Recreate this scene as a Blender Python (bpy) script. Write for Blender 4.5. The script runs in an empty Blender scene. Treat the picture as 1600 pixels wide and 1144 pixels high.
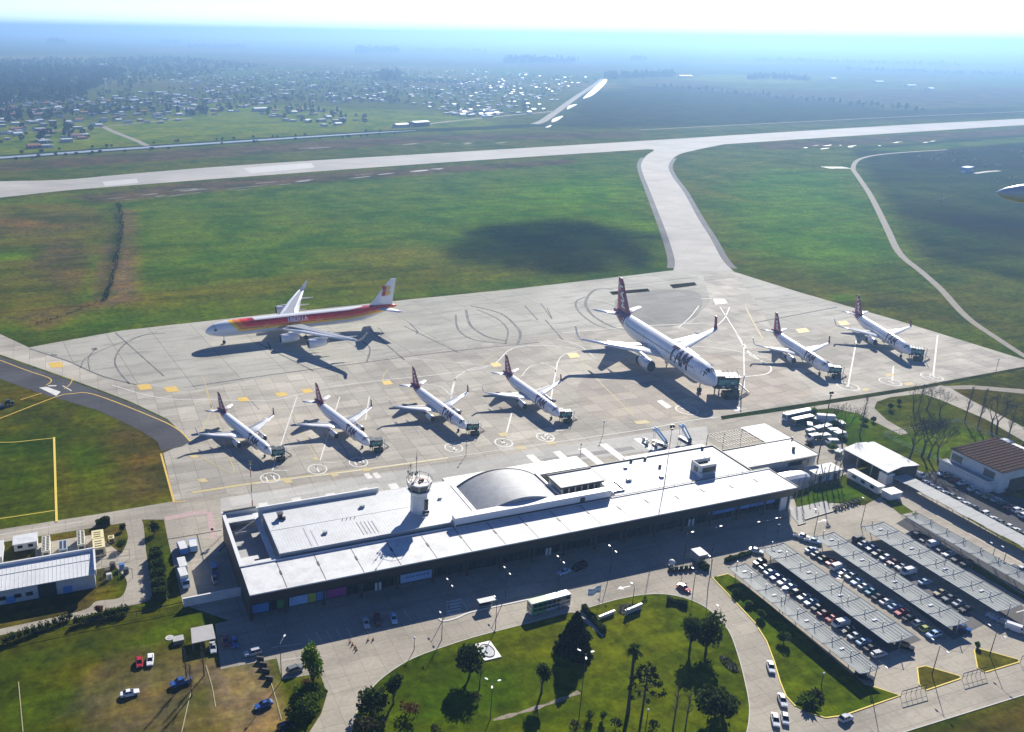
import bpy, bmesh, math, random
import numpy as np
from mathutils import Vector, Matrix
SC = bpy.context.scene
COL = SC.collection
RAD = math.radians
rnd = random.Random(7)

# ------------------------------------------------------------------ camera
F, CX, CY = 1369.56, 631.02, 572.0            # focal length and principal point in photo pixels (1600 x 1144)
PITCH, ROLL, YAW = RAD(20.80), RAD(-0.90), RAD(20.62)
CAM_H = 150.0
def _cam_axes():
    cy, sy = math.cos(YAW), math.sin(YAW)
    f0 = Vector((sy, cy, 0)); r0 = Vector((cy, -sy, 0)); up = Vector((0, 0, 1))
    fwd = f0*math.cos(PITCH) - up*math.sin(PITCH)
    d0 = -(up*math.cos(PITCH) + f0*math.sin(PITCH))
    right = r0*math.cos(ROLL) + d0*math.sin(ROLL)
    dn = -r0*math.sin(ROLL) + d0*math.cos(ROLL)
    return right, dn, fwd
AX_R, AX_D, AX_F = _cam_axes()
def G(x, y, z=0.0):
    """world point at height z seen at photo pixel (x, y)"""
    d = AX_R*((x-CX)/F) + AX_D*((y-CY)/F) + AX_F
    t = (z-CAM_H)/d.z
    return Vector((d.x*t, d.y*t, z))
def height_at(base, top):
    """height of an upright post from its base pixel and its top pixel"""
    b = G(*base); lo, hi = 0.0, 120.0
    for _ in range(40):
        m = (lo+hi)/2
        c = Vector((b.x, b.y, m)) - Vector((0, 0, CAM_H))
        v = F*c.dot(AX_D)/c.dot(AX_F)+CY
        if v > top[1]: lo = m
        else: hi = m
    return lo
cam = bpy.data.cameras.new('camera'); camo = bpy.data.objects.new('camera', cam); COL.objects.link(camo)
cam.sensor_fit = 'HORIZONTAL'; cam.sensor_width = 36.0
cam.lens = F/1600*36; cam.shift_x = (800-CX)/1600; cam.shift_y = 0.0
cam.clip_start = 0.5; cam.clip_end = 120000
M = Matrix((( AX_R.x, -AX_D.x, -AX_F.x, 0), (AX_R.y, -AX_D.y, -AX_F.y, 0), (AX_R.z, -AX_D.z, -AX_F.z, CAM_H), (0, 0, 0, 1)))
camo.matrix_world = M
SC.camera = camo

# ------------------------------------------------------------------ tagging
def tag(o, label=None, cat=None, group=None, kind=None):
    if label: o['label'] = label
    if cat: o['category'] = cat
    if group: o['group'] = group
    if kind: o['kind'] = kind
    return o
def empty(name, loc=(0, 0, 0), rz=0.0, label=None, cat=None, group=None):
    o = bpy.data.objects.new(name, None); COL.objects.link(o)
    o.location = loc; o.rotation_euler = (0, 0, rz); o.empty_display_size = 0.5
    return tag(o, label, cat, group)
KIDS = {}
def link(name, me, parent=None):
    o = bpy.data.objects.new(name, me); COL.objects.link(o)
    if parent is not None:
        o.parent = parent; KIDS.setdefault(parent, []).append(o)
    return o
def copy_tree(o, parent=None):
    c = o.copy(); COL.objects.link(c)
    if parent is not None:
        c.parent = parent; KIDS.setdefault(parent, []).append(c)
    for ch in KIDS.get(o, []): copy_tree(ch, c)
    return c
def place(proto, used, loc, rz, label=None, group=None, scale=None):
    """first use moves the prototype itself, later uses copy it with all its parts"""
    o = copy_tree(proto) if used else proto
    o.location = loc; o.rotation_euler = (0, 0, rz)
    if scale is not None: o.scale = (scale,)*3 if not hasattr(scale, '__len__') else scale
    if label: o['label'] = label
    if group: o['group'] = group
    return o

# ------------------------------------------------------------------ mesh builder
class MB:
    def __init__(s): s.v = []; s.f = []; s.m = []; s.mi = 0
    def face(s, pts, mi=None):
        n = len(s.v); s.v.extend([tuple(p) for p in pts]); s.f.append(tuple(range(n, n+len(pts)))); s.m.append(s.mi if mi is None else mi)
    def box(s, x0, y0, z0, x1, y1, z1, mi=None, rz=0.0, c=None):
        P = [(x0, y0, z0), (x1, y0, z0), (x1, y1, z0), (x0, y1, z0), (x0, y0, z1), (x1, y0, z1), (x1, y1, z1), (x0, y1, z1)]
        if rz:
            cx, cy = c or ((x0+x1)/2, (y0+y1)/2); ca, sa = math.cos(rz), math.sin(rz)
            P = [(cx+(x-cx)*ca-(y-cy)*sa, cy+(x-cx)*sa+(y-cy)*ca, z) for x, y, z in P]
        n = len(s.v); s.v.extend(P)
        for q in ((0, 3, 2, 1), (4, 5, 6, 7), (0, 1, 5, 4), (1, 2, 6, 5), (2, 3, 7, 6), (3, 0, 4, 7)):
            s.f.append(tuple(n+i for i in q)); s.m.append(s.mi if mi is None else mi)
        return s
    def cbox(s, c, d, mi=None, rz=0.0):
        return s.box(c[0]-d[0]/2, c[1]-d[1]/2, c[2]-d[2]/2, c[0]+d[0]/2, c[1]+d[1]/2, c[2]+d[2]/2, mi, rz, (c[0], c[1]))
    def prism(s, xy, z0, z1, mi=None):
        a = sum(xy[i][0]*xy[(i+1) % len(xy)][1]-xy[(i+1) % len(xy)][0]*xy[i][1] for i in range(len(xy)))
        if a < 0: xy = xy[::-1]
        n = len(s.v); k = len(xy); mi = s.mi if mi is None else mi
        s.v.extend([(p[0], p[1], z0) for p in xy]); s.v.extend([(p[0], p[1], z1) for p in xy])
        s.f.append(tuple(n+i for i in reversed(range(k)))); s.m.append(mi)
        s.f.append(tuple(n+k+i for i in range(k))); s.m.append(mi)
        for i in range(k):
            j = (i+1) % k; s.f.append((n+i, n+j, n+k+j, n+k+i)); s.m.append(mi)
        return s
    def tube(s, pts, r, n=6, mi=None, caps=True):
        pts = [Vector(p) for p in pts]
        rs = r if hasattr(r, '__len__') else [r]*len(pts)
        base = len(s.v); mi = s.mi if mi is None else mi; prev = None
        for i, p in enumerate(pts):
            t = (pts[min(i+1, len(pts)-1)]-pts[max(i-1, 0)])
            if t.length < 1e-9: t = Vector((0, 0, 1))
            t.normalize()
            a = Vector((0, 0, 1)) if abs(t.z) < .92 else Vector((1, 0, 0))
            if prev is not None: a = prev
            u = (a - t*a.dot(t))
            if u.length < 1e-6: u = t.orthogonal()
            u.normalize(); w = t.cross(u); prev = u
            for k in range(n):
                q = 2*math.pi*k/n; s.v.append(tuple(p+(u*math.cos(q)+w*math.sin(q))*rs[i]))
        for i in range(len(pts)-1):
            for k in range(n):
                a0 = base+i*n+k; a1 = base+i*n+(k+1) % n
                s.f.append((a0, a1, a1+n, a0+n)); s.m.append(mi)
        if caps:
            s.f.append(tuple(base+k for k in reversed(range(n)))); s.m.append(mi)
            e = base+(len(pts)-1)*n; s.f.append(tuple(e+k for k in range(n))); s.m.append(mi)
        return s
    def rings(s, rings, mi=None, caps=True, closed=True):
        base = len(s.v); n = len(rings[0]); mi = s.mi if mi is None else mi
        for r in rings: s.v.extend([tuple(p) for p in r])
        for i in range(len(rings)-1):
            for k in range(n if closed else n-1):
                a0 = base+i*n+k; a1 = base+i*n+(k+1) % n
                s.f.append((a0, a1, a1+n, a0+n)); s.m.append(mi)
        if caps:
            s.f.append(tuple(base+k for k in reversed(range(n)))); s.m.append(mi)
            e = base+(len(rings)-1)*n; s.f.append(tuple(e+k for k in range(n))); s.m.append(mi)
        return s
    def ball(s, c, r, n=8, m=5, mi=None, sq=(1, 1, 1)):
        rg = []
        for i in range(m+1):
            a = -math.pi/2+math.pi*(0.02+0.96*i/m)
            rg.append([(c[0]+r*sq[0]*math.cos(a)*math.cos(2*math.pi*k/n), c[1]+r*sq[1]*math.cos(a)*math.sin(2*math.pi*k/n), c[2]+r*sq[2]*math.sin(a)) for k in range(n)])
        return s.rings(rg, mi)
    def mesh(s, name, mats, smooth=False):
        me = bpy.data.meshes.new(name)
        me.from_pydata([tuple(map(float, v)) for v in s.v], [], s.f)
        if not isinstance(mats, (list, tuple)): mats = [mats]
        for m in mats: me.materials.append(m)
        if len(mats) > 1: me.polygons.foreach_set('material_index', s.m)
        if smooth: me.polygons.foreach_set('use_smooth', [True]*len(me.polygons))
        me.update(); return me
    def build(s, name, mats, parent=None, smooth=False):
        return link(name, s.mesh(name, mats, smooth), parent)

# ------------------------------------------------------------------ materials
def _nt(name):
    m = bpy.data.materials.new(name); m.use_nodes = True
    nt = m.node_tree; b = nt.nodes['Principled BSDF']
    return m, nt, b
def N(nt, t, **kw):
    n = nt.nodes.new(t)
    for k, v in kw.items():
        if k in n.inputs.keys(): n.inputs[k].default_value = v
        else: setattr(n, k, v)
    return n
def c4(c): return (c[0], c[1], c[2], 1.0)
MATS = {}
def mat(name, col, rough=.6, metal=0., var=.12, scale=1.5, dirt=None, dirt_amt=.4, dirt_scale=.25, bump=0., spec=.5, coat=0.):
    """plain surface with mottled wear: noise varies the value, a second noise mixes in a dirt colour"""
    if name in MATS: return MATS[name]
    m, nt, b = _nt(name); L = nt.links
    b.inputs['Roughness'].default_value = rough; b.inputs['Metallic'].default_value = metal
    b.inputs['Specular IOR Level'].default_value = spec
    if coat: b.inputs['Coat Weight'].default_value = coat; b.inputs['Coat Roughness'].default_value = .08
    geo = N(nt, 'ShaderNodeNewGeometry'); 
    n1 = N(nt, 'ShaderNodeTexNoise', Scale=scale, Detail=5.0, Roughness=.62); L.new(geo.outputs['Position'], n1.inputs['Vector'])
    mr = N(nt, 'ShaderNodeMapRange'); mr.inputs['To Min'].default_value = 1-var; mr.inputs['To Max'].default_value = 1+var
    mr.inputs['From Min'].default_value = .25; mr.inputs['From Max'].default_value = .75
    L.new(n1.outputs['Fac'], mr.inputs['Value'])
    hs = N(nt, 'ShaderNodeHueSaturation'); hs.inputs['Color'].default_value = c4(col); L.new(mr.outputs['Result'], hs.inputs['Value'])
    out = hs.outputs['Color']
    if dirt:
        n2 = N(nt, 'ShaderNodeTexNoise', Scale=dirt_scale, Detail=6.0, Roughness=.7); L.new(geo.outputs['Position'], n2.inputs['Vector'])
        r2 = N(nt, 'ShaderNodeMapRange'); r2.inputs['From Min'].default_value = .45; r2.inputs['From Max'].default_value = .75; r2.inputs['To Max'].default_value = dirt_amt
        L.new(n2.outputs['Fac'], r2.inputs['Value'])
        mx = N(nt, 'ShaderNodeMix', data_type='RGBA'); L.new(r2.outputs['Result'], mx.inputs[0]); L.new(out, mx.inputs[6]); mx.inputs[7].default_value = c4(dirt)
        out = mx.outputs[2]
    L.new(out, b.inputs['Base Color'])
    if bump:
        bp = N(nt, 'ShaderNodeBump', Strength=bump, Distance=.05); L.new(n1.outputs['Fac'], bp.inputs['Height']); L.new(bp.outputs['Normal'], b.inputs['Normal'])
    MATS[name] = m; return m
def paving(name, col, col2, joint=(.2, .19, .18), sx=6.0, sy=6.0, rot=0., jw=.012, stain=(.16, .15, .14), stain_amt=.5, rough=.85, big=.012, per_slab=.10):
    """concrete or asphalt laid in slabs: slab tone, joints, long stains and patches"""
    m, nt, b = _nt(name); L = nt.links
    b.inputs['Roughness'].default_value = rough; b.inputs['Specular IOR Level'].default_value = .12
    geo = N(nt, 'ShaderNodeNewGeometry')
    mp = N(nt, 'ShaderNodeMapping'); mp.inputs['Rotation'].default_value = (0, 0, rot); mp.inputs['Scale'].default_value = (1/sx, 1/sy, 1)
    L.new(geo.outputs['Position'], mp.inputs['Vector'])
    br = N(nt, 'ShaderNodeTexBrick', offset=0., squash=1.)
    br.inputs['Scale'].default_value = 1.0; br.inputs['Mortar Size'].default_value = jw; br.inputs['Brick Width'].default_value = 1.0; br.inputs['Row Height'].default_value = 1.0
    br.inputs['Color1'].default_value = (1-per_slab,)*3+(1,); br.inputs['Color2'].default_value = (1+per_slab,)*3+(1,); br.inputs['Mortar'].default_value = tuple(j/max(.01, c) for j, c in zip(joint, col))+(1,)
    br.inputs['Mortar Smooth'].default_value = .3
    L.new(mp.outputs['Vector'], br.inputs['Vector'])
    n1 = N(nt, 'ShaderNodeTexNoise', Scale=big, Detail=8.0, Roughness=.6); L.new(geo.outputs['Position'], n1.inputs['Vector'])
    r1 = N(nt, 'ShaderNodeMapRange'); r1.inputs['From Min'].default_value = .38; r1.inputs['From Max'].default_value = .62; L.new(n1.outputs['Fac'], r1.inputs['Value'])
    mx = N(nt, 'ShaderNodeMix', data_type='RGBA'); mx.inputs[6].default_value = c4(col); mx.inputs[7].default_value = c4(col2); L.new(r1.outputs['Result'], mx.inputs[0])
    mu = N(nt, 'ShaderNodeMix', data_type='RGBA', blend_type='MULTIPLY'); mu.inputs[0].default_value = 1.; L.new(mx.outputs[2], mu.inputs[6]); L.new(br.outputs['Color'], mu.inputs[7])
    # streaky stains along the lanes
    mp2 = N(nt, 'ShaderNodeMapping'); mp2.inputs['Rotation'].default_value = (0, 0, rot); mp2.inputs['Scale'].default_value = (.035, .16, 1); L.new(geo.outputs['Position'], mp2.inputs['Vector'])
    n2 = N(nt, 'ShaderNodeTexNoise', Scale=1.0, Detail=7.0, Roughness=.68); L.new(mp2.outputs['Vector'], n2.inputs['Vector'])
    r2 = N(nt, 'ShaderNodeMapRange'); r2.inputs['From Min'].default_value = .5; r2.inputs['From Max'].default_value = .78; r2.inputs['To Max'].default_value = stain_amt; L.new(n2.outputs['Fac'], r2.inputs['Value'])
    m3 = N(nt, 'ShaderNodeMix', data_type='RGBA'); L.new(r2.outputs['Result'], m3.inputs[0]); L.new(mu.outputs[2], m3.inputs[6]); m3.inputs[7].default_value = c4(stain)
    n4 = N(nt, 'ShaderNodeTexNoise', Scale=.9, Detail=6.0, Roughness=.75); L.new(geo.outputs['Position'], n4.inputs['Vector'])
    r4 = N(nt, 'ShaderNodeMapRange'); r4.inputs['From Min'].default_value = .3; r4.inputs['From Max'].default_value = .7; r4.inputs['To Min'].default_value = .86; r4.inputs['To Max'].default_value = 1.12; L.new(n4.outputs['Fac'], r4.inputs['Value'])
    hs = N(nt, 'ShaderNodeHueSaturation'); L.new(m3.outputs[2], hs.inputs['Color']); L.new(r4.outputs['Result'], hs.inputs['Value'])
    L.new(hs.outputs['Color'], b.inputs['Base Color'])
    MATS[name] = m; return m
def grassy(name, attr=None, col=(.05, .08, .02)):
    """turf and soil: tone from the mesh colour attribute, mottled with growth, dry and bare patches"""
    m, nt, b = _nt(name); L = nt.links
    b.inputs['Roughness'].default_value = 1.; b.inputs['Specular IOR Level'].default_value = 0.
    geo = N(nt, 'ShaderNodeNewGeometry')
    if attr:
        at = N(nt, 'ShaderNodeAttribute', attribute_name=attr); base = at.outputs['Color']
    else:
        rg = N(nt, 'ShaderNodeRGB'); rg.outputs[0].default_value = c4(col); base = rg.outputs[0]
    def noise(scale, det, ro, vec=None):
        n = N(nt, 'ShaderNodeTexNoise', Scale=scale, Detail=det, Roughness=ro); L.new(vec or geo.outputs['Position'], n.inputs['Vector']); return n.outputs['Fac']
    def rng(v, a, c, d, e):
        r = N(nt, 'ShaderNodeMapRange'); r.inputs['From Min'].default_value = a; r.inputs['From Max'].default_value = c; r.inputs['To Min'].default_value = d; r.inputs['To Max'].default_value = e
        L.new(v, r.inputs['Value']); return r.outputs['Result']
    mp = N(nt, 'ShaderNodeMapping'); mp.inputs['Rotation'].default_value = (0, 0, RAD(-18)); mp.inputs['Scale'].default_value = (.012, .05, 1); L.new(geo.outputs['Position'], mp.inputs['Vector'])
    n1 = noise(1.0, 8., .62, mp.outputs['Vector'])     # long streaks
    n2 = noise(.02, 8., .6)                            # broad patches
    n3 = noise(.35, 6., .7)                            # tufts
    # drier: warm tint
    mx = N(nt, 'ShaderNodeMix', data_type='RGBA', blend_type='MULTIPLY'); L.new(rng(n1, .42, .68, 0., .9), mx.inputs[0]); L.new(base, mx.inputs[6]); mx.inputs[7].default_value = (1.22, .96, .8, 1)
    m2 = N(nt, 'ShaderNodeMix', data_type='RGBA', blend_type='MULTIPLY'); L.new(rng(n2, .44, .6, 0., 1.), m2.inputs[0]); L.new(mx.outputs[2], m2.inputs[6]); m2.inputs[7].default_value = (.52, .72, .5, 1)
    mp4 = N(nt, 'ShaderNodeMapping'); mp4.inputs['Rotation'].default_value = (0, 0, RAD(-20)); mp4.inputs['Scale'].default_value = (.007, .13, 1); L.new(geo.outputs['Position'], mp4.inputs['Vector'])
    n4 = noise(1.0, 10., .7, mp4.outputs['Vector'])    # thin tracks and mowing streaks
    n5 = noise(.07, 10., .75)                           # clumps
    m5 = N(nt, 'ShaderNodeMix', data_type='RGBA', blend_type='MULTIPLY'); L.new(rng(n5, .46, .6, 0., 1.), m5.inputs[0]); L.new(m2.outputs[2], m5.inputs[6]); m5.inputs[7].default_value = (1.5, 1.45, .8, 1)
    m4 = N(nt, 'ShaderNodeMix', data_type='RGBA', blend_type='MULTIPLY'); L.new(rng(n4, .48, .68, 0., .9), m4.inputs[0]); L.new(m5.outputs[2], m4.inputs[6]); m4.inputs[7].default_value = (.58, .55, .5, 1)
    hs = N(nt, 'ShaderNodeHueSaturation'); L.new(m4.outputs[2], hs.inputs['Color']); L.new(rng(n3, .28, .72, .45, 1.5), hs.inputs['Value'])
    L.new(hs.outputs['Color'], b.inputs['Base Color'])
    MATS[name] = m; return m

# ------------------------------------------------------------------ sheets laid on the ground
def sheet_pts(pts, z):
    mb = MB(); mb.face([(p[0], p[1], z) for p in pts]); return mb
def px(pts, z=0.): return [G(x, y, z) for x, y in pts]
def ribbon(pts, w, z, mb=None, mi=0):
    """flat strip of width w along a line of world points (w may be a list)"""
    mb = mb or MB(); P = [Vector((p[0], p[1], 0)) for p in pts]; ws = w if hasattr(w, '__len__') else [w]*len(P)
    l, r = [], []
    for i, p in enumerate(P):
        t = P[min(i+1, len(P)-1)]-P[max(i-1, 0)]; t.normalize(); nrm = Vector((-t.y, t.x, 0))
        l.append(p+nrm*ws[i]/2); r.append(p-nrm*ws[i]/2)
    for i in range(len(P)-1):
        mb.face([(r[i].x, r[i].y, z), (r[i+1].x, r[i+1].y, z), (l[i+1].x, l[i+1].y, z), (l[i].x, l[i].y, z)], mi)
    return mb
def smooth_line(pts, n=6, closed=False):
    """Catmull-Rom through world points"""
    P = [Vector((p[0], p[1], p[2] if len(p) > 2 else 0.)) for p in pts]; out = []
    k = len(P)
    for i in range(k if closed else k-1):
        if closed: a, b, c, d = P[(i-1) % k], P[i], P[(i+1) % k], P[(i+2) % k]
        else: a, b, c, d = P[max(i-1, 0)], P[i], P[i+1], P[min(i+2, k-1)]
        for j in range(n):
            t = j/n
            out.append(.5*((2*b)+(c-a)*t+(2*a-5*b+4*c-d)*t*t+(3*b-a-3*c+d)*t**3))
    if not closed: out.append(P[-1])
    return out
def kerb(pts, w, h, name, m, label=None, z0=0., closed=False):
    mb = MB(); P = [Vector((p[0], p[1], 0)) for p in pts]
    if closed: P = P+[P[0]]
    rg = []
    for i, p in enumerate(P):
        if closed and i in (0, len(P)-1): t = P[1]-P[-2]
        else: t = P[min(i+1, len(P)-1)]-P[max(i-1, 0)]
        t.normalize(); nr = Vector((-t.y, t.x, 0))*w/2
        a, b = p+nr, p-nr
        rg.append([(a.x, a.y, z0), (b.x, b.y, z0), (b.x, b.y, z0+h), (a.x, a.y, z0+h)])
    mb.rings(rg)
    o = mb.build(name, m); tag(o, label, None, None, 'structure'); return o
def structure(name, mb, m, label=None, smooth=False):
    o = mb.build(name, m, None, smooth); return tag(o, label, None, None, 'structure')
# ------------------------------------------------------------------ light, sky, haze
SUN_AZ, SUN_EL = RAD(40.5), RAD(29.5)          # azimuth from +Y towards +X
SUN_DIR = Vector((math.sin(SUN_AZ)*math.cos(SUN_EL), math.cos(SUN_AZ)*math.cos(SUN_EL), math.sin(SUN_EL)))
sun = bpy.data.lights.new('sun', 'SUN'); suno = bpy.data.objects.new('sun', sun); COL.objects.link(suno)
sun.energy = 5.0; sun.angle = RAD(.55); sun.color = (1., .945, .83)
suno.rotation_euler = SUN_DIR.to_track_quat('Z', 'Y').to_euler()
suno.location = (0, 0, 900)
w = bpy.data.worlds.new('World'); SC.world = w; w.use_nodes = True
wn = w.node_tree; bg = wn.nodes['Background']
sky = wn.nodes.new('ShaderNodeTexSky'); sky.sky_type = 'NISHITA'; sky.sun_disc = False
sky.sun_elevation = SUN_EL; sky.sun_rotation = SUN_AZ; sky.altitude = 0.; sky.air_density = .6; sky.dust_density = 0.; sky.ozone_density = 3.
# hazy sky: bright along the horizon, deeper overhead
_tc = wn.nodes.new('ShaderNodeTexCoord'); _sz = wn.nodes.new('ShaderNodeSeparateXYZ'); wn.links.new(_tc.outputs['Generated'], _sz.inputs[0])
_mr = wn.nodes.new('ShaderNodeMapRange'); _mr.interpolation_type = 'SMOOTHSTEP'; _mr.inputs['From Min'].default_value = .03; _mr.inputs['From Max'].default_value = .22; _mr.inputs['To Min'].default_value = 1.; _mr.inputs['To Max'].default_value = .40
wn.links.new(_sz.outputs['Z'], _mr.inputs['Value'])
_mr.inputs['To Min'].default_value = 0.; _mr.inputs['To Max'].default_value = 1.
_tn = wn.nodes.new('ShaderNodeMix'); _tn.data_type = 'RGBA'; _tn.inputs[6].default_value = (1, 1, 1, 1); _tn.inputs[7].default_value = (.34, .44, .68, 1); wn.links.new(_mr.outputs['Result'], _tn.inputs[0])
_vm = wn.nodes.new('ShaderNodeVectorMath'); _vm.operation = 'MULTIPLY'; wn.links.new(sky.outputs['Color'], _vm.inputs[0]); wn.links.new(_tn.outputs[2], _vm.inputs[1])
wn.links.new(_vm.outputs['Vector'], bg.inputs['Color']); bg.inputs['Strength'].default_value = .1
SC.view_settings.view_transform = 'Standard'; SC.view_settings.look = 'None'; SC.view_settings.gamma = 1.0
SC.view_settings.exposure = .85
SC.cycles.max_bounces = 6; SC.cycles.diffuse_bounces = 3; SC.cycles.glossy_bounces = 3; SC.cycles.transmission_bounces = 4; SC.cycles.transparent_max_bounces = 12
SC.cycles.volume_bounces = 0; SC.cycles.sample_clamp_indirect = 6.
SC.cycles.use_denoising = True
try: SC.cycles.denoiser = 'OPENIMAGEDENOISE'
except Exception: pass

hz, hnt, hb = _nt('haze_air'); hnt.nodes.remove(hb)
pv = hnt.nodes.new('ShaderNodeVolumePrincipled')
pv.inputs['Color'].default_value = (.295, .51, .84, 1); pv.inputs['Density'].default_value = 1.9e-4; pv.inputs['Anisotropy'].default_value = .45
hnt.links.new(pv.outputs['Volume'], hnt.nodes['Material Output'].inputs['Volume'])
hm = MB(); hm.box(-46000, -3000, -4, 60000, 56000, 205)
tag(hm.build('haze', hz), 'pale blue haze lying over the plain and thickening towards the horizon', None, None, 'stuff')
# ------------------------------------------------------------------ the plain
def axis(parts):
    out = []
    for a, b, s in parts:
        n = max(1, int(round((b-a)/s))); out += [a+(b-a)*i/n for i in range(n)]
    return out+[parts[-1][1]]
gx = axis([(-40000, -8000, 4000), (-8000, -3000, 500), (-3000, -600, 60), (-600, -60, 15), (-60, 560, 5), (560, 1200, 8), (1200, 3000, 40), (3000, 8000, 250), (8000, 16000, 1000), (16000, 52000, 6000)])
gy = axis([(-2500, -100, 400), (-100, 80, 20), (80, 560, 5), (560, 1300, 8), (1300, 2600, 20), (2600, 6000, 100), (6000, 12000, 400), (12000, 50000, 3800)])
nx, ny = len(gx), len(gy)
GX, GY = np.meshgrid(np.array(gx), np.array(gy))
col = np.zeros((ny, nx, 3)); col[:] = (.062, .078, .024)
col_scale = 1
def blob(p, rx, ry, c, a=1., rot=0., hard=1.0):
    """a patch of different growth or soil centred on ground seen at photo pixel p; rx, ry in metres"""
    q = G(*p); dx, dy = GX-q.x, GY-q.y; cr, sr = math.cos(RAD(rot)), math.sin(RAD(rot))
    u = (dx*cr+dy*sr)/rx; v = (-dx*sr+dy*cr)/ry
    r2 = u*u+v*v
    wv = np.exp(-(r2**hard)) * a
    col[:] = col*(1-wv[..., None]) + np.array(c)*wv[..., None]
def area(pts, c, a=1., soft=6.):
    """a field with corners at photo pixels"""
    P = [G(*p) for p in pts]; n = len(P)
    inside = np.zeros(GX.shape, bool); dist = np.full(GX.shape, 1e9)
    for i in range(n):
        x0, y0, x1, y1 = P[i].x, P[i].y, P[(i+1) % n].x, P[(i+1) % n].y
        cond = ((y0 > GY) != (y1 > GY)) & (GX < (x1-x0)*(GY-y0)/((y1-y0) or 1e-9)+x0)
        inside ^= cond
        L2 = (x1-x0)**2+(y1-y0)**2; t = np.clip(((GX-x0)*(x1-x0)+(GY-y0)*(y1-y0))/L2, 0, 1)
        dist = np.minimum(dist, np.hypot(GX-(x0+t*(x1-x0)), GY-(y0+t*(y1-y0))))
    sd = np.where(inside, dist, -dist); wv = np.clip(sd/soft*.5+.5, 0, 1)*a
    col[:] = col*(1-wv[..., None]) + np.array(c)*wv[..., None]
GRN = (.042, .105, .008); BRT = (.075, .17, .008); OLV = (.085, .085, .018); BRN = (.12, .088, .045); DRK = (.022, .034, .016); SOIL = (.15, .115, .075); MUD = (.085, .064, .055); YGR = (.12, .15, .015)
# far plain
area([(-3000, 62), (4000, 120), (4000, 220), (1600, 205), (1000, 225), (0, 300), (-3000, 420)], (.06, .075, .03), 1, 20)
area([(-600, 300), (0, 250), (330, 226), (640, 207), (800, 205), (760, 180), (640, 172), (330, 160), (200, 190), (0, 190), (-400, 200)], (.085, .115, .02), 1, 20)
area([(0, 232), (330, 212), (620, 196), (740, 184), (600, 178), (380, 168), (200, 196)], (.10, .14, .018), .8, 20)
area([(-600, 320), (0, 268), (330, 246), (700, 220), (1000, 214), (1000, 206), (640, 213), (320, 232), (0, 255)], MUD, .85, 12)
area([(940, 128), (1100, 132), (1300, 152), (1390, 172), (1600, 165), (1600, 182), (1000, 200), (860, 200), (900, 160)], (.026, .03, .024), 1, 30)
area([(1080, 140), (1700, 130), (1700, 165), (1400, 168)], (.075, .07, .055), 1, 40)
area([(1100, 116), (1300, 120), (1250, 132), (1060, 126)], YGR, .8, 60)
area([(-200, 92), (150, 84), (170, 92), (-200, 99)], (.16, .15, .07), .9, 60)
area([(300, 76), (900, 98), (1000, 112), (500, 105)], (.09, .08, .06), .8, 100)
for i in range(90):
    x, y = rnd.uniform(-300, 1900), rnd.uniform(72, 130); x2 = rnd.uniform(80, 260); h = (y-50)*.12*rnd.uniform(.6, 1.6)
    area([(x, y), (x+x2, y+.018*x2), (x+x2+rnd.uniform(-40, 40), y+h+.018*x2), (x+rnd.uniform(-40, 40), y+h)], rnd.choice([(.07, .09, .03), (.10, .10, .05), (.06, .07, .04), (.09, .075, .05), (.05, .085, .03), (.13, .12, .06)]), .8, (y-50)*.4+20)
# between runway and canal / infield left of the taxiway
area([(-300, 330), (0, 312), (400, 280), (700, 258), (990, 240), (1010, 250), (1000, 270), (1050, 420), (930, 437), (640, 468), (190, 517), (0, 525), (-300, 560)], (.055, .085, .018), 1, 8)
area([(200, 320), (600, 280), (990, 245), (1005, 300), (1030, 370), (700, 400), (500, 420), (230, 420)], (.052, .095, .014), .8, 25)
blob((900, 300), 130, 70, BRT, .6, 25); blob((760, 330), 90, 50, GRN, .6); blob((420, 350), 120, 60, (.06, .10, .015), .7); blob((1000, 350), 25, 90, BRT, .4)
blob((400, 450), 130, 18, OLV, .8, 5); blob((700, 430), 90, 30, OLV, .7, 5); blob((250, 470), 40, 12, OLV, .7); blob((600, 400), 60, 30, BRN, .35, 10)
area([(100, 308), (300, 285), (560, 268), (760, 256), (900, 248), (900, 256), (640, 275), (400, 292), (150, 318)], MUD, .85, 8)
area([(-300, 360), (0, 318), (110, 318), (175, 330), (165, 460), (60, 500), (-300, 520)], (.075, .075, .03), .9, 8)
blob((40, 350), 40, 30, BRN, .7); blob((15, 400), 14, 12, (.11, .17, .015), 1.); blob((90, 400), 14, 40, MUD, .6); blob((60, 450), 40, 10, DRK, .7); blob((120, 430), 14, 30, BRN, .6)
area([(185, 325), (212, 330), (215, 470), (150, 480), (160, 400)], (.135, .105, .075), .9, 6)
area([(178, 318), (190, 320), (186, 400), (172, 455), (158, 470), (165, 430), (176, 380)], (.022, .034, .018), .95, 3)
area([(140, 400), (152, 400), (140, 470), (125, 470)], GRN, .5, 4)
area([(20, 495), (160, 466), (168, 474), (60, 520)], BRN, .6, 4)
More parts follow.
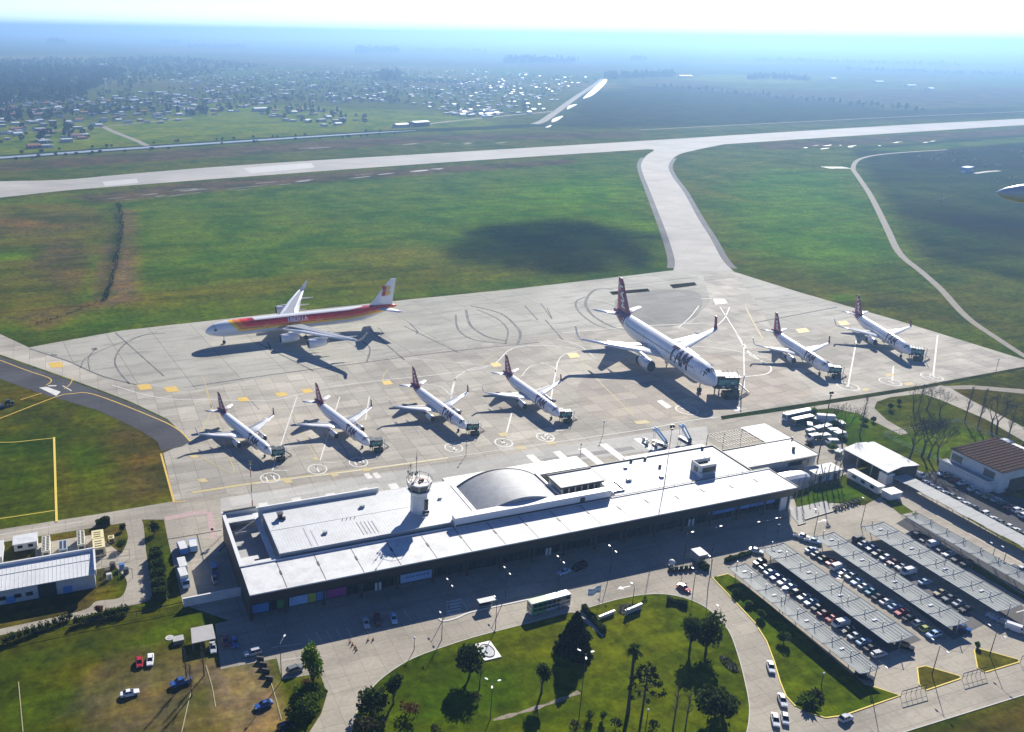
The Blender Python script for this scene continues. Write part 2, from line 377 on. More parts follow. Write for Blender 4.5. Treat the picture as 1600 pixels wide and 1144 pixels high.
# right of the taxiway
area([(1065, 245), (1130, 235), (1340, 232), (1345, 260), (1400, 390), (1500, 480), (1600, 545), (1600, 562), (1130, 420), (1090, 330)], (.06, .085, .02), 1, 8)
area([(1120, 300), (1200, 262), (1320, 270), (1370, 330), (1400, 400), (1300, 420), (1180, 390)], (.055, .12, .012), .9, 25)
area([(1330, 232), (1700, 200), (1700, 470), (1600, 440), (1440, 400), (1380, 300)], (.020, .030, .016), 1, 10)
area([(1400, 240), (1700, 215), (1700, 265), (1420, 262)], (.016, .018, .020), .9, 10)
blob((1540, 350), 60, 60, (.010, .011, .010), 1., 0, 2); blob((1430, 300), 40, 60, (.04, .06, .016), .7); blob((1500, 290), 60, 30, (.032, .05, .018), .7); blob((1450, 355), 20, 40, (.04, .066, .014), .7); blob((1590, 410), 40, 14, (.05, .08, .02), .8)
area([(1180, 225), (1700, 195), (1700, 206), (1400, 222), (1200, 235)], MUD, .8, 8)
area([(1340, 234), (1500, 222), (1700, 205), (1700, 214), (1420, 238)], (.06, .10, .02), .8, 6)
blob((1350, 470), 60, 20, BRN, .55, -30); blob((1320, 465), 12, 6, BRT, .9); blob((1250, 440), 40, 16, BRN, .35, -30); blob((1500, 500), 40, 16, MUD, .5, -40); blob((1120, 400), 12, 30, BRN, .5); blob((1100, 300), 14, 60, OLV, .7, 10)
area([(1480, 610), (1600, 580), (1700, 600), (1700, 760), (1600, 720), (1540, 680)], (.05, .05, .02), .9, 3)
# near left grass
area([(-200, 600), (0, 575), (90, 605), (150, 625), (240, 665), (262, 690), (255, 710), (272, 780), (100, 805), (-200, 870)], (.062, .068, .02), 1, 3)
area([(-200, 680), (85, 688), (90, 810), (-200, 860)], (.042, .066, .014), .9, 3)
blob((130, 720), 7, 18, (.05, .085, .012), .9); blob((160, 740), 8, 14, (.055, .09, .012), .7); blob((220, 700), 12, 22, BRN, .75); blob((230, 760), 9, 12, (.09, .07, .04), .6); blob((110, 740), 1.6, 26, BRN, .7); blob((70, 650), 14, 6, (.09, .085, .025), .7, -10); blob((150, 645), 4, 4, (.04, .09, .012), .8)
area([(25, 618), (70, 640), (110, 665), (108, 672), (60, 648), (15, 625)], (.03, .038, .016), .8, 2)
# land side lawns
area([(-200, 1010), (0, 985), (120, 960), (230, 945), (325, 950), (300, 990), (345, 1050), (330, 1150), (-200, 1150)], (.052, .062, .016), 1, 1.5)
blob((300, 970), 8, 2.5, (.06, .10, .014), .9); blob((240, 1005), 7, 2, (.045, .095, .014), .7); blob((60, 1030), 10, 3, (.06, .085, .02), .6)
blob((130, 1005), 20, 1.2, DRK, .7, 12); blob((40, 1050), 10, 1.0, DRK, .6, 28)
area([(120, 1060), (180, 1025), (260, 1015), (345, 1030), (360, 1110), (400, 1150), (130, 1150), (100, 1100)], (.155, .125, .09), .9, 2)
blob((310, 1095), 4, 4, (.05, .075, .016), .9); blob((90, 1095), 4, 3, (.05, .075, .018), .8); blob((30, 1110), 10, 8, (.05, .08, .016), .7); blob((200, 1040), 8, 2, (.06, .065, .03), .6)
area([(340, 1040), (430, 1028), (440, 1060), (455, 1110), (440, 1150), (340, 1150)], (.215, .175, .135), .97, .8)
area([(430, 1026), (446, 1024), (460, 1080), (500, 1048), (512, 1085), (482, 1150), (440, 1150), (442, 1085)], (.05, .072, .018), .95, .6)
area([(1300, 640), (1360, 640), (1440, 700), (1330, 700)], (.055, .085, .016), .8, 2)
blob((1335, 655), 7, 5, (.08, .17, .012), .9); blob((1500, 690), 10, 6, (.09, .16, .012), .9, -30); blob((1420, 625), 12, 8, OLV, .8); blob((1420, 690), 8, 8, (.05, .08, .02), .8)
area([(1245, 760), (1345, 750), (1362, 768), (1300, 785), (1247, 792)], (.055, .10, .014), .95, .6)
area([(1375, 778), (1392, 776), (1425, 800), (1405, 803)], (.055, .10, .014), .95, .6)
area([(1400, 1150), (1600, 1086), (1700, 1050), (1700, 1200)], (.07, .066, .028), 1, .6)
# compound on the left
area([(0, 848), (190, 818), (196, 850), (180, 905), (150, 950), (0, 985)], (.085, .08, .035), .95, 1.)
area([(221, 812), (255, 806), (262, 842), (275, 930), (240, 935)], (.05, .06, .02), .9, .6)
lum = col.mean(-1, keepdims=True); col[:] = np.clip(lum+(col-lum)*1.12, .006, 1)*np.where((col[..., 1] > col[..., 0]*1.02)[..., None], np.array([1.28, 1.22, .5]), np.array([1.08, 1.0, .85]))*np.where(GY < 460, .86, 1.)[..., None]
verts = np.stack([GX.ravel(), GY.ravel(), np.zeros(nx*ny)], 1)
ii = (np.arange(ny-1)[:, None]*nx+np.arange(nx-1)[None]).ravel()
quads = np.stack([ii, ii+1, ii+nx+1, ii+nx], 1)
gm = bpy.data.meshes.new('ground')
gm.vertices.add(len(verts)); gm.vertices.foreach_set('co', verts.ravel())
gm.loops.add(quads.size); gm.loops.foreach_set('vertex_index', quads.ravel())
gm.polygons.add(len(quads)); gm.polygons.foreach_set('loop_start', np.arange(len(quads))*4); gm.polygons.foreach_set('loop_total', np.full(len(quads), 4))
gm.update(calc_edges=True)
ca = gm.color_attributes.new('growth', 'FLOAT_COLOR', 'POINT')
ca.data.foreach_set('color', np.concatenate([col.reshape(-1, 3), np.ones((nx*ny, 1))], 1).ravel())
gm.materials.append(grassy('turf_and_soil', 'growth'))
tag(link('ground', gm), 'flat grassland plain of green and olive turf with bare brown patches', None, None, 'structure')

# ------------------------------------------------------------------ paving
CONC = paving('apron_concrete', (.47, .43, .365), (.33, .305, .262), (.20, .18, .155), 7.5, 7.5, 0., .010, (.17, .15, .125), .8, .85, .02, .14)
CONC_FAR = paving('pad_concrete', (.44, .42, .365), (.33, .315, .27), (.2, .2, .18), 22., 12., RAD(-4), .007, (.15, .148, .13), .8, .85, .016, .05)
RUNW = paving('runway_surface', (.44, .41, .37), (.36, .34, .31), (.32, .3, .29), 40., 15., RAD(-20), .004, (.25, .22, .21), .6, .85, .008, .05)
ROAD = paving('landside_concrete', (.41, .37, .305), (.31, .28, .235), (.17, .16, .145), 5., 5., 0., .008, (.15, .135, .118), .7, .85, .03, .05)
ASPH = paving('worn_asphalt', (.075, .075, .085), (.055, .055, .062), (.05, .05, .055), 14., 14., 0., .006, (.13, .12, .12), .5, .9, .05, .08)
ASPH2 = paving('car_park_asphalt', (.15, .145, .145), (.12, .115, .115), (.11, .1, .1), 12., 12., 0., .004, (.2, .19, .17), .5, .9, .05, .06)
DIRT = mat('dirt_track', (.23, .20, .16), .95, 0, .2, .5, (.16, .14, .09), .7, .15)
KERB = mat('kerb_concrete', (.5, .48, .44), .8, 0, .15, 2.)
YEL = mat('yellow_paint', (.62, .40, .03), .7, 0, .25, 1.2, (.36, .33, .27), .6, .5)
PYEL = mat('faded_yellow_paint', (.50, .40, .17), .8, 0, .2, 1.0, (.38, .35, .30), .85, .35)
WHT = mat('white_paint', (.62, .61, .58), .7, 0, .15, 1.2, (.40, .38, .35), .7, .4)
BLKM = mat('black_rubber_marks', (.10, .10, .095), .9, 0, .3, .8, (.27, .265, .25), .9, .2)

APRON = [(-80, 487), (0, 522), (45, 543), (190, 516.5), (420, 491), (640, 468), (800, 452), (930, 437), (1052, 422.5), (1128, 419), (1250, 457), (1400, 500), (1600, 562), (1606, 574), (1600, 577.5), (1440, 604), (1320, 624), (1130, 655), (1106, 662), (1126, 690), (1240, 680), (1230, 720), (900, 730), (700, 752), (400, 800), (345, 805), (345, 798), (272, 800), (272, 783), (255, 708), (297, 690), (262, 655), (205, 628), (150, 607), (75, 580), (0, 554), (-80, 520)]
structure('apron', sheet_pts(px(APRON), .02), CONC, 'broad concrete apron of stained slabs behind the terminal')
PADF = [(46, 543.5), (190, 517), (420, 491.5), (640, 468.5), (800, 452.5), (930, 437.5), (1052, 423), (1096, 423), (1110, 470), (1080, 505), (980, 508), (900, 519), (780, 533), (640, 553), (540, 566), (420, 588), (296, 612), (230, 603), (160, 588), (110, 565)]
structure('turning_pad', sheet_pts(px(PADF), .035), CONC_FAR, 'grey outer strip of the apron marked by curved tyre tracks')
structure('turning_pad', sheet_pts(px([(1145, 424), (1250, 458), (1400, 501), (1330, 497), (1210, 520), (1180, 470)]), .035), CONC_FAR, 'grey apron corner to the right of the taxiway mouth')
structure('worn_patch', sheet_pts(smooth_line(px([(905, 598), (1000, 556), (1130, 556), (1240, 588), (1262, 622), (1130, 645), (1010, 662), (930, 650)]), 4, True), .03), paving('brown_worn_concrete', (.43, .37, .30), (.36, .32, .275), (.22, .19, .16), 7.5, 7.5, 0., .010, (.24, .19, .15), .8, .85, .03, .16), 'brownish worn slabs around the oversized jet')
structure('service_strip', sheet_pts(px([(345, 803), (700, 750), (930, 716), (1108, 692), (1104, 666), (1000, 678), (880, 697), (700, 724), (420, 768), (345, 779)]), .052), paving('pale_concrete', (.48, .465, .43), (.40, .39, .36), (.3, .29, .27), 7.5, 7.5, 0., .007, (.27, .25, .23), .6), 'paler concrete service strip along the back of the terminal')
# runway and taxiway
rw_far = smooth_line(px([(-400, 300), (-100, 288), (0, 283.5), (100, 281), (200, 272), (400, 256.5), (700, 238.5), (1000, 220.5), (1200, 208), (1400, 196), (1600, 185.5), (1900, 170)]), 3)
rw_near = smooth_line(px([(-400, 345), (-100, 320), (0, 309), (100, 298), (200, 290), (400, 275), (700, 253.5), (1000, 234), (1200, 221), (1400, 208), (1600, 195.5), (1900, 178)]), 3)
mb = MB()
for i in range(len(rw_far)-1):
    a, b, c, d = rw_near[i], rw_near[i+1], rw_far[i+1], rw_far[i]
    mb.face([(p.x, p.y, .03) for p in (a, b, c, d)])
structure('runway', mb, RUNW, 'long pale runway crossing the plain behind the apron')
for pts, lab in (([(380, 263), (486, 254.5), (492, 262), (392, 271)], 'pale resurfaced rectangle in the middle of the runway'), ([(160, 284), (214, 279), (216, 286), (164, 291)], 'smaller pale resurfaced rectangle on the left of the runway')):
    structure('runway_patch', sheet_pts(px(pts), .06), mat('pale_resurfacing', (.47, .455, .43), .8, 0, .1, .2), lab)
tl = smooth_line(px([(1052, 423.5), (1054, 405), (1042, 366), (1028, 330), (1014, 295), (1004, 270), (1002, 256), (1010, 243), (1022, 234.5), (1005, 233)]), 6)
tr = smooth_line(px([(1146, 424), (1128, 405), (1110, 372), (1090, 340), (1068, 300), (1050, 275), (1045, 258), (1058, 243), (1085, 235), (1140, 224)]), 6)
mb = MB()
for i in range(len(tl)-1): mb.face([(p.x, p.y, .05) for p in (tl[i], tr[i], tr[i+1], tl[i+1])])
structure('taxiway', mb, paving('taxiway_surface', (.44, .41, .37), (.38, .355, .325), (.33, .3, .28), 12., 9., RAD(40), .006, (.27, .24, .21), .5, .85, .02, .06), 'pale taxiway curving from the apron up to the runway')
for side, ln, lab in ((1, tl, 'dark asphalt shoulder along the left edge of the taxiway'), (-1, tr, 'dark asphalt shoulder along the right edge of the taxiway')):
    ln2 = ln[2:-14]
    structure('taxiway_shoulder', ribbon(ln2, 10., .042), ASPH2, lab)
# dark shoulder on the left of the apron
structure('apron_shoulder', sheet_pts(px([(-80, 523), (0, 557), (75, 583), (150, 609.5), (205, 630.5), (262, 657.5), (298, 690), (284, 698), (252, 705), (246, 690), (218, 672), (150, 640), (60, 614), (0, 592), (-80, 560)]), .03), ASPH, 'dark curved asphalt shoulder along the left rim of the apron')
structure('service_road', sheet_pts(px([(-60, 837), (0, 827.5), (150, 804), (274, 783), (345, 770), (420, 775), (345, 806), (262, 812), (222, 812), (195, 817), (0, 848), (-60, 858)]), .035), ROAD, 'pale concrete service road along the grass west of the terminal')
structure('yard_drive', sheet_pts(smooth_line(px([(196, 816), (221, 811), (228, 860), (236, 915), (236, 934), (220, 943), (170, 952), (120, 966), (0, 993), (-40, 1002), (-40, 992), (0, 983), (126, 955), (150, 940), (185, 935), (196, 922), (197, 905), (180, 882), (192, 862), (200, 840)]), 4, True), .045), ROAD, 'concrete drive curving into the generator yard')
structure('generator_yard', sheet_pts(px([(55, 850), (150, 835), (196, 870), (180, 884), (150, 890), (55, 900)]), .03), ROAD, 'concrete yard floor under the generator sets')
structure('loading_yard', sheet_pts(px([(255, 806), (345, 792), (400, 980), (372, 975), (286, 945), (262, 842)]), .05), ROAD, 'concrete loading yard at the west end of the terminal')
# land side
LAND = [(388, 962), (336, 975), (345, 1046), (432, 1029), (441, 1062), (500, 1052), (511, 1085), (502, 1115), (470, 1165), (1395, 1165), (1410, 1144), (1600, 1085.5), (1700, 1054), (1700, 905), (1600, 862), (1400, 745), (1378, 750), (1385, 772), (1350, 790), (1300, 786), (1246, 793), (1230, 755), (800, 845), (440, 920), (388, 940)]
structure('forecourt_road', sheet_pts(px(LAND), .02), ROAD, 'concrete forecourt road and car park in front of the terminal')
structure('staff_car_park', sheet_pts(px([(1404, 748), (1432, 742), (1470, 735), (1560, 768), (1660, 800), (1700, 870), (1660, 885), (1600, 853)]), .035), ASPH, 'dark asphalt staff car park beside the rust roofed building')
for pts, lab in (([(1384, 835), (1404, 830), (1600, 948), (1600, 985)], 'asphalt lane beside the easternmost shade canopy'),
                 ([(1300, 850), (1330, 842), (1540, 975), (1490, 1000)], 'asphalt lane between the second and third shade canopies'),
                 ([(1190, 880), (1240, 862), (1440, 1000), (1365, 1030)], 'asphalt lane between the first and second shade canopies'),
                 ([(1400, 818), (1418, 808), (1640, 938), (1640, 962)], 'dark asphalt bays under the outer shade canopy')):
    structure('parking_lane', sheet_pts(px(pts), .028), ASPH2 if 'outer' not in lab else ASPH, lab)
structure('service_road', sheet_pts(px([(1040, 668), (1130, 656), (1240, 638), (1380, 617), (1470, 602), (1484, 606), (1520, 627), (1600, 668), (1640, 690), (1640, 712), (1600, 690), (1540, 655), (1470, 625), (1440, 615), (1390, 621), (1370, 628), (1366, 638), (1385, 656), (1470, 706), (1462, 712), (1400, 676), (1340, 646), (1300, 638), (1262, 641), (1290, 668), (1345, 716), (1340, 735), (1260, 762), (1190, 730), (1110, 690)]), .045), ROAD, 'grey service road winding east between the lawns')
structure('service_road', ribbon(px([(1478, 606), (1520, 605), (1600, 612), (1660, 620)]), [4, 5, 6, 6], .04), DIRT, 'pale track running east along the apron edge')
structure('drain_strip', sheet_pts(px([(1126, 650.5), (1240, 633), (1440, 602.5), (1606, 572), (1606, 576), (1440, 608), (1240, 640), (1128, 656)]), .055), grassy('ditch_grass', None, (.035, .042, .016)), 'narrow grassy drain between the apron and the service road')
# tracks and water on the plain
_tk = smooth_line(px([(1625, 570), (1600, 556), (1560, 530), (1510, 495), (1470, 452), (1440, 425), (1405, 395), (1385, 355), (1360, 305), (1340, 275), (1333, 262), (1345, 248), (1390, 240), (1480, 234)]), 5)
structure('dirt_track', ribbon(_tk, [3.2+2.2*min(1, i/35) for i in range(len(_tk))], .03), DIRT, 'pale winding dirt track across the field right of the taxiway')
WAT, wnt, wb = _nt('still_water'); wb.inputs['Base Color'].default_value = (.30, .32, .34, 1); wb.inputs['Roughness'].default_value = .35; wb.inputs['Specular IOR Level'].default_value = .5
_wg = N(wnt, 'ShaderNodeNewGeometry'); _wz = N(wnt, 'ShaderNodeTexNoise', Scale=.6, Detail=4.); wnt.links.new(_wg.outputs['Position'], _wz.inputs['Vector'])
_wp = N(wnt, 'ShaderNodeBump', Strength=.25, Distance=.1); wnt.links.new(_wz.outputs['Fac'], _wp.inputs['Height']); wnt.links.new(_wp.outputs['Normal'], wb.inputs['Normal'])
cl = px([(-120, 256), (0, 246.5), (160, 235), (320, 224.5), (480, 214), (600, 206.5), (650, 204), (760, 200), (850, 195)])
structure('canal_bank', ribbon(cl, [44, 44, 44, 46, 46, 46, 46, 46, 46], .02), grassy('bank_growth', None, (.026, .04, .02)), 'dark overgrown banks of the canal beyond the runway')
structure('canal', ribbon(cl[:7], [17, 17, 17, 16, 15, 9, 2], .06), WAT, 'straight bright canal running beyond the runway')
for pts, lab in (([(944, 124), (948, 128), (930, 146), (916, 153), (914, 150)], 'long bright pond at the far end of the drainage line'),
                 ([(902, 163), (893, 168), (886, 171), (889, 165)], 'small bright pond in the middle of the drainage line'),
                 ([(880, 181), (872, 188), (862, 191), (865, 185)], 'bright pond near the runway end of the drainage line'),
                 ([(858, 196), (862, 196), (858, 199), (852, 199)], 'smallest bright pond at the near end of the drainage line')):
    structure('pond', sheet_pts(smooth_line(px(pts), 4, True), .08), WAT, lab)
structure('dirt_road', ribbon(smooth_line(px([(835, 194), (850, 188), (870, 174), (900, 152), (930, 132), (942, 123)]), 4), 16., .05), DIRT, 'pale dirt road running out along the edge of the town')
structure('dirt_road', ribbon(px([(620, 200), (700, 190), (800, 180), (866, 174)]), 9., .05), DIRT, 'pale dirt road along the front of the town')
structure('dirt_road', ribbon(px([(148, 192), (180, 207), (214, 220), (230, 228)]), 9., .05), DIRT, 'dirt lane running down from the town to the canal')
structure('dirt_road', ribbon(px([(1000, 203), (1200, 193), (1420, 182), (1700, 170)]), 5., .05), DIRT, 'thin pale perimeter road beyond the runway')
structure('dirt_road', ribbon(px([(-40, 214), (60, 206), (150, 199), (240, 190), (300, 184)]), 7., .05), DIRT, 'dirt street along the front row of town houses')
# shallow puddles on the muddy ground
_pw = MB()
for i in range(46):
    if i < 26: x = rnd.uniform(160, 700); y = 311-(x-160)*.083+rnd.uniform(-5, 5)
    elif i < 38: x = rnd.uniform(1250, 1480); y = 231-(x-1250)*.05+rnd.uniform(-4, 4)
    else: x = rnd.uniform(300, 900); y = 236-(x-300)*.028+rnd.uniform(-3, 3)
    p = G(x, y); a, b = rnd.uniform(4, 20), rnd.uniform(.6, 2.2)
    _pw.face([(p.x+a*math.cos(t)*rnd.uniform(.7, 1.2)*.94-b*math.sin(t)*.3, p.y+a*math.cos(t)*.3+b*math.sin(t)*rnd.uniform(.7, 1.3), .03) for t in [2*math.pi*k/10 for k in range(10)]])
for k in range(7):
    p = G(1290+k*5, 262); _pw.face([(p.x-1, p.y-9, .03), (p.x+1, p.y-9, .03), (p.x+3, p.y+9, .03), (p.x+1, p.y+9, .03)])
tag(_pw.build('puddles', mat('puddle_mud', (.20, .17, .155), .6, 0, .3, .3)), 'pale shallow puddles and bare silt along the runway strip', None, None, 'stuff')

for pts, w_, lab in (([(1080, 283), (1160, 262), (1240, 242), (1330, 236)], 2.2, 'faint mown track across the field right of the taxiway'), ([(200, 330), (420, 304), (700, 281), (985, 258)], 1.6, 'faint wheel track along the infield below the runway'), ([(30, 300), (300, 281), (640, 258)], 1.4, 'faint wheel track beside the runway edge'), ([(0, 262), (330, 240), (660, 215)], 2.0, 'faint track along the canal side')):
    structure('wheel_track', ribbon(smooth_line(px(pts), 5), w_, .025), grassy('track_turf', None, (.12, .13, .04)) if 'track_turf' not in MATS else MATS['track_turf'], lab)
# ------------------------------------------------------------------ terminal
WROOF = mat('white_roof_membrane', (.60, .61, .62), .65, 0, .09, .8, (.36, .36, .36), .75, .22)
GROOF = mat('pale_metal_roof', (.58, .59, .60), .5, 0, .08, .5, (.38, .37, .36), .5, .1)
DROOF = mat('dark_trim', (.035, .033, .033), .6, 0, .2, 1.)
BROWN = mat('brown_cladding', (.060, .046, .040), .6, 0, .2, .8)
DGLASS = mat('dark_glazing', (.02, .024, .03), .12, 0, .1, .4, None, spec=.6)
WWALL = mat('white_render', (.70, .70, .69), .75, 0, .08, .8, (.42, .40, .36), .5, .3)
GWALL = mat('grey_render', (.38, .38, .39), .8, 0, .12, .8, (.25, .24, .22), .5, .3)
STEEL = mat('galvanised_steel', (.42, .44, .45), .4, .5, .1, 2.)
DSTEEL = mat('dark_steel', (.055, .055, .06), .5, .3, .2, 2.)
WPAINT = mat('white_metal_paint', (.68, .68, .68), .45, 0, .05, 2.)
def colmat(name, c, r=.5, **k): return mat(name, c, r, 0, .08, 1.5, **k)
BLUEP = colmat('blue_panel', (.10, .25, .55)); LBLUE = colmat('pale_blue_panel', (.34, .52, .80)); GREENP = colmat('green_panel', (.08, .24, .09)); LIMEP = colmat('lime_panel', (.40, .48, .08)); MAGP = colmat('magenta_panel', (.36, .05, .26)); REDP = colmat('red_paint', (.45, .03, .03), .35)

T = empty('terminal_building', (123, 200, 0), 0, 'long white roofed airport terminal with dark brown front and barrel vault', 'terminal')
def tp(mb, name, m, parent=T, smooth=False, label=None):
    """part given in world coordinates"""
    top = parent
    off = Vector((0, 0, 0)); p = parent
    while p is not None: off += Vector(p.location); p = p.parent
    mb.v = [(v[0]-off.x, v[1]-off.y, v[2]-off.z) for v in mb.v]
    o = mb.build(name, m, parent, smooth)
    if label: o['label'] = label
    return o
X0, X1 = 31.5, 215.8
fr = MB(); fr.box(X0, 197, 9.62, X1, 210.6, 10.0)
FR = tp(fr, 'front_roof', WROOF)
jx = [41.6+10.92*k for k in range(16)]
for k, x in enumerate(jx):
    j = MB(); j.box(x-.11, 197.3, 10.002, x+.11, 210.3, 10.03)
    j.cbox((x, 205.6 if k % 2 else 204.6, 10.06), (.5, 1.9, .12))
    tp(j, 'roof_joint', DROOF, FR)
for b_ in ((X0, 210.6, 9.3, 96.0, 210.95, 10.35), (152, 210.7, 9.3, X1, 211.0, 10.3)): e = MB(); e.box(*b_); tp(e, 'roof_upstand', WPAINT)
for b_ in ((X0, 211.0, 10.3, 96.0, 211.05, 10.34), (152, 211.0, 10.0, X1, 211.35, 10.42), (X1-.25, 197, 10.0, X1, 210.6, 10.22)): e = MB(); e.box(*b_); tp(e, 'roof_edge_trim', DROOF)
# fascia leaning inwards
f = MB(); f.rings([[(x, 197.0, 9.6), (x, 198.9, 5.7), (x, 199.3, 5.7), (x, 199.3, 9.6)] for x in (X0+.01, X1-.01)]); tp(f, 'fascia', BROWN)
f = MB(); f.box(X0+.3, 199.35, 5.7, X1-.3, 201.7, 5.85); tp(f, 'soffit', GWALL)
# front wall with glazed bays
wl = MB(); wl.box(X0+.4, 202.0, 0, X1-.6, 203.0, 9.6); WALL = tp(wl, 'front_wall', mat('dark_wall', (.075, .07, .07), .7, 0, .15, .6))
bx = [X0]+jx+[X1]
for k in range(17):
    a, b = bx[k]+.5, bx[k+1]-.5
    wmb = MB(); wmb.box(a, 201.9, .25, b, 201.99, 3.1, 0); wmb.box(a, 201.9, 3.6, b, 201.99, 5.5, 0)
    win = tp(wmb, 'window', DGLASS, WALL)
for k in range(17):
    a, b = bx[k]+.5, bx[k+1]-.5
    m_ = MB(); n = 6
    for i in range(n+1): x = a+(b-a)*i/n; m_.box(x-.05, 201.82, .25, x+.05, 201.9, 5.5)
    m_.box(a, 201.8, 3.15, b, 201.9, 3.55)
    tp(m_, 'mullion', DSTEEL, WALL)
for k in range(18):
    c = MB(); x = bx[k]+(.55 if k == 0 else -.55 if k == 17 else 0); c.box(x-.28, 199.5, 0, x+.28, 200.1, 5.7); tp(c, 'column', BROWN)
# shop panels along the front
def panel(x0, x1, z0, z1, m, label): 
    p = MB(); p.box(x0, 201.55, z0, x1, 201.78, z1); tp(p, 'shop_panel', m, T, label=label)
def xat(pxx, y=201.5, z=2.5):
    lo, hi = 0., 260.
    for _ in range(40):
        mid = (lo+hi)/2; c = Vector((mid, y, z-CAM_H))
        if F*c.dot(AX_R)/c.dot(AX_F)+CX < pxx: lo = mid
        else: hi = mid
    return lo
for a, b, m_, lb in ((391, 420, BLUEP, 'blue shop panel at the west corner'), (433, 449, GREENP, 'green shop panel near the west corner'), (452, 481, LBLUE, 'wide pale blue shop panel'), (482, 494, LIMEP, 'narrow lime shop panel'), (495, 510, BLUEP, 'blue shop panel beside the lime one'), (511, 541, MAGP, 'magenta shop panel'),
                     (626, 678, LBLUE, 'long pale blue banner over the doors')):
    panel(xat(a), xat(b), .6, 3.4, m_, lb)
t_ = MB()
for k in range(14): x = xat(632)+k*.55; t_.box(x, 201.5, 2.0+.3*(k % 3 == 0), x+.33, 201.55, 2.5+.25*(k % 2))
tp(t_, 'banner_lettering', colmat('banner_ink', (.06, .12, .35)))
gl = mat('bright_blue_glass', (.12, .28, .62), .2, 0, .3, .25)
for a, b in ((1108, 1150), (1152, 1172), (1174, 1212)): panel(xat(a, z=4.5), xat(b, z=4.5), 2.6, 5.4, gl, 'bright blue glazing near the east end')
for a in (588, 594, 855, 860, 1078, 1084):
    d = MB(); x = xat(a); d.box(x-.35, 201.5, 0, x+.35, 201.8, 2.5); tp(d, 'door', WPAINT)
# end walls
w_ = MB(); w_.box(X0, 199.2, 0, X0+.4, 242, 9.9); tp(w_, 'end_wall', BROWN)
w_ = MB(); w_.box(X0-.12, 210.6, 9.9, X0+.95, 242.2, 10.12); tp(w_, 'wall_coping', WPAINT)
w_ = MB(); w_.box(X1-.4, 199.2, 0, X1, 211, 9.6); w_.box(X1-.02, 200.2, .6, X1+.03, 205.5, 5.8); w_.box(212.2, 199.8, 0, 215.3, 200.2, 5.6); tp(w_, 'end_wall', WWALL)
# west courtyard: deep pit, ledges and bracing
c = MB(); c.box(X0+.4, 211, 5.0, 43.1, 242, 5.4); tp(c, 'court_floor', GWALL)
c = MB(); c.box(X0+.95, 236.6, 8.9, 43.0, 240.6, 9.3); c.box(X0+.95, 211.1, 9.2, 43.0, 213.4, 9.5); c.box(X0+.95, 213.4, 7.0, 36.6, 219.5, 7.3); c.box(36.6, 217.6, 7.0, 38.4, 219.5, 7.3); c.box(40.6, 213.4, 8.9, 42.2, 236.6, 9.4); tp(c, 'court_ledge', WROOF)
c = MB(); c.tube([(34, 231, 8.6), (42, 236.7, 9.6)], .1, 5); c.tube([(X0+1, 232, 8.8), (41, 233.2, 8.8)], .1, 5); c.box(33.5, 231.5, 7.6, 40.5, 231.8, 8.5); tp(c, 'court_bracing', STEEL)
c = MB(); c.box(X0+.4, 241.3, 0, 81, 241.8, 10.3); tp(c, 'rear_wall', WWALL)
c = MB(); c.box(X0+.4, 241.25, 10.3, 42, 241.85, 10.7); tp(c, 'rear_wall_cap', DROOF)
# main hall roof, ribbed sheet with a shaded front strip
h = MB(); h.box(43.1, 212, 5, 97.2, 236, 11.35); h.box(97.2, 213.2, 5, 105.4, 236, 11.35); tp(h, 'hall_wall', GWALL)
h = MB()
for x0, x1, y0 in ((42.9, 97.2, 211.7), (97.2, 105.2, 213.3)):
    h.box(x0, y0, 11.35, x1, 236.1, 11.5)
    x = x0+.3
    while x < x1: h.box(x, y0+.02, 11.5, x+.06, 236.0, 11.525); x += .9
HR = tp(h, 'hall_roof', GROOF)
h = MB(); h.box(43.2, 224.3, 11.5, 105, 224.5, 11.56); h.box(52.5, 212.5, 11.5, 52.7, 223, 11.57); h.box(54.3, 212.5, 11.5, 54.5, 221, 11.57); tp(h, 'roof_cable_tray', STEEL, HR)
for k in range(5):
    h = MB(); h.box(68.5+k*1.15, 213.5, 11.5, 68.75+k*1.15, 221.0-.2*k, 11.58); tp(h, 'roof_duct', GWALL, HR)
for k in range(4):
    h = MB(); h.tube([(65+k*1.3, 223.5, 11.5), (65+k*1.3, 223.5, 12.0)], .12, 6); tp(h, 'vent_pipe', DSTEEL, HR)
h = MB(); h.box(41.9, 236.7, 9, 81, 237.3, 12.9); h.box(81.0, 236.9, 9, 105.3, 237.2, 11.0); tp(h, 'rear_parapet', WWALL)
h = MB(); h.box(46.7, 230.0, 11.55, 48.0, 231.3, 13.2); h.box(46.4, 229.8, 13.2, 48.3, 231.5, 13.4); h.tube([(47, 229.4, 11.5), (47, 229.4, 14.2)], .08, 5); h.box(47.9, 229.3, 11.5, 48.8, 230, 12.4); tp(h, 'roof_plant', DSTEEL)
# barrel vault
VA = mat('corrugated_vault_sheet', (.36, .37, .385), .65, 0., .16, .5, (.2, .2, .205), .6, .22)
v = MB(); NR = 30; xm, hs_, rise = 121.0, 14.6, 4.4; R_ = (hs_**2+rise**2)/(2*rise); zc = 10.3+rise-R_
rg = []
for i in range(NR+1):
    a = math.asin(hs_/R_)*(2*i/NR-1); x = xm+R_*math.sin(a); z = zc+R_*math.cos(a); rg.append((x, z))
NY = 46
rows = []
for j in range(NY+1):
    y = 213.2+(232.6-213.2)*j/NY; b = .05 if j % 2 else 0.
    rows.append([(x, y, z+b) for x, z in rg])
v.rings(rows, closed=False, caps=False); 
v.face([(x, 213.2, z) for x, z in rg]+[(rg[-1][0], 213.2, 9), (rg[0][0], 213.2, 9)]); v.face([(x, 232.6, z) for x, z in reversed(rg)]+[(rg[0][0], 232.6, 9), (rg[-1][0], 232.6, 9)])
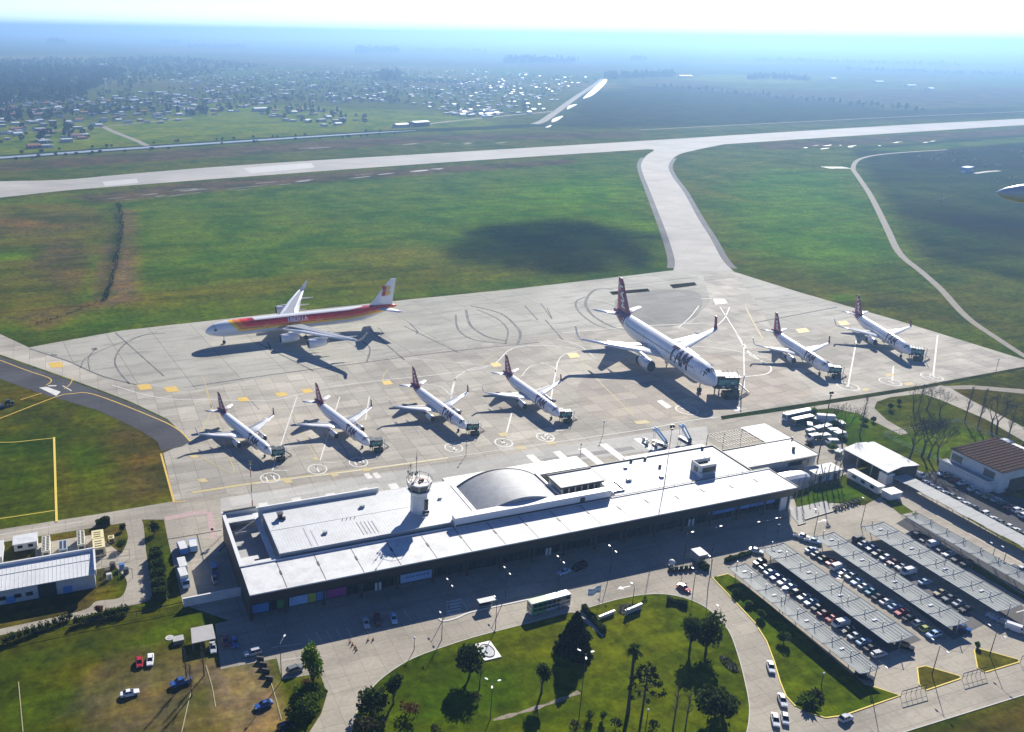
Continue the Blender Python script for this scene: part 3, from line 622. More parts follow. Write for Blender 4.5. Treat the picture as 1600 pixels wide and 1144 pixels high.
tp(v, 'barrel_vault', VA)
v = MB(); v.rings([[(x, 232.6, z-.1), (x, 233.1, z-.1), (x, 233.1, z+.22), (x, 232.6, z+.22)] for x, z in rg]); tp(v, 'vault_rim', DROOF)
for b_ in ((104.6, 212.9, 9, 105.3, 233, 11.7), (105.9, 213, 9, 106.3, 233, 11.2), (135.7, 213, 9, 136.5, 233, 11.0)): v = MB(); v.box(*b_); tp(v, 'vault_gutter', WPAINT)
v = MB(); v.box(105.3, 233.1, 9.0, 157, 241.3, 9.9); v.box(105.3, 213.2, 8.9, 136.8, 233, 9.2); v.box(81, 237.3, 6, 105.3, 241.3, 6.3); tp(v, 'rear_roof', GROOF)
v = MB(); v.box(81, 241.0, 0, 157, 241.3, 8.9); tp(v, 'rear_wall', WWALL)
# fascia beam in front of the vault
b_ = MB(); b_.box(96.6, 210.5, 10.05, 151.3, 213.1, 13.2); tp(b_, 'entrance_beam', mat('white_beam', (.72, .72, .74), .5, 0, .06, .6))
b_ = MB(); b_.box(96.8, 210.42, 10.3, 151.1, 210.5, 10.9); b_.box(140.0, 210.25, 10.6, 141.6, 210.5, 12.4); tp(b_, 'beam_dark_trim', DROOF)  # dark coloured strip and block standing proud of the beam face
# plant well with penthouse
p = MB(); p.box(137.4, 218.0, 9, 152.8, 226.0, 12.6); PH = tp(p, 'penthouse', GWALL)
p = MB(); p.box(137.0, 217.6, 12.62, 153.3, 226.3, 12.95); tp(p, 'penthouse_roof', WROOF, PH)
p = MB(); p.box(136.9, 226.3, 12.6, 153.4, 226.6, 13.3); p.box(136.7, 217.5, 12.55, 137.0, 226.6, 13.1); p.box(153.3, 217.6, 12.55, 153.6, 226.6, 13.0); p.box(137, 217.4, 12.3, 153.3, 217.6, 12.8); tp(p, 'penthouse_trim', DROOF, PH)
for k in range(6):
    p = MB(); p.box(138.2+k*2.4, 217.9, 10, 140.0+k*2.4, 217.98, 12.0); tp(p, 'louvre', DGLASS, PH)
p = MB(); p.box(136.5, 213.1, 8.6, 153.6, 218, 8.8); tp(p, 'well_floor', GWALL)
for x, y, a, b, c in ((138.6, 214.6, 3.2, 1.6, 1.5), (142.6, 214.3, 3.6, 1.5, 1.4), (147.4, 214.8, 3.0, 1.8, 1.5), (150.8, 214.6, 2.2, 1.6, 1.5), (145, 216.4, 1.2, 1.0, 2.0), (149.4, 216.6, 1.4, .8, 1.7), (152.2, 216.2, 1.1, 1.1, 1.8)):
    p = MB(); p.cbox((x, y, 8.8+c/2+.3), (a, b, c)); p.cbox((x, y, 8.8+c+.36), (a*.5, b*.6, .12)); tp(p, 'air_conditioner', STEEL)
# east roof
r = MB(); r.box(154.2, 211.35, 9.6, 208.4, 231.8, 10.15); ER = tp(r, 'east_roof', WROOF)
r = MB(); r.box(157, 231.8, 9.5, 208.6, 232.1, 10.55); r.box(208.4, 211.4, 9.5, 208.8, 232.1, 10.5); tp(r, 'east_roof_trim', DROOF)
r = MB(); r.box(157, 231.9, 0, 208.5, 232.0, 9.6); r.box(208.5, 211, 0, 208.55, 232, 9.6); r.box(154.3, 212, 0, 208, 231, 9.6); tp(r, 'east_wall', WWALL)
for x, y in ((173, 231.0), (178.5, 230.6), (203.5, 231.2), (180, 224)):
    r = MB(); r.cbox((x, y, 10.7), (.8, .6, 1.1)); tp(r, 'roof_vent', DSTEEL, ER)
for x in (171, 177, 184, 190, 199, 205):
    r = MB(); r.tube([(x, 211.6, 10.1), (x, 211.6, 11.3)], .06, 5); tp(r, 'lightning_rod', DSTEEL, ER)
r = MB(); r.box(154.5, 213.5, 10.15, 158.6, 220, 10.3); r.box(158.6, 213.6, 10.15, 158.75, 219.8, 10.75); r.box(154.5, 213.4, 10.15, 158.7, 213.55, 10.75); r.box(153.8, 220.5, 10.15, 156.4, 226, 10.22); tp(r, 'roof_walkway', STEEL, ER)
for x, y, a, b, c in ((58, 218, 1.2, .9, .7), (73, 229, 1.4, 1.0, .8), (98, 226, 1.0, .8, .6)):
    h = MB(); h.cbox((x, y, 11.5+c/2), (a, b, c)); h.cbox((x, y, 11.55+c), (a*1.15, b*1.15, .1)); tp(h, 'roof_vent', STEEL, HR)
for x, y, a, b, c in ((164, 219, 1.6, 1.1, .9), (176, 217.5, 1.2, 1.2, .7), (200, 224, 1.8, 1.2, 1.0), (168, 227, 1.0, 1.0, .6)):
    h = MB(); h.cbox((x, y, 10.15+c/2), (a, b, c)); h.cbox((x, y, 10.2+c), (a*.7, b*.7, .12)); tp(h, 'roof_vent', STEEL, ER)
# stair tower on the east roof
s = MB(); x0, x1, y0, y1 = 188.8, 195.6, 214.0, 218.8
s.box(x0, y0, 10.1, x0+.35, y1, 14.0); s.box(x0, y1-.35, 10.1, x1, y1, 14.0); s.box(x1-.3, y0, 10.1, x1, y0+.4, 13.6); s.box(x1-.3, y0+.4, 10.1, x1, y1-.4, 11.1)
s.box(x0+.35, y0, 10.1, x1-.3, y0+.3, 11.2); s.box(x0+.35, y0, 13.1, x1-.3, y0+.3, 13.9); s.box(x0+.35, y0, 11.2, x0+1.0, y0+.3, 13.1); s.box(188.2, 212.6, 10.1, 189.0, 214.6, 11.6)
ST = tp(s, 'stair_tower', WWALL)
s = MB(); s.box(x0+.35, y0+.3, 12.7, x1-.3, y1-.36, 12.85); tp(s, 'stair_tower_roof', DROOF, ST)
s = MB(); s.box(x0+1.0, y0+.12, 11.2, x1-.3, y0+.2, 13.1); tp(s, 'window', DGLASS, ST)
s = MB(); s.box(x0-.03, y0+1.0, 11.0, x0, y0+3.2, 12.9); tp(s, 'window', DGLASS, ST)
s = MB()
for k in range(8): x = x0+1.2+k*.62; s.box(x, y0-.35, 10.3, x+.08, y0-.3, 11.2)
s.box(x0+1, y0-.36, 11.15, x1, y0-.28, 11.25); tp(s, 'railing', DSTEEL, ST)

# ------------------------------------------------------------------ control tower on the roof
TC = (88.9, 221.2)
CT = empty('control_tower', (TC[0], TC[1], 11.5), 0, 'white control tower with glazed octagonal cab rising through the terminal roof', 'control tower')
CT.scale = (1, 1, 1.1)
def octo(r, z, sx=1., k=8, ph=math.pi/8): return [(r*sx*math.cos(2*math.pi*i/k+ph), r*math.sin(2*math.pi*i/k+ph), z) for i in range(k)]
def lp(mb, name, m, parent, smooth=False): return mb.build(name, m, parent, smooth)
s = MB(); s.rings([octo(2.65, 0), octo(2.55, 5.6), octo(3.3, 6.4), octo(3.45, 6.8)]); SH = lp(s, 'shaft', WWALL, CT)
s = MB(); s.box(.9, -2.6, 1.2, 2.1, -2.46, 4.6); lp(s, 'window', DGLASS, SH)
s = MB(); s.box(.3, -2.62, .1, 2.5, -2.5, 1.0); lp(s, 'door', DSTEEL, SH)
s = MB(); s.rings([octo(3.7, 6.8), octo(3.7, 7.1)]); lp(s, 'balcony', WPAINT, CT)
s = MB(); s.rings([octo(3.2, 7.1), octo(3.85, 9.2)]); CAB = lp(s, 'cab_glazing', DGLASS, CT)
s = MB()
for i in range(8):
    a = octo(3.24, 7.1)[i]; b = octo(3.9, 9.2)[i]; s.tube([a, b], .07, 5)
lp(s, 'cab_mullion', WPAINT, CAB)
s = MB(); s.rings([octo(4.0, 9.2), octo(4.05, 9.6)]); RF = lp(s, 'cab_roof', mat('cab_roof_white', (.66, .63, .60), .6, 0, .25, 1.6, (.25, .16, .13), .5, .9), CT)
s = MB(); P = octo(3.9, 10.6)
for i in range(8): s.tube([P[i], P[(i+1) % 8]], .06, 5); s.tube([octo(3.9, 9.6)[i], P[i]], .05, 5)
lp(s, 'railing', DSTEEL, RF)
for (x, y, h, r_) in ((-.4, 1.6, 8.2, .09), (-3.0, 1.4, 4.3, .05), (-1.9, 2.6, 5.0, .06), (1.0, 2.4, 2.8, .05), (2.6, -.6, 1.6, .05)):
    s = MB(); s.tube([(x, y, 9.6), (x, y, 9.6+h)], [r_*1.3, r_*.6], 5)
    if h > 4.5:
        s.tube([(x-.5, y, 9.6+h*.8), (x+.5, y, 9.6+h*.8)], .05, 4); s.tube([(x, y-.4, 9.6+h*.62), (x, y+.4, 9.6+h*.62)], .05, 4); s.cbox((x, y, 9.6+h*.75), (.35, .35, .3))
    lp(s, 'antenna', DSTEEL, RF)
for k in range(9):
    x, y = rnd.uniform(-2.8, .3), rnd.uniform(.2, 2.9)
    s = MB(); s.tube([(x, y, 9.6), (x, y, 11.3+rnd.uniform(0, 1.2))], .05, 4); s.cbox((x, y, 11.1+rnd.uniform(0, .8)), (.3, .4, .5)); lp(s, 'antenna', DSTEEL, RF)
s = MB(); s.cbox((.6, -.2, 9.9), (1.4, .9, .6)); s.cbox((-.3, -1.4, 9.8), (.5, .5, .4)); lp(s, 'roof_box', colmat('rust_box', (.22, .08, .05)), RF)

# ------------------------------------------------------------------ masts
def mast(p, h, label, group=None, r=.16, bands=False):
    o = empty('mast', p, 0, label, 'mast', group)
    n = 6
    if bands:
        for i in range(n):
            s = MB(); s.tube([(0, 0, h*i/n), (0, 0, h*(i+1)/n)], [r*(1.15-.5*i/n), r*(1.15-.5*(i+1)/n)], 6); s.build('mast_section', WPAINT if i % 2 else colmat('mast_red', (.30, .035, .04)), o)
    else:
        s = MB(); s.tube([(0, 0, 0), (0, 0, h)], [r*1.2, r*.7], 6); s.build('mast_section', DSTEEL, o)
    s = MB(); s.cbox((0, 0, h), (1.5, .3, .35)); s.cbox((-.6, -.15, h-.5), (.6, .4, .7)); s.cbox((.6, -.15, h-.5), (.6, .4, .7)); s.cbox((0, -.1, h-1.5), (.9, .3, .5)); s.build('floodlight', DSTEEL, o)
    return o
mast(G(394.5, 793), height_at((394.5, 793), (391.5, 721)), 'tall floodlight mast rising behind the west end of the terminal', None, .15, True)
m_base = G(1040, 757, 10.1); mast((m_base.x, m_base.y+.6, 10.15), 21.5, 'tallest red and white banded mast on the east roof of the terminal', None, .14, True)
q = G(1277, 722); mast(q, height_at((1277, 722), (1285, 612)), 'tall dark mast beside the parked service trucks', None, .22)
# ------------------------------------------------------------------ smaller buildings
def building(name, loc, label, cat='building', group=None): return empty(name, loc, 0, label, cat, group)
# annex hall east of the terminal
B = building('annex_hall', (229, 225, 0), 'low white roofed hall adjoining the east end of the terminal', 'hall')
a = MB(); a.box(212.6, 219.2, 0, 245.6, 232.0, 6.7); AW = tp(a, 'wall', GWALL, B)
a = MB(); a.box(229, 218.7, 6.7, 246.3, 232.6, 7.05); tp(a, 'roof', WROOF, B)
a = MB(); a.box(211.8, 218.7, 6.7, 229, 232.6, 6.98)
for k in range(10): a.box(212.1+k*.75, 219.0, 6.98, 212.3+k*.75, 232.3, 7.06)
tp(a, 'roof_sheet', mat('dull_roof_sheet', (.33, .35, .39), .6, 0, .1, .6), B)
a = MB(); a.box(246.3, 218.6, 6.6, 246.6, 232.8, 7.3); a.box(211.6, 232.6, 6.6, 246.6, 232.9, 7.3); a.box(228.5, 218.3, 6.6, 246.3, 218.6, 6.95); a.box(211.2, 218.6, 6.4, 211.7, 232.8, 7.3); tp(a, 'roof_edge_trim', DROOF, B)
a = MB(); a.cbox((239.5, 224.2, 7.9), (.8, .8, 1.7)); tp(a, 'chimney', DSTEEL, B)
a = MB(); a.box(233, 219.1, 3.8, 243, 219.18, 5.6); tp(a, 'window', DGLASS, AW)
a = MB(); a.cbox((246.4, 232.3, 7.6), (.5, .5, .6)); a.cbox((245.2, 231.2, 7.3), (.3, .3, .5)); tp(a, 'roof_vent', DSTEEL, B)
# frame shelter and white canopy roof behind it
B = building('frame_shelter', (235, 243, 0), 'open steel frame shelter half roofed in white beside the service road', 'shelter')
a = MB(); a.box(238.0, 235.6, 4.8, 250.2, 250.8, 5.05); tp(a, 'roof', WROOF, B)
for k in range(13):
    a = MB(); x = 221.6+k*1.36; a.box(x-.06, 235.2, 4.72, x+.06, 249.8, 4.92); tp(a, 'rafter', DSTEEL, B)
for y in (235.4, 239, 242.5, 246, 249.6):
    a = MB(); a.box(221.2, y-.06, 4.92, 238.0, y+.06, 5.06); tp(a, 'beam', DSTEEL, B)
for x in (221.4, 229.5, 238, 249.8):
    for y in (235.5, 249.6):
        a = MB(); a.box(x-.1, y-.1, 0, x+.1, y+.1, 4.75); tp(a, 'post', DSTEEL, B)
B = building('rear_canopy', (196, 242, 0), 'long low white canopy along the apron side of the terminal', 'canopy')
a = MB(); a.box(178.2, 240.2, 4.6, 214, 243.6, 4.9); tp(a, 'roof', WROOF, B)
for k in range(7):
    a = MB(); a.box(178.6+k*5.8, 243.0, 0, 178.9+k*5.8, 243.3, 4.6); tp(a, 'post', STEEL, B)
a = MB(); a.box(178, 240.0, 0, 178.3, 241.6, 4.6); a.box(178.2, 232.2, 4.2, 208, 240.2, 4.5); tp(a, 'side_panel', GWALL, B)
# silver domed shed
B = building('arched_shed', (229, 213.5, 0), 'pale silver arched shed between the terminal and the white workshop', 'shed')
a = MB(); rg = []
for x in (219.5, 224, 230, 234.5, 236.4):
    s = 1.0 if x < 233 else (.86 if x < 236 else .6)
    rg.append([(x, 213.3+4.2*s*math.cos(math.pi*i/8), .1+(1.9+3.0*s*math.sin(math.pi*i/8) if 0 < i < 8 else (0 if i in (0, 8) else 1.9))) for i in range(9)])
a.rings(rg, closed=True); tp(a, 'shell', mat('silver_sheet', (.55, .57, .60), .35, .3, .1, .7), B)
a = MB(); a.box(236.2, 212.4, .1, 236.75, 214.4, 2.4); tp(a, 'door', DSTEEL, B)
# white workshop beside it
B = building('workshop', (245, 213.5, 0), 'small white flat roofed workshop behind a row of bare trees', 'workshop')
a = MB(); a.box(238.6, 211.4, 0, 250.4, 216.0, 3.7); WK = tp(a, 'wall', WWALL, B)
a = MB(); a.box(238.2, 210.8, 3.7, 250.9, 216.6, 4.0); tp(a, 'roof', WROOF, B)
for k in range(3):
    a = MB(); a.box(240.2+k*3.5, 211.3, .1, 241.9+k*3.5, 211.38, 2.6); tp(a, 'door', BLUEP if k == 1 else DSTEEL, WK)
# long white trailer
B = building('site_container', (255, 204, 0), 'long white site container parked beside the white hangar', 'container')
a = MB(); a.box(253.2, 197.4, .5, 256.2, 211.0, 3.1); CN = tp(a, 'body', WPAINT, B)
a = MB(); a.box(253.0, 197.2, 3.1, 256.4, 211.2, 3.25); tp(a, 'roof', WROOF, B)
for k in range(3):
    a = MB(); a.box(253.14, 199+k*4, 1.5, 253.19, 200.6+k*4, 2.6); tp(a, 'window', DGLASS, CN)
B = building('site_cabin', (256.5, 194.6, 0), 'pale square cabin at the car park end of the white container', 'cabin')
a = MB(); a.box(254.0, 192.6, .2, 259.2, 196.3, 2.6); tp(a, 'body', WWALL, B)
a = MB(); a.box(253.8, 192.4, 2.6, 259.4, 196.5, 2.75); tp(a, 'roof', GROOF, B)
# white gabled hangar
B = building('hangar', (269, 212, 0), 'white gable roofed open hangar beside the bare trees', 'hangar')
xs = ((262.2, 4.9), (268.6, 6.3), (277.6, 5.4)); y0, y1 = 201.9, 222.6
a = MB(); a.rings([[(x, y0, z), (x, y1, z), (x, y1, z+.22), (x, y0, z+.22)] for x, z in xs]); tp(a, 'roof', WROOF, B)
a = MB(); a.box(277.0, y0+.5, 0, 277.3, y1-.4, 5.3); a.box(262.8, y1-.7, 0, 277, y1-.4, 5.0); tp(a, 'wall', GWALL, B)
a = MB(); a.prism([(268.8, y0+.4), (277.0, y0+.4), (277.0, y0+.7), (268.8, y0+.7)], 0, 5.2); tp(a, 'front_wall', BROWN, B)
for y in (202.6, 209, 215.5, 222):
    a = MB(); a.box(262.5, y-.12, 0, 262.75, y+.12, 4.9); tp(a, 'post', STEEL, B)
a = MB(); a.box(262.4, y0+.2, 0, 266.0, y0+3.6, 4.0); tp(a, 'lean_to', WWALL, B)
# rust roofed building
B = building('rust_roofed_building', (303, 195, 0), 'two storey pale building with a ribbed rust brown roof', 'building')
yb0, yb1 = 183.5, 204.5
a = MB(); a.box(295.4, yb0+.6, 0, 316, yb1-.4, 8.3); RW = tp(a, 'upper_wall', WWALL, B)
RUST = mat('rust_roof', (.050, .024, .018), .9, 0, .25, .7, (.025, .014, .012), .6, .3, spec=.05)
a = MB(); zr = 8.5
a.rings([[(294.4, y, zr), (318, y, zr+.9), (318, y, zr+1.1), (294.4, y, zr+.2)] for y in (yb0, yb1)]); RR = tp(a, 'roof', RUST, B)
a = MB()
for k in range(13):
    y = yb0+.8+k*1.6; a.rings([[(294.5, y, zr+.2), (294.5, y+.16, zr+.2), (294.5, y+.16, zr+.4), (294.5, y, zr+.4)], [(318, y, zr+1.1), (318, y+.16, zr+1.1), (318, y+.16, zr+1.3), (318, y, zr+1.3)]])
tp(a, 'roof_rib', mat('rust_rib_light', (.16, .105, .09), .8, 0, .2, .9, spec=.1), RR)
a = MB(); a.box(291.6, 185.8, 0, 295.4, 205.0, 3.6); LW = tp(a, 'lower_wall', WWALL, B)
a = MB(); a.box(291.4, 185.6, 3.6, 295.5, 205.4, 3.75); tp(a, 'terrace', GWALL, B)
a = MB(); a.box(291.4, 185.6, 3.75, 291.6, 205.4, 4.5); a.box(291.6, 185.6, 3.75, 295.4, 185.8, 4.5); tp(a, 'parapet', WPAINT, B)
for y in (186.6, 199.4):
    a = MB(); a.box(295.3, y, 4.4, 295.39, y+4.2, 7.0); tp(a, 'shutter', mat('olive_shutter', (.16, .15, .12), .7, 0, .15, 1.), RW)
a = MB(); a.box(300, yb0+.52, .1, 312, yb0+.6, 5.0); tp(a, 'garage_door', BROWN, RW)
a = MB(); a.box(318.5, 190, 0, 326, 202, 6.5); a.box(318.3, 189.8, 6.5, 326.2, 202.2, 6.8); tp(a, 'side_block', WWALL, B)
# white rounded glasshouse behind it
B = building('glasshouse', (323, 208, 0), 'white framed glasshouse behind the rust roofed building', 'glasshouse')
a = MB(); rg = []
for x in (318, 321, 324, 327, 330):
    rg.append([(x, 207.2+4.2*math.cos(math.pi*i/8), .1+5.6*math.sin(math.pi*i/8)**.7) for i in range(9)])
a.rings(rg); tp(a, 'cover', mat('glasshouse_film', (.55, .60, .66), .25, 0, .2, .8), B)
for rgk in rg:
    a = MB(); a.tube([(p[0], p[1]+(.05 if p[1] > 207.2 else -.05), p[2]+.05) for p in rgk], .12, 4); tp(a, 'hoop', WPAINT, B)
# shed by the yard: white wall, grey carport
B = building('boundary_wall', (23, 211.6, 0), 'white painted wall closing the south side of the loading yard', 'wall')
a = MB(); a.box(15.4, 211.6, 0, 31.4, 211.9, 2.7); tp(a, 'panel', WWALL, B)
a = MB(); a.box(15.3, 211.5, 2.7, 31.5, 212.0, 2.85); tp(a, 'coping', WPAINT, B)
B = building('carport', (19.2, 195.2, 0), 'small grey flat roofed carport on the lawn by the forecourt', 'carport')
c0 = [G(298, 982, 2.5), G(332, 975.5, 2.5), G(337, 998, 2.5), G(300, 1006, 2.5)]
a = MB(); a.prism([(p.x, p.y) for p in c0], 2.4, 2.6); tp(a, 'roof', mat('grey_felt_roof', (.36, .35, .35), .8, 0, .1, 1.), B)
for p in c0:
    a = MB(); cxx = sum(v.x for v in c0)/4; cyy = sum(v.y for v in c0)/4; a.tube([(p.x+.06*(cxx-p.x), p.y+.06*(cyy-p.y), 0), (p.x+.06*(cxx-p.x), p.y+.06*(cyy-p.y), 2.4)], .1, 5); tp(a, 'post', STEEL, B)
# ------------------------------------------------------------------ generator compound on the left
B = building('plant_building', (-20, 234, 0), 'long pale shed with a ribbed metal roof in the generator yard', 'building')
a = MB(); a.box(-62, 229.2, 0, -7.0, 239.2, 5.6); PW = tp(a, 'wall', mat('pale_plant_wall', (.50, .51, .54), .75, 0, .1, .6, (.3, .29, .28), .5, .3), B)
a = MB(); a.rings([[(x, 227.6, 5.3), (x, 238.9, 6.1), (x, 238.9, 6.3), (x, 227.6, 5.5)] for x in (-62.3, -6.9)]); PR = tp(a, 'roof', mat('ribbed_white_roof', (.66, .67, .68), .5, 0, .06, .5, (.42, .41, .42), .5, .12), B)
a = MB(); x = -62.
while x < -7.2: a.rings([[(x, 227.6, 5.5), (x+.08, 227.6, 5.5), (x+.08, 227.6, 5.56), (x, 227.6, 5.56)], [(x, 238.9, 6.3), (x+.08, 238.9, 6.3), (x+.08, 238.9, 6.36), (x, 238.9, 6.36)]]); x += 1.1
tp(a, 'roof_rib', GROOF, PR)
a = MB(); a.box(-62, 234.6, 6.0, -7.4, 234.75, 6.1); tp(a, 'roof_ridge_line', STEEL, PR)
a = MB(); a.box(-62.4, 238.9, 4, -6.4, 239.4, 7.2); a.box(-6.85, 227.4, 5.0, -6.4, 238.9, 7.0); tp(a, 'parapet', WPAINT, B)
a = MB(); a.box(-22.2, 229.05, 0, -17.4, 229.19, 4.6); tp(a, 'garage_door', DROOF, PW)
for x in (-24.5, -27.5, -31.5):
    a = MB(); a.box(x-.9, 229.1, 1.4, x+.9, 229.19, 2.6); tp(a, 'window', DGLASS, PW)
for x0, x1 in ((-16.5, -13.2), (-12.6, -7.5), (-30, -23)):
    a = MB(); a.box(x0, 229.1, 4.4, x1, 229.19, 4.95); tp(a, 'window', DGLASS, PW)
for x, m_ in ((-29.5, BLUEP), (-14.5, BLUEP)):
    a = MB(); a.box(x-1.2, 229.1, 0, x+1.2, 229.19, 2.3); tp(a, 'door', m_, PW)
def genset(x0, y0, x1, y1, h, m, label, louv, group=None):
    g = empty('generator_set', ((x0+x1)/2, (y0+y1)/2, 0), 0, label, 'generator', group)
    lx, ly = (x1-x0)/2, (y1-y0)/2
    s = MB(); s.box(-lx, -ly, .15, lx, ly, h); bd = s.build('housing', m, g)
    s = MB(); s.box(-lx-.1, -ly-.1, 0, lx+.1, ly+.1, .15); s.build('base_frame', DSTEEL, g)
    if louv:
        for i in range(2):
            s = MB()
            for k in range(9): s.cbox((-lx/2+lx*i, -ly+.7+k*(2*ly-1.4)/8, h+.03), (lx*.62, .55, .05))
            s.build('fan_grille', DSTEEL, bd)
    else:
        for k in range(3):
            s = MB(); s.cbox((0, -ly+1.2+k*(2*ly-2.4)/2, h+.1), (lx*1.1, .5, .2)); s.build('roof_hatch', m, bd)
    s = MB(); s.cbox((0, -ly-.05, h*.5), (lx*1.3, .08, h*.55)); s.build('louvre', DSTEEL, bd)
    return g
CREAM = colmat('cream_paint', (.62, .60, .50)); PYELW = colmat('pale_yellow_paint', (.68, .60, .34))
genset(-21.5, 248.6, -19.2, 257.6, 3.2, CREAM, 'cream generator with a twin row of roof fans, nearest the white cabin', True, 'generator sets')
genset(-11.4, 249.0, -9.2, 257.5, 3.2, CREAM, 'cream generator with roof fans beside the yellow housings', True, 'generator sets')
genset(-16.7, 249.0, -14.4, 254.4, 2.5, colmat('blue_grey_paint', (.30, .38, .50)), 'low blue generator between the two cream ones', True, 'generator sets')
genset(-7.1, 251.0, -3.6, 256.0, 3.2, PYELW, 'pale yellow plant housing nearer the service road', False, 'yellow plant housings')
genset(-7.0, 245.4, -3.5, 250.6, 3.2, PYELW, 'pale yellow plant housing nearer the long shed', False, 'yellow plant housings')
genset(-2.4, 252.2, -.6, 254.2, 1.6, PYELW, 'small yellow box east of the plant housings', False)
B = building('site_cabin', (-26.3, 258.5, 0), 'white cabin with a flat roof beside the generators', 'cabin')
a = MB(); a.box(-29.6, 256.0, .3, -23.0, 261.2, 2.7); CB = tp(a, 'body', WWALL, B)
a = MB(); a.box(-29.9, 255.8, 2.7, -22.8, 261.4, 2.85); tp(a, 'roof', WROOF, B)
for k in range(2):
    a = MB(); a.box(-28.6+k*3, 255.94, 1.2, -27.2+k*3, 255.99, 2.2); tp(a, 'window', DGLASS, CB)
B = building('site_cabin', (-35.4, 255.4, 0), 'white cabin cut by the left edge beside the service road', 'cabin')
a = MB(); a.box(-38.6, 250.6, .3, -32.6, 260.0, 2.5); tp(a, 'body', WWALL, B)
a = MB(); a.box(-38.8, 250.4, 2.5, -32.4, 260.2, 2.65); tp(a, 'roof', WROOF, B)
# pipe frame beside the shed
B = building('pipe_rack', (-1.5, 236, 0), 'open pipe rack with tanks beside the long plant shed', 'pipe rack')
for x in (-5.0, -.5, 3.2):
    for y in (230.5, 241.5):
        a = MB(); a.tube([(x, y, 0), (x, y, 3.4)], .08, 5); tp(a, 'post', STEEL, B)
for y in (230.5, 234, 238, 241.5):
    a = MB(); a.tube([(-5, y, 3.4), (3.2, y, 3.4)], .07, 5); tp(a, 'beam', STEEL, B)
for k, (x, y, m_) in enumerate(((-3.6, 235, BROWN), (-2.0, 238, BROWN), (.6, 236.5, BLUEP), (1.6, 233.6, DSTEEL), (-3.2, 232.4, colmat('pale_tank', (.5, .48, .42))))):
    a = MB(); a.tube([(x, y, 0), (x, y, 1.8)], .8, 10); tp(a, 'tank', m_, B)
# small buildings of the forecourt
B = building('ticket_kiosk', (166.8, 184, 0), 'small white roofed ticket kiosk at the car park entrance', 'kiosk')
a = MB(); a.box(165.6, 182.4, 0, 167.9, 185.2, 2.5); KW = tp(a, 'wall', GWALL, B)
a = MB(); a.box(165.0, 181.8, 3.0, 168.5, 185.9, 3.25); tp(a, 'roof', WROOF, B)
for x in (165.3, 168.2):
    for y in (182.1, 185.6):
        a = MB(); a.tube([(x, y, 0), (x, y, 3.0)], .07, 5); tp(a, 'post', WPAINT, B)
a = MB(); a.box(165.7, 182.32, 1.0, 167.8, 182.39, 2.2); tp(a, 'window', DGLASS, KW)
B = building('bus_shelter', (94.9, 184, 0), 'small white roofed shelter on the forecourt kerb', 'shelter')
a = MB(); a.box(92.4, 182.9, 2.5, 97.4, 184.9, 2.65); tp(a, 'roof', WROOF, B)
for x in (92.8, 97.0):
    a = MB(); a.tube([(x, 184.3, 0), (x, 184.3, 2.5)], .07, 5); tp(a, 'post', STEEL, B)
a = MB(); a.box(92.8, 184.45, .4, 97.0, 184.5, 2.2); tp(a, 'back_panel', DGLASS, B)
a = MB(); a.box(93.2, 183.7, .4, 96.6, 184.1, .5); tp(a, 'bench', STEEL, B)
B = building('monument', (87.1, 167, 0), 'white paved slab with an oval emblem lying on the park lawn', 'monument')
a = MB(); a.box(84.8, 163.4, 0, 89.6, 170.2, .35); tp(a, 'slab', mat('white_stone', (.72, .70, .67), .7, 0, .08, 1.), B)
a = MB(); a.prism([(87.1+1.75*math.cos(t), 166.7+2.5*math.sin(t)) for t in [2*math.pi*k/20 for k in range(20)]], .35, .42); EM = tp(a, 'emblem', mat('grey_mosaic', (.30, .32, .36), .6, 0, .45, 1.8), B)
a = MB(); a.tube([(87.1+1.8*math.cos(t), 166.7+2.55*math.sin(t), .45) for t in [2*math.pi*k/24 for k in range(25)]], .09, 5); a.box(87.4, 168.2, .42, 87.8, 168.6, .6); tp(a, 'emblem_rim', DSTEEL, EM)
for (xa, ya, xb, yb, lab, dk) in ((121.9, 168.6, 127.4, 169.6, 'white edged sign wall by the clipped hedge', False), (129.6, 167.6, 135.6, 168.8, 'white topped sign wall in front of the round flower bed', True)):
    B = building('sign_wall', ((xa+xb)/2, (ya+yb)/2, 0), lab, 'sign wall')
    ang = math.atan2(yb-ya, xb-xa); Lh = math.hypot(xb-xa, yb-ya)/2
    B.rotation_euler = (0, 0, ang)
    a = MB(); a.box(-Lh, -.15, .3, Lh, .15, 1.9 if dk else 1.0); a.build('panel', colmat('sign_grey', (.40, .42, .46)) if dk else WWALL, B)
    a = MB(); a.box(-Lh-.1, -.3, 1.9 if dk else 1.0, Lh+.1, .3, 2.1 if dk else 1.25); a.build('cap', WPAINT, B)
    for sx in (-.7, .7):
        a = MB(); a.box(sx*Lh-.2, -.2, 0, sx*Lh+.2, .2, .3); a.build('footing', GWALL, B)
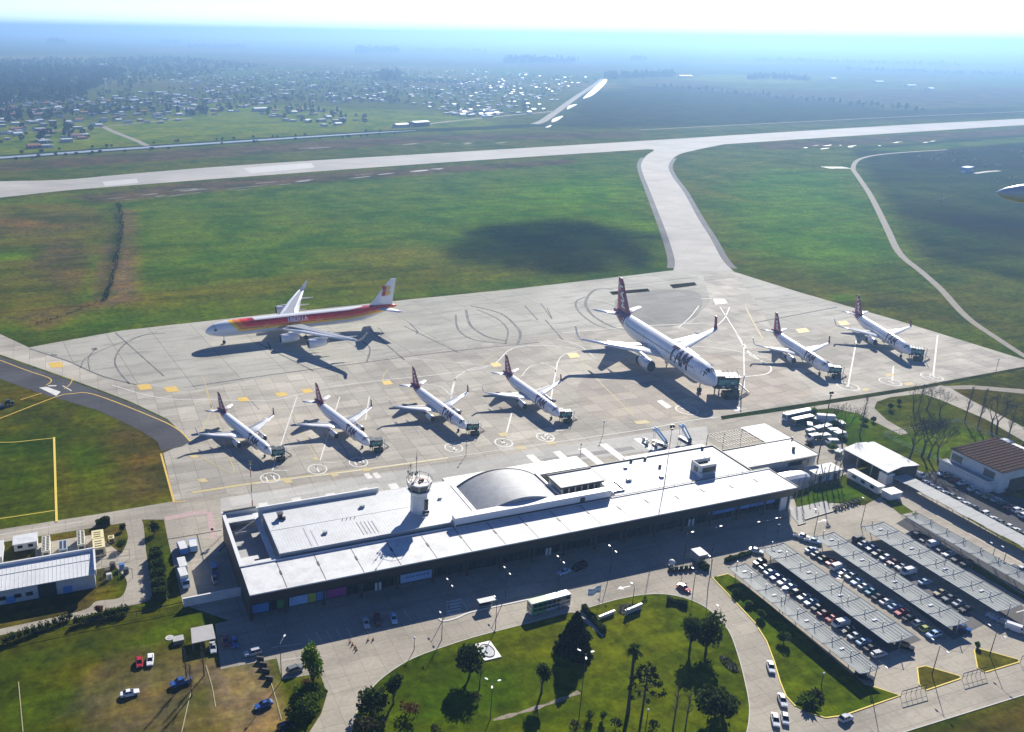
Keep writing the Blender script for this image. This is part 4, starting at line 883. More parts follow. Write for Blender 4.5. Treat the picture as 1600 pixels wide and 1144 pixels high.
# ------------------------------------------------------------------ stroke lettering
GLY = {'T': [[(0, 1), (1, 1)], [(.5, 1), (.5, 0)]], 'A': [[(0, 0), (.5, 1), (1, 0)], [(.22, .38), (.78, .38)]], 'M': [[(0, 0), (.05, 1), (.5, .3), (.95, 1), (1, 0)]],
       'I': [[(.5, 0), (.5, 1)]], 'B': [[(0, 0), (0, 1), (.7, .96), (.85, .78), (.7, .55), (0, .52)], [(.7, .54), (.95, .3), (.75, .03), (0, 0)]], 'E': [[(1, 1), (0, 1), (0, 0), (1, 0)], [(0, .5), (.8, .5)]],
       'R': [[(0, 0), (0, 1), (.8, .97), (.92, .75), (.75, .52), (0, .5)], [(.45, .5), (1, 0)]], '1': [[(.2, .8), (.55, 1), (.55, 0)]], '2': [[(.05, .8), (.3, 1), (.75, 1), (.95, .75), (.05, 0), (1, 0)]],
       '0': [[(.1, .2), (.1, .8), (.35, 1), (.65, 1), (.9, .8), (.9, .2), (.65, 0), (.35, 0), (.1, .2)]], '4': [[(.75, 0), (.75, 1), (.05, .3), (1, .3)]], '3': [[(.05, 1), (.9, 1), (.45, .58), (.9, .35), (.7, 0), (.05, .05)]],
       'L': [[(.1, 1), (.1, 0), (.9, 0)]], '+': [[(.5, 0), (.5, 1)], [(.2, .6), (.8, .6)]]}
def strokes(mb, text, fn, w=.7, gap=.28, t=.2, n=4, asp=1.):
    """lays stroke letters one unit high through the mapping fn(u, v) -> point"""
    u0 = 0.
    for ch in text:
        for pl in GLY.get(ch, []):
            for (a, b), (c, d) in zip(pl[:-1], pl[1:]):
                a2, c2 = u0+a*w, u0+c*w; L = math.hypot(c2-a2, d-b) or 1e-6; px_, py_ = -(d-b)/L*t/2, (c2-a2)/L*t/2; ex, ey = (c2-a2)/L*t*.35, (d-b)/L*t*.35
                A = (a2-ex, b-ey); B = (c2+ex, d+ey)
                for i in range(n):
                    f, g = i/n, (i+1)/n
                    P = [(A[0]+(B[0]-A[0])*f-px_, A[1]+(B[1]-A[1])*f-py_), (A[0]+(B[0]-A[0])*g-px_, A[1]+(B[1]-A[1])*g-py_), (A[0]+(B[0]-A[0])*g+px_, A[1]+(B[1]-A[1])*g+py_), (A[0]+(B[0]-A[0])*f+px_, A[1]+(B[1]-A[1])*f+py_)]
                    mb.face([fn(*q) for q in P])
        u0 += w+gap
    return u0-gap
# ------------------------------------------------------------------ aircraft
PW_ = mat('aircraft_white', (.80, .80, .81), .28, 0, .04, .3, (.55, .55, .55), .25, .2, coat=.3)
PGREY = mat('aircraft_wing_grey', (.62, .63, .65), .35, 0, .06, .3)
PGREY2 = mat('aircraft_panel_grey', (.30, .31, .33), .4, 0, .08, .3)
MAROON = mat('maroon_tail', (.20, .008, .05), .35, 0, .08, .4)
PURP = mat('dark_letter_purple', (.075, .006, .04), .4, 0, .05, .5)
LWHITE = mat('white_lettering', (.8, .8, .8), .4, 0, .03, 1.)
TYRE = mat('tyre_rubber', (.018, .018, .02), .85, 0, .1, 2.)
ENG = mat('engine_grey', (.55, .56, .58), .3, .3, .05, .6)
def fus_fn(st):
    def at(x, ang, off=0.):
        """ang: 0 at +y side, 90 deg on top"""
        st_ = st
        if x >= st_[0][0]: s = st_[0][1:]
        elif x <= st_[-1][0]: s = st_[-1][1:]
        else:
            for a, b in zip(st_[:-1], st_[1:]):
                if b[0] <= x <= a[0]:
                    f = (a[0]-x)/(a[0]-b[0]); s = tuple(p+(q-p)*f for p, q in zip(a[1:], b[1:])); break
        z, r = s
        return (x, (r+off)*math.cos(ang), z+(r+off)*math.sin(ang))
    return at
def wing_mesh(secs, mi=0):
    """secs: list of (y, x_lead, x_trail, z, thickness)"""
    mb = MB(); rg = []
    prof = [(0, 0), (.08, .5), (.3, 1.), (.65, .7), (1, .05), (.65, -.3), (.3, -.45), (.08, -.35)]
    for y, xl, xt, z, th in secs: rg.append([(xl+(xt-xl)*u, y, z+v*th/1.5) for u, v in prof])
    mb.rings(rg); return mb
def nacelle(c, x0, x1, r, m_body, parent, name='engine'):
    y, z = c; n = 14; mb = MB(); rg = []
    for x, q in ((x0, .86), (x0-.15, .98), (x0-.8, 1.06), (x0-.45*(x0-x1), 1.05), (x1+.9, .82), (x1, .62)):
        rg.append([(x, y+r*q*math.cos(2*math.pi*i/n), z+r*q*math.sin(2*math.pi*i/n)) for i in range(n)])
    mb.rings(rg, caps=False)
    e = mb.build(name, m_body, parent, True)
    mb = MB(); L = x0-x1
    for xx, q in ((x0-.35, .8),): mb.face([(xx, y+r*q*math.cos(2*math.pi*i/n), z+r*q*math.sin(2*math.pi*i/n)) for i in range(n)])
    mb.rings([[(x0, y+r*.86*math.cos(2*math.pi*i/n), z+r*.86*math.sin(2*math.pi*i/n)) for i in range(n)], [(x0-.4, y+r*.8*math.cos(2*math.pi*i/n), z+r*.8*math.sin(2*math.pi*i/n)) for i in range(n)]], caps=False)
    mb.build('fan', DSTEEL, e)
    mb = MB(); mb.rings([[(x, y+r*q*math.cos(2*math.pi*i/n), z+r*q*math.sin(2*math.pi*i/n)) for i in range(n)] for x, q in ((x1+.2, .6), (x1-.7, .25))]); mb.build('exhaust_cone', DSTEEL, e)
    return e
def gear(parent, x, y, r, h, pair=2):
    mb = MB(); mb.tube([(x, y, r), (x, y, h)], .14, 6); g = mb.build('landing_gear', STEEL, parent)
    for k in range(pair):
        o = (-.35+.7*k)*r*1.1
        mb = MB(); mb.rings([[(x+r*math.cos(2*math.pi*i/12), y+o+d, r+r*math.sin(2*math.pi*i/12)) for i in range(12)] for d in (-.16, .16)]); mb.build('wheel', TYRE, g)
def fuselage(st, parent, mats, mi_fn=None, n=22):
    mb = MB(); rg = []
    xs = []
    for a, b in zip(st[:-1], st[1:]):
        k = max(1, int(abs(a[0]-b[0])/1.6)); xs += [a[0]+(b[0]-a[0])*i/k for i in range(k)]
    xs.append(st[-1][0]); at = fus_fn(st)
    for x in xs: rg.append([at(x, 2*math.pi*i/n) for i in range(n)])
    mb.rings(rg)
    if mi_fn:
        for k, f in enumerate(mb.f):
            c = [sum(mb.v[i][j] for i in f)/len(f) for j in range(3)]; mb.m[k] = mi_fn(*c)
    return mb.build('fuselage', mats, parent, True), at
ST320 = [(22.25, 3.15, .06), (22.0, 3.18, .42), (21.4, 3.28, .85), (20.4, 3.45, 1.32), (19.2, 3.6, 1.66), (17.5, 3.7, 1.9), (15.5, 3.72, 2.0), (-8., 3.72, 2.0), (-11, 3.8, 1.94), (-14, 4.05, 1.68), (-17, 4.4, 1.26), (-20, 4.8, .72), (-21.8, 5.02, .36), (-22.2, 5.06, .18)]
def make_jet():
    r = empty('passenger_jet', (0, 0, 0), 0, 'parked white jet with maroon tail', 'airliner')
    fu, at = fuselage(ST320, r, [PW_, MAROON], lambda x, y, z: 1 if x < -13.6-1.1*(5.4-z) else 0)
    # cockpit and cabin glazing
    mb = MB()
    for s in (1, -1):
        for a0, a1, x0, x1 in ((36, 62, 20.35, 19.35), (64, 86, 20.45, 19.5), (14, 34, 19.9, 18.9)):
            A = [RAD(a) if s > 0 else math.pi-RAD(a) for a in (a0, a1)]
            P = [at(x0, A[0], .02), at(x1, A[0], .02), at(x1, A[1], .02), at(x0, A[1], .02)]; mb.face(P if s > 0 else P[::-1])
    mb.build('cockpit_window', DGLASS, fu)
    for s in (1, -1):
        mb = MB(); x = 16.4
        while x > -13.2:
            A = [RAD(a) if s > 0 else math.pi-RAD(a) for a in (13, 22)]
            P = [at(x, A[0], .015), at(x-.32, A[0], .015), at(x-.32, A[1], .015), at(x, A[1], .015)]; mb.face(P if s > 0 else P[::-1]); x -= .62
        mb.build('cabin_window_row', mat('cabin_window_blue', (.06, .09, .16), .3, 0, .1, 1.), fu)
        for xd in (17.6, 6.4, -3.4, -14.4):
            mb = MB(); A = [RAD(a) if s > 0 else math.pi-RAD(a) for a in (-12, 10, 32)]
            for i in range(2):
                P = [at(xd, A[i], .012), at(xd-.85, A[i], .012), at(xd-.85, A[i+1], .012), at(xd, A[i+1], .012)]; mb.face(P if s > 0 else P[::-1])
            mb.build('cabin_door', PGREY, fu)
        # lettering, read from the left on either side
        mb = MB(); H_ = 2.5
        def fn(u, v, s=s):
            ang = RAD(-8)+RAD(70)*v
            return at((14.6-u*H_ if s > 0 else 7.2+u*H_), ang if s > 0 else math.pi-ang, .03)
        strokes(mb, 'TAM', fn, .78, .24, .27, 4); mb.build('airline_lettering', PURP, fu)
    # wings
    for s in (1, -1):
        mb = wing_mesh([(s*1.4, 5.2, -3.0, 2.75, 1.0), (s*6.3, 1.9, -3.0, 3.25, .75), (s*12., -1.4, -4.2, 3.85, .45), (s*16.9, -4.2, -5.7, 4.4, .28)])
        wg = mb.build('wing', PW_, r, True)
        mb = MB(); mb.rings([[(x, s*y, z), (x2, s*y, z), (x2, s*(y+.1), z), (x, s*(y+.1), z)] for x, x2, y, z in ((-4.2, -5.7, 16.85, 4.45), (-5.0, -6.0, 17.15, 4.9), (-6.0, -6.8, 17.5, 6.6))]); mb.build('winglet', MAROON if s > 0 else PW_, wg)
        mb = MB(); mb.rings([[(a, s*y, z), (b, s*y, z), (b, s*y, z+.05), (a, s*y, z+.05)] for a, b, y, z in ((-1.4, -2.9, 2.2, 3.32), (-1.6, -2.9, 6.3, 3.62), (-2.9, -3.7, 11, 4.0))]); mb.build('flap', PGREY2, wg)
        for yy in (8.4, 12.4):
            mb = MB(); mb.tube([(-2.0-(yy-8)*.3, s*yy, 3.2+(yy-8)*.12), (-5.2-(yy-8)*.2, s*yy, 3.2+(yy-8)*.12)], [.28, .1], 6); mb.build('flap_fairing', PGREY, wg)
        mb = wing_mesh([(s*.5, -16.6, -20.6, 4.9, .5), (s*6.2, -19.9, -21.6, 5.5, .2)]); mb.build('tailplane', PW_, r, True)
        e = nacelle((s*5.75, 1.95), 7.2, 2.6, 1.12, ENG, r)
        mb = MB(); mb.rings([[(6.0, s*5.65, 2.9), (6.0, s*5.85, 2.9), (6.0, s*5.85, 3.1), (6.0, s*5.65, 3.1)], [(.5, s*5.6, 2.6), (.5, s*5.9, 2.6), (.5, s*5.9, 3.4), (.5, s*5.6, 3.4)]]); mb.build('pylon', PW_, e)
        gear(r, -1.8, s*3.7, .58, 3.0)
    gear(r, 17.0, 0, .42, 2.2)
    # fin
    def finx(z): f = (z-5.0)/6.8; return (-13.4-6.0*f if f > .12 else -11.6-20*f, -20.6-.9*f)
    mb = MB(); rg = []
    for z in (5.0, 5.8, 7.0, 9.0, 10.6, 11.8):
        a, b = finx(z); t = .22*(1-.5*(z-5)/6.8); rg.append([(a, 0, z), (a-.3*(a-b), t, z), (b, .02, z), (b, -.02, z), (a-.3*(a-b), -t, z)])
    mb.rings(rg); FN = mb.build('tail_fin', MAROON, r)
    for s in (1, -1):
        mb = MB()
        def ff(u, v, s=s):
            z = 10.9-u*1.55; a, b = finx(z); m_ = (a+b)/2+.25; return (m_+(v-.5)*1.5*s if s < 0 else m_+(.5-v)*1.5*-1, s*.245, z)
        strokes(mb, 'TAM', ff, .8, .22, .2, 2); mb.build('fin_lettering', LWHITE, FN)
    mb = MB(); rg = []
    for z in (5.6, 8, 11.0):
        a, b = finx(z); rg.append([(b+.9, .09, z), (b, .03, z), (b, -.03, z), (b+.9, -.09, z)])
    mb.rings(rg, closed=True); mb.build('rudder', mat('rudder_pink', (.42, .10, .14), .4, 0, .1, .5), FN)
    return r
def make_widebody():
    r = empty('wide_body_jet', (0, 0, 0), 0, 'large white four engined jet with red, orange and yellow stripes', 'airliner')
    st = [(37.65, 4.75, .08), (37.3, 4.8, .6), (36.5, 4.95, 1.25), (35, 5.15, 1.95), (33, 5.25, 2.45), (30.5, 5.3, 2.75), (28, 5.3, 2.82), (-17, 5.3, 2.82), (-22, 5.5, 2.66), (-27, 5.95, 2.2), (-32, 6.5, 1.45), (-36, 6.95, .7), (-37.6, 7.1, .3)]
    m, nt, b = _nt('striped_livery'); L = nt.links; b.inputs['Roughness'].default_value = .28; b.inputs['Coat Weight'].default_value = .3
    tc = N(nt, 'ShaderNodeTexCoord'); sp = N(nt, 'ShaderNodeSeparateXYZ'); L.new(tc.outputs['Object'], sp.inputs[0])
    cur = None; base = (.80, .80, .81, 1)
    for z0, xb, c in ((4.7, 26.0, (1., .62, .015)), (5.3, 25.0, (.95, .22, .01)), (6.1, 23.2, (.85, .03, .01)), (7.1, 21.2, (.48, .010, .02)), (7.7, 19.6, (.80, .80, .81))):
        s1 = N(nt, 'ShaderNodeMath', operation='SUBTRACT'); L.new(sp.outputs['X'], s1.inputs[0]); s1.inputs[1].default_value = xb
        mx_ = N(nt, 'ShaderNodeMath', operation='MAXIMUM'); L.new(s1.outputs[0], mx_.inputs[0]); mx_.inputs[1].default_value = 0.
        s2 = N(nt, 'ShaderNodeMath', operation='MULTIPLY'); L.new(mx_.outputs[0], s2.inputs[0]); s2.inputs[1].default_value = 1.0
        # stripes follow the rising tail
        t1 = N(nt, 'ShaderNodeMath', operation='SUBTRACT'); t1.inputs[0].default_value = -17.; L.new(sp.outputs['X'], t1.inputs[1])
        t2 = N(nt, 'ShaderNodeMath', operation='MAXIMUM'); L.new(t1.outputs[0], t2.inputs[0]); t2.inputs[1].default_value = 0.
        t3 = N(nt, 'ShaderNodeMath', operation='MULTIPLY'); L.new(t2.outputs[0], t3.inputs[0]); t3.inputs[1].default_value = .07
        z1 = N(nt, 'ShaderNodeMath', operation='SUBTRACT'); L.new(sp.outputs['Z'], z1.inputs[0]); L.new(s2.outputs[0], z1.inputs[1])
        z2 = N(nt, 'ShaderNodeMath', operation='SUBTRACT'); L.new(z1.outputs[0], z2.inputs[0]); L.new(t3.outputs[0], z2.inputs[1])
        gt = N(nt, 'ShaderNodeMath', operation='GREATER_THAN'); L.new(z2.outputs[0], gt.inputs[0]); gt.inputs[1].default_value = z0
        mi = N(nt, 'ShaderNodeMix', data_type='RGBA'); L.new(gt.outputs[0], mi.inputs[0]); mi.inputs[7].default_value = c4(c)
        if cur is None: mi.inputs[6].default_value = base
        else: L.new(cur, mi.inputs[6])
        cur = mi.outputs[2]
    L.new(cur, b.inputs['Base Color'])
    fu, at = fuselage(st, r, [m], None, 28)
    mb = MB()
    for s in (1, -1):
        for a0, a1, x0, x1 in ((30, 50, 35.2, 34.2), (53, 70, 35.3, 34.4), (73, 86, 35.3, 34.5), (8, 26, 34.8, 33.8)):
            A = [RAD(a) if s > 0 else math.pi-RAD(a) for a in (a0, a1)]
            P = [at(x0, A[0], .02), at(x1, A[0], .02), at(x1, A[1], .02), at(x0, A[1], .02)]; mb.face(P if s > 0 else P[::-1])
    mb.build('cockpit_window', DGLASS, fu)
    for s in (1, -1):
        mb = MB(); x = 26.
        while x > -24:
            if not (14 < x < 17 or -6 < x < -3):
                A = [RAD(a) if s > 0 else math.pi-RAD(a) for a in (3, 10)]
                P = [at(x, A[0], .02), at(x-.36, A[0], .02), at(x-.36, A[1], .02), at(x, A[1], .02)]; mb.face(P if s > 0 else P[::-1])
            x -= .72
        mb.build('cabin_window_row', DGLASS, fu)
        for xd in (30.5, 16, -4, -25):
            mb = MB(); A = [RAD(a) if s > 0 else math.pi-RAD(a) for a in (-10, 8, 26)]
            for i in range(2):
                P = [at(xd, A[i], .012), at(xd-1.0, A[i], .012), at(xd-1.0, A[i+1], .012), at(xd, A[i+1], .012)]; mb.face(P if s > 0 else P[::-1])
            mb.build('cabin_door', PW_ if xd > 28 else mat('door_outline_orange', (.75, .30, .10), .4), fu)
        mb = MB(); H_ = 1.25
        def fn(u, v, s=s):
            ang = RAD(19)+RAD(27)*v
            return at((7.6-u*H_*1.15 if s > 0 else .6+u*H_*1.15), ang if s > 0 else math.pi-ang, .03)
        strokes(mb, 'IBERIA', fn, .72, .22, .24, 3); mb.build('airline_lettering', LWHITE, fu)
        mb = wing_mesh([(s*2.0, 13., .5, 4.0, 1.6), (s*10., 7.0, -1.0, 4.9, 1.1), (s*20, .2, -5.2, 5.9, .7), (s*30.0, -7.4, -10., 6.8, .4)])
        wg = mb.build('wing', PW_, r, True)
        mb = MB(); mb.rings([[(a, s*y, z), (b, s*y, z), (b, s*y, z+.06), (a, s*y, z+.06)] for a, b, y, z in ((8.8, 2.6, 4.5, 5.45), (3.6, .2, 11.5, 5.85), (-1.6, -4.2, 20, 6.4), (-7.4, -8.8, 28.5, 7.0))]); mb.build('wing_panel', PGREY2, wg)
        mb = MB(); mb.rings([[(x, s*y, z), (x2, s*y, z), (x2, s*(y+.15), z), (x, s*(y+.15), z)] for x, x2, y, z in ((-7.6, -10., 29.9, 6.9), (-9.2, -10.8, 30.6, 7.6), (-11.2, -12.0, 31.4, 9.8))]); mb.build('winglet', PGREY2 if s > 0 else PW_, wg)
        for yy in (13, 17, 23):
            mb = MB(); x = 2-(yy-13)*.65; mb.tube([(x-2, s*yy, 4.8+(yy-13)*.1), (x-7, s*yy, 4.8+(yy-13)*.1)], [.4, .12], 6); mb.build('flap_fairing', PGREY, wg)
        mb = wing_mesh([(s*.8, -27.5, -34., 6.8, .8), (s*9.7, -33.6, -36.6, 7.6, .3)]); mb.build('tailplane', PW_, r, True)
        for c, x0, x1 in (((s*9.4, 2.75), 12.5, 5.6), ((s*19., 3.5), 5.4, -1.4)):
            e = nacelle(c, x0, x1, 1.55, PW_, r)
            mb = MB(); mb.rings([[(x0-1.4, c[0]-.15, c[1]+1.4), (x0-1.4, c[0]+.15, c[1]+1.4), (x0-1.4, c[0]+.15, c[1]+1.7), (x0-1.4, c[0]-.15, c[1]+1.7)], [(x1-.6, c[0]-.2, c[1]+1.0), (x1-.6, c[0]+.2, c[1]+1.0), (x1-.6, c[0]+.2, c[1]+2.2), (x1-.6, c[0]-.2, c[1]+2.2)]]); mb.build('pylon', PW_, e)
        gear(r, 1.5, s*5.3, .7, 4.2)
    gear(r, 31., 0, .55, 3.0)
    def finx(z): f = (z-7.4)/10.; return (-25.6-9.2*f if f > .08 else -22.2-50*f, -35.6-1.6*f)
    mb = MB(); rg = []
    for z in (7.4, 8.2, 10, 13, 16, 17.4):
        a, b_ = finx(z); t = .34*(1-.5*(z-7.4)/10); rg.append([(a, 0, z), (a-.3*(a-b_), t, z), (b_, .03, z), (b_, -.03, z), (a-.3*(a-b_), -t, z)])
    mb.rings(rg); FN = mb.build('tail_fin', PW_, r)
    LR, LY = mat('emblem_red', (.40, .015, .03), .4), mat('emblem_yellow', (.75, .45, .02), .4)
    for s in (1, -1):
        for nm, m_, boxes in (('emblem_bar', LR, [((0, .0), (1.45, 1.9)), ((0, 2.1), (1.45, 3.6))]),):
            mb = MB()
            for (u0, v0), (u1, v1) in boxes:
                P = [(-31.1-u0+.3*v0*-.55, s*.37, 11.2+v0), (-31.1-u1+.3*v0*-.55, s*.37, 11.2+v0), (-31.1-u1+.3*v1*-.55, s*.37, 11.2+v1), (-31.1-u0+.3*v1*-.55, s*.37, 11.2+v1)]; mb.face(P)
            mb.build(nm, m_, FN)
        mb = MB()
        for v0, v1, ru in ((0, 1.9, 1.75), (2.1, 3.6, 1.45)):
            vm, hv = (v0+v1)/2, (v1-v0)/2
            pts = [(-32.75, v0), (-32.75, v1)]+[(-33.2-ru*.8*math.cos(t), vm+hv*math.sin(t)) for t in [math.pi/2-math.pi*k/8 for k in range(9)]]
            mb.face([(u-.165*v, s*.37, 11.2+v) for u, v in pts])
        mb.build('emblem_letter', LY, FN)
    mb = MB(); mb.box(-36.2, -.22, 9, -36.0, .22, 9.4); mb.build('tail_light', LR, FN)
    return r
JET = make_jet(); jused = False
JETS = [  # x, y, heading, length scale, height factor, width factor, nose pixel, pixel factor, label
    (50.96, 312.4, -74.27, 1.04, 1.06, .92, (422.4, 707.7), 1., 'parked white jet with maroon tail, farthest left of the row, nearest the grass'),
    (89.3, 308.35, -78.4, 1.04, 1.09, .98, (575, 693.5), 1., 'parked white jet with maroon tail, second from the grass in the row of four'),
    (132.1, 311.05, -83.1, 1.06, 1.12, 1.02, (725.5, 667.5), .99, 'parked white jet with maroon tail, straight behind the control tower'),
    (175.2, 310.15, -87.7, 1.08, 1.16, 1.05, (870.5, 648.5), .99, 'parked white jet with maroon tail, next to the oversized jet on its left'),
    (329., 316.75, -103.6, 1.21, 1.19, .97, (1290, 579.5), .965, 'parked white jet with maroon tail, between the oversized jet and the last jet'),
    (391., 324.8, -109.9, 1.36, 1.13, .87, (1417.5, 552), .965, 'parked white jet with maroon tail, nearest the dirt track at the apron corner'),
    (258.5, 333.8, -96.1, 2.19, 1.23, 1.01, (1110, 600.5), 1.76, 'oversized white jet with maroon tail, largest of the maroon tailed jets')]
for x, y, h, s, kz, kw, nose, k, lab in JETS:
    o = place(JET, jused, (x, y, .03), RAD(h), lab, 'maroon tailed jets parked nose in', (s, s*kw, s*kz)); jused = True
WB = make_widebody(); WB.location = (105.87, 430.6, .05); WB.rotation_euler = (0, 0, RAD(-177.42)); WB.scale = (1.39, 1.39*1.14, 1.39*1.07)
# ------------------------------------------------------------------ boarding bridges at the noses
GDK = mat('dark_green_machine', (.035, .05, .045), .5, 0, .3, 1.5); TEAL = mat('teal_glass', (.10, .30, .28), .2, 0, .2, 1.5)
def make_bridge():
    r = empty('boarding_bridge', (0, 0, 0), 0, 'dark boarding bridge', 'boarding bridge')
    mb = MB(); mb.cbox((0, 0, 2.9), (4.6, 2.6, 2.5)); mb.cbox((-1.9, .6, 3.0), (2.0, 3.4, 2.8)); cb = mb.build('cab', GDK, r)
    mb = MB(); mb.box(-2.95, -.9, 2.2, -2.92, 2.1, 4.0); mb.box(-2.2, -1.34, 2.6, 1.8, -1.31, 3.7); mb.build('window', TEAL, cb)
    mb = MB(); mb.cbox((0, 0, 4.25), (4.9, 2.9, .2)); mb.cbox((-1.9, .6, 4.5), (2.2, 3.5, .15)); mb.build('roof', DSTEEL, cb)
    for i in range(5):
        mb = MB(); x = -2.0+i; mb.tube([(x, -1.5, 4.35), (x+.5, 1.5, 4.9)], .07, 4); mb.build('roof_pipe', STEEL if i % 2 else TEAL, cb)
    for x in (-1.8, 1.8):
        for y in (-1.1, 1.1):
            mb = MB(); mb.tube([(x, y, 0), (x, y, 1.7)], .14, 6); mb.build('leg', DSTEEL, r)
    mb = MB(); mb.tube([(-1.8, -1.1, .3), (1.8, -1.1, 1.6)], .08, 5); mb.tube([(1.8, 1.1, .3), (-1.8, 1.1, 1.6)], .08, 5); mb.build('brace', DSTEEL, r)
    mb = MB()
    for i in range(9): mb.cbox((2.6+i*.32, .4, 2.6-i*.28), (.34, 1.2, .08))
    mb.tube([(2.4, -.25, 2.7), (5.4, -.25, .1)], .09, 4); mb.tube([(2.4, 1.05, 2.7), (5.4, 1.05, .1)], .09, 4); mb.build('stair', DSTEEL, r)
    mb = MB(); mb.tube([(3.0, -1.6, 0), (3.0, -1.6, 5.0)], .13, 6); mb.build('pole', WPAINT, r)
    mb = MB(); mb.cbox((.2, -2.4, .9), (3.4, 1.5, 1.3)); mb.cbox((1.2, -2.4, 1.8), (1.2, 1.4, .7)); tr_ = mb.build('tractor_unit', GDK, r)
    for x in (-.9, 1.3):
        mb = MB(); mb.rings([[(x+.45*math.cos(2*math.pi*i/10), -3.2+d, .45+.45*math.sin(2*math.pi*i/10)) for i in range(10)] for d in (-.15, .15)]); mb.build('wheel', TYRE, tr_)
    for k in range(4):
        mb = MB(); mb.cbox((-1.2+k*.9, -1.5-.3*(k % 2), 2.2+.5*(k % 3)), (.5, .4, .4)); mb.build('equipment_box', [WPAINT, TEAL, STEEL, WPAINT][k], r)
    return r
BR = make_bridge(); bused = False
for x, y, h, s, kz, kw, nose, k, lab in JETS:
    p = G(nose[0]+12.5*k, nose[1]+8.5*k)
    where = lab.split(', ')[1]
    place(BR, bused, (p.x, p.y, .03), RAD(h+78), 'dark boarding bridge at the nose of the jet ' + where.replace(' in the row of four', '').replace('between the oversized jet and the last jet', 'right of the oversized jet').replace('next to the oversized jet on its left', 'left of the oversized jet').replace('nearest the dirt track at the apron corner', 'nearest the dirt track'), 'boarding bridges at the jet noses', s*.95); bused = True
# ------------------------------------------------------------------ light aircraft entering the picture on the right
def make_light_plane():
    r = empty('light_aircraft', (0, 0, 0), 0, 'white light aircraft in flight, its pointed nose entering at the right edge', 'light aircraft')
    st = [(4.3, 0, .04), (4.2, .0, .14), (3.9, .02, .30), (3.3, .05, .47), (2.4, .1, .60), (1.2, .14, .68), (0, .16, .70), (-1.5, .2, .60), (-3, .25, .42), (-4.6, .3, .22), (-5.2, .32, .1)]
    fu, at = fuselage(st, r, [PW_], None, 18)
    mb = MB()
    for i in range(6):
        a0, a1 = RAD(18+i*24), RAD(18+(i+1)*24)
        for x0, x1 in ((2.1, 1.2), (1.2, .2)): mb.face([at(x0-.3*abs(math.cos(a0)), a0, .03), at(x1, a0, .12), at(x1, a1, .12), at(x0-.3*abs(math.cos(a1)), a1, .03)])
    mb.build('canopy', DGLASS, fu)
    mb = MB()
    for i in range(10):
        a0, a1 = RAD(150+i*24*.5), RAD(150+(i+1)*24*.5)
        mb.face([at(2.8-.1*i, a0, .012), at(2.72-.1*i, a0, .012), at(2.62-.1*i, a1, .012), at(2.7-.1*i, a1, .012)])
    mb.build('cowling_line', DROOF, fu)
    for s in (1, -1):
        wing_mesh([(s*.4, 1.0, -.5, -.2, .22), (s*5.2, .7, -.3, .1, .12)]).build('wing', PW_, r, True)
        wing_mesh([(s*.1, -4.2, -5.1, .35, .1), (s*1.6, -4.4, -5.0, .4, .06)]).build('tailplane', PW_, r, True)
    mb = MB(); mb.rings([[(-3.9, -.04, .4), (-3.9, .04, .4), (-5.2, .04, .4), (-5.2, -.04, .4)], [(-4.7, -.03, 1.8), (-4.7, .03, 1.8), (-5.3, .03, 1.8), (-5.3, -.03, 1.8)]]); mb.build('tail_fin', PW_, r)
    return r
LPN = make_light_plane()
_d = (AX_R*((1557.5-CX)/F)+AX_D*((297-CY)/F)+AX_F); _nose = Vector((0, 0, CAM_H))+_d*66.
_hd = Vector((-_d.y, _d.x, 0)); _hd.normalize(); _ang = math.atan2(_hd.y, _hd.x)
LPN.rotation_euler = (RAD(-4), RAD(2), _ang); LPN.scale = (1.35,)*3; LPN.location = _nose-_hd*5.8
# ------------------------------------------------------------------ the cloud whose shade lies on the infield
CLV, clnt, clb = _nt('cloud_vapour'); clnt.nodes.remove(clb)
cv = clnt.nodes.new('ShaderNodeVolumePrincipled'); cv.inputs['Color'].default_value = (.97, .97, .97, 1); cv.inputs['Density'].default_value = .05
clnt.links.new(cv.outputs['Volume'], clnt.nodes['Material Output'].inputs['Volume'])
def lump(c, parts, seed):
    r2 = random.Random(seed); bm = bmesh.new()
    for ox, oy, rx, ry, rz in parts:
        g = bmesh.ops.create_icosphere(bm, subdivisions=3, radius=1)
        ph = [(r2.uniform(0, 6.3), r2.uniform(0, 6.3), r2.uniform(0, 6.3), r2.uniform(1.5, 4.5)) for _ in range(7)]
        for v in g['verts']:
            d = v.co.normalized(); k = 1+sum(.10*math.sin(f*d.x+a)*math.sin(f*d.y+b)*math.cos(f*d.z+c_) for a, b, c_, f in ph)
            tz = max(0., 1-d.x*d.x-d.y*d.y)**.6; v.co = Vector((ox+d.x*rx*k, oy+d.y*ry*k, d.z*rz*k*tz))
    me = bpy.data.meshes.new('cloud'); bm.to_mesh(me); bm.free(); me.materials.append(CLV)
    o = link('cloud', me); o.location = c; return o
_cp = G(868, 384); _cc = Vector((_cp.x, _cp.y, 0))+SUN_DIR*(900/SUN_DIR.z)
cl_ = lump(_cc, ((-18, -8, 52, 60, 34), (22, 22, 50, 46, 30), (-40, 30, 34, 40, 22), (40, -30, 30, 44, 22), (0, -55, 40, 34, 20), (62, 30, 34, 26, 16), (-62, -20, 28, 36, 16), (10, 70, 44, 26, 16)), 3); cl_.rotation_euler = (0, 0, RAD(-20)); tag(cl_, 'single small drifting cloud high over the infield', None, None, 'structure')
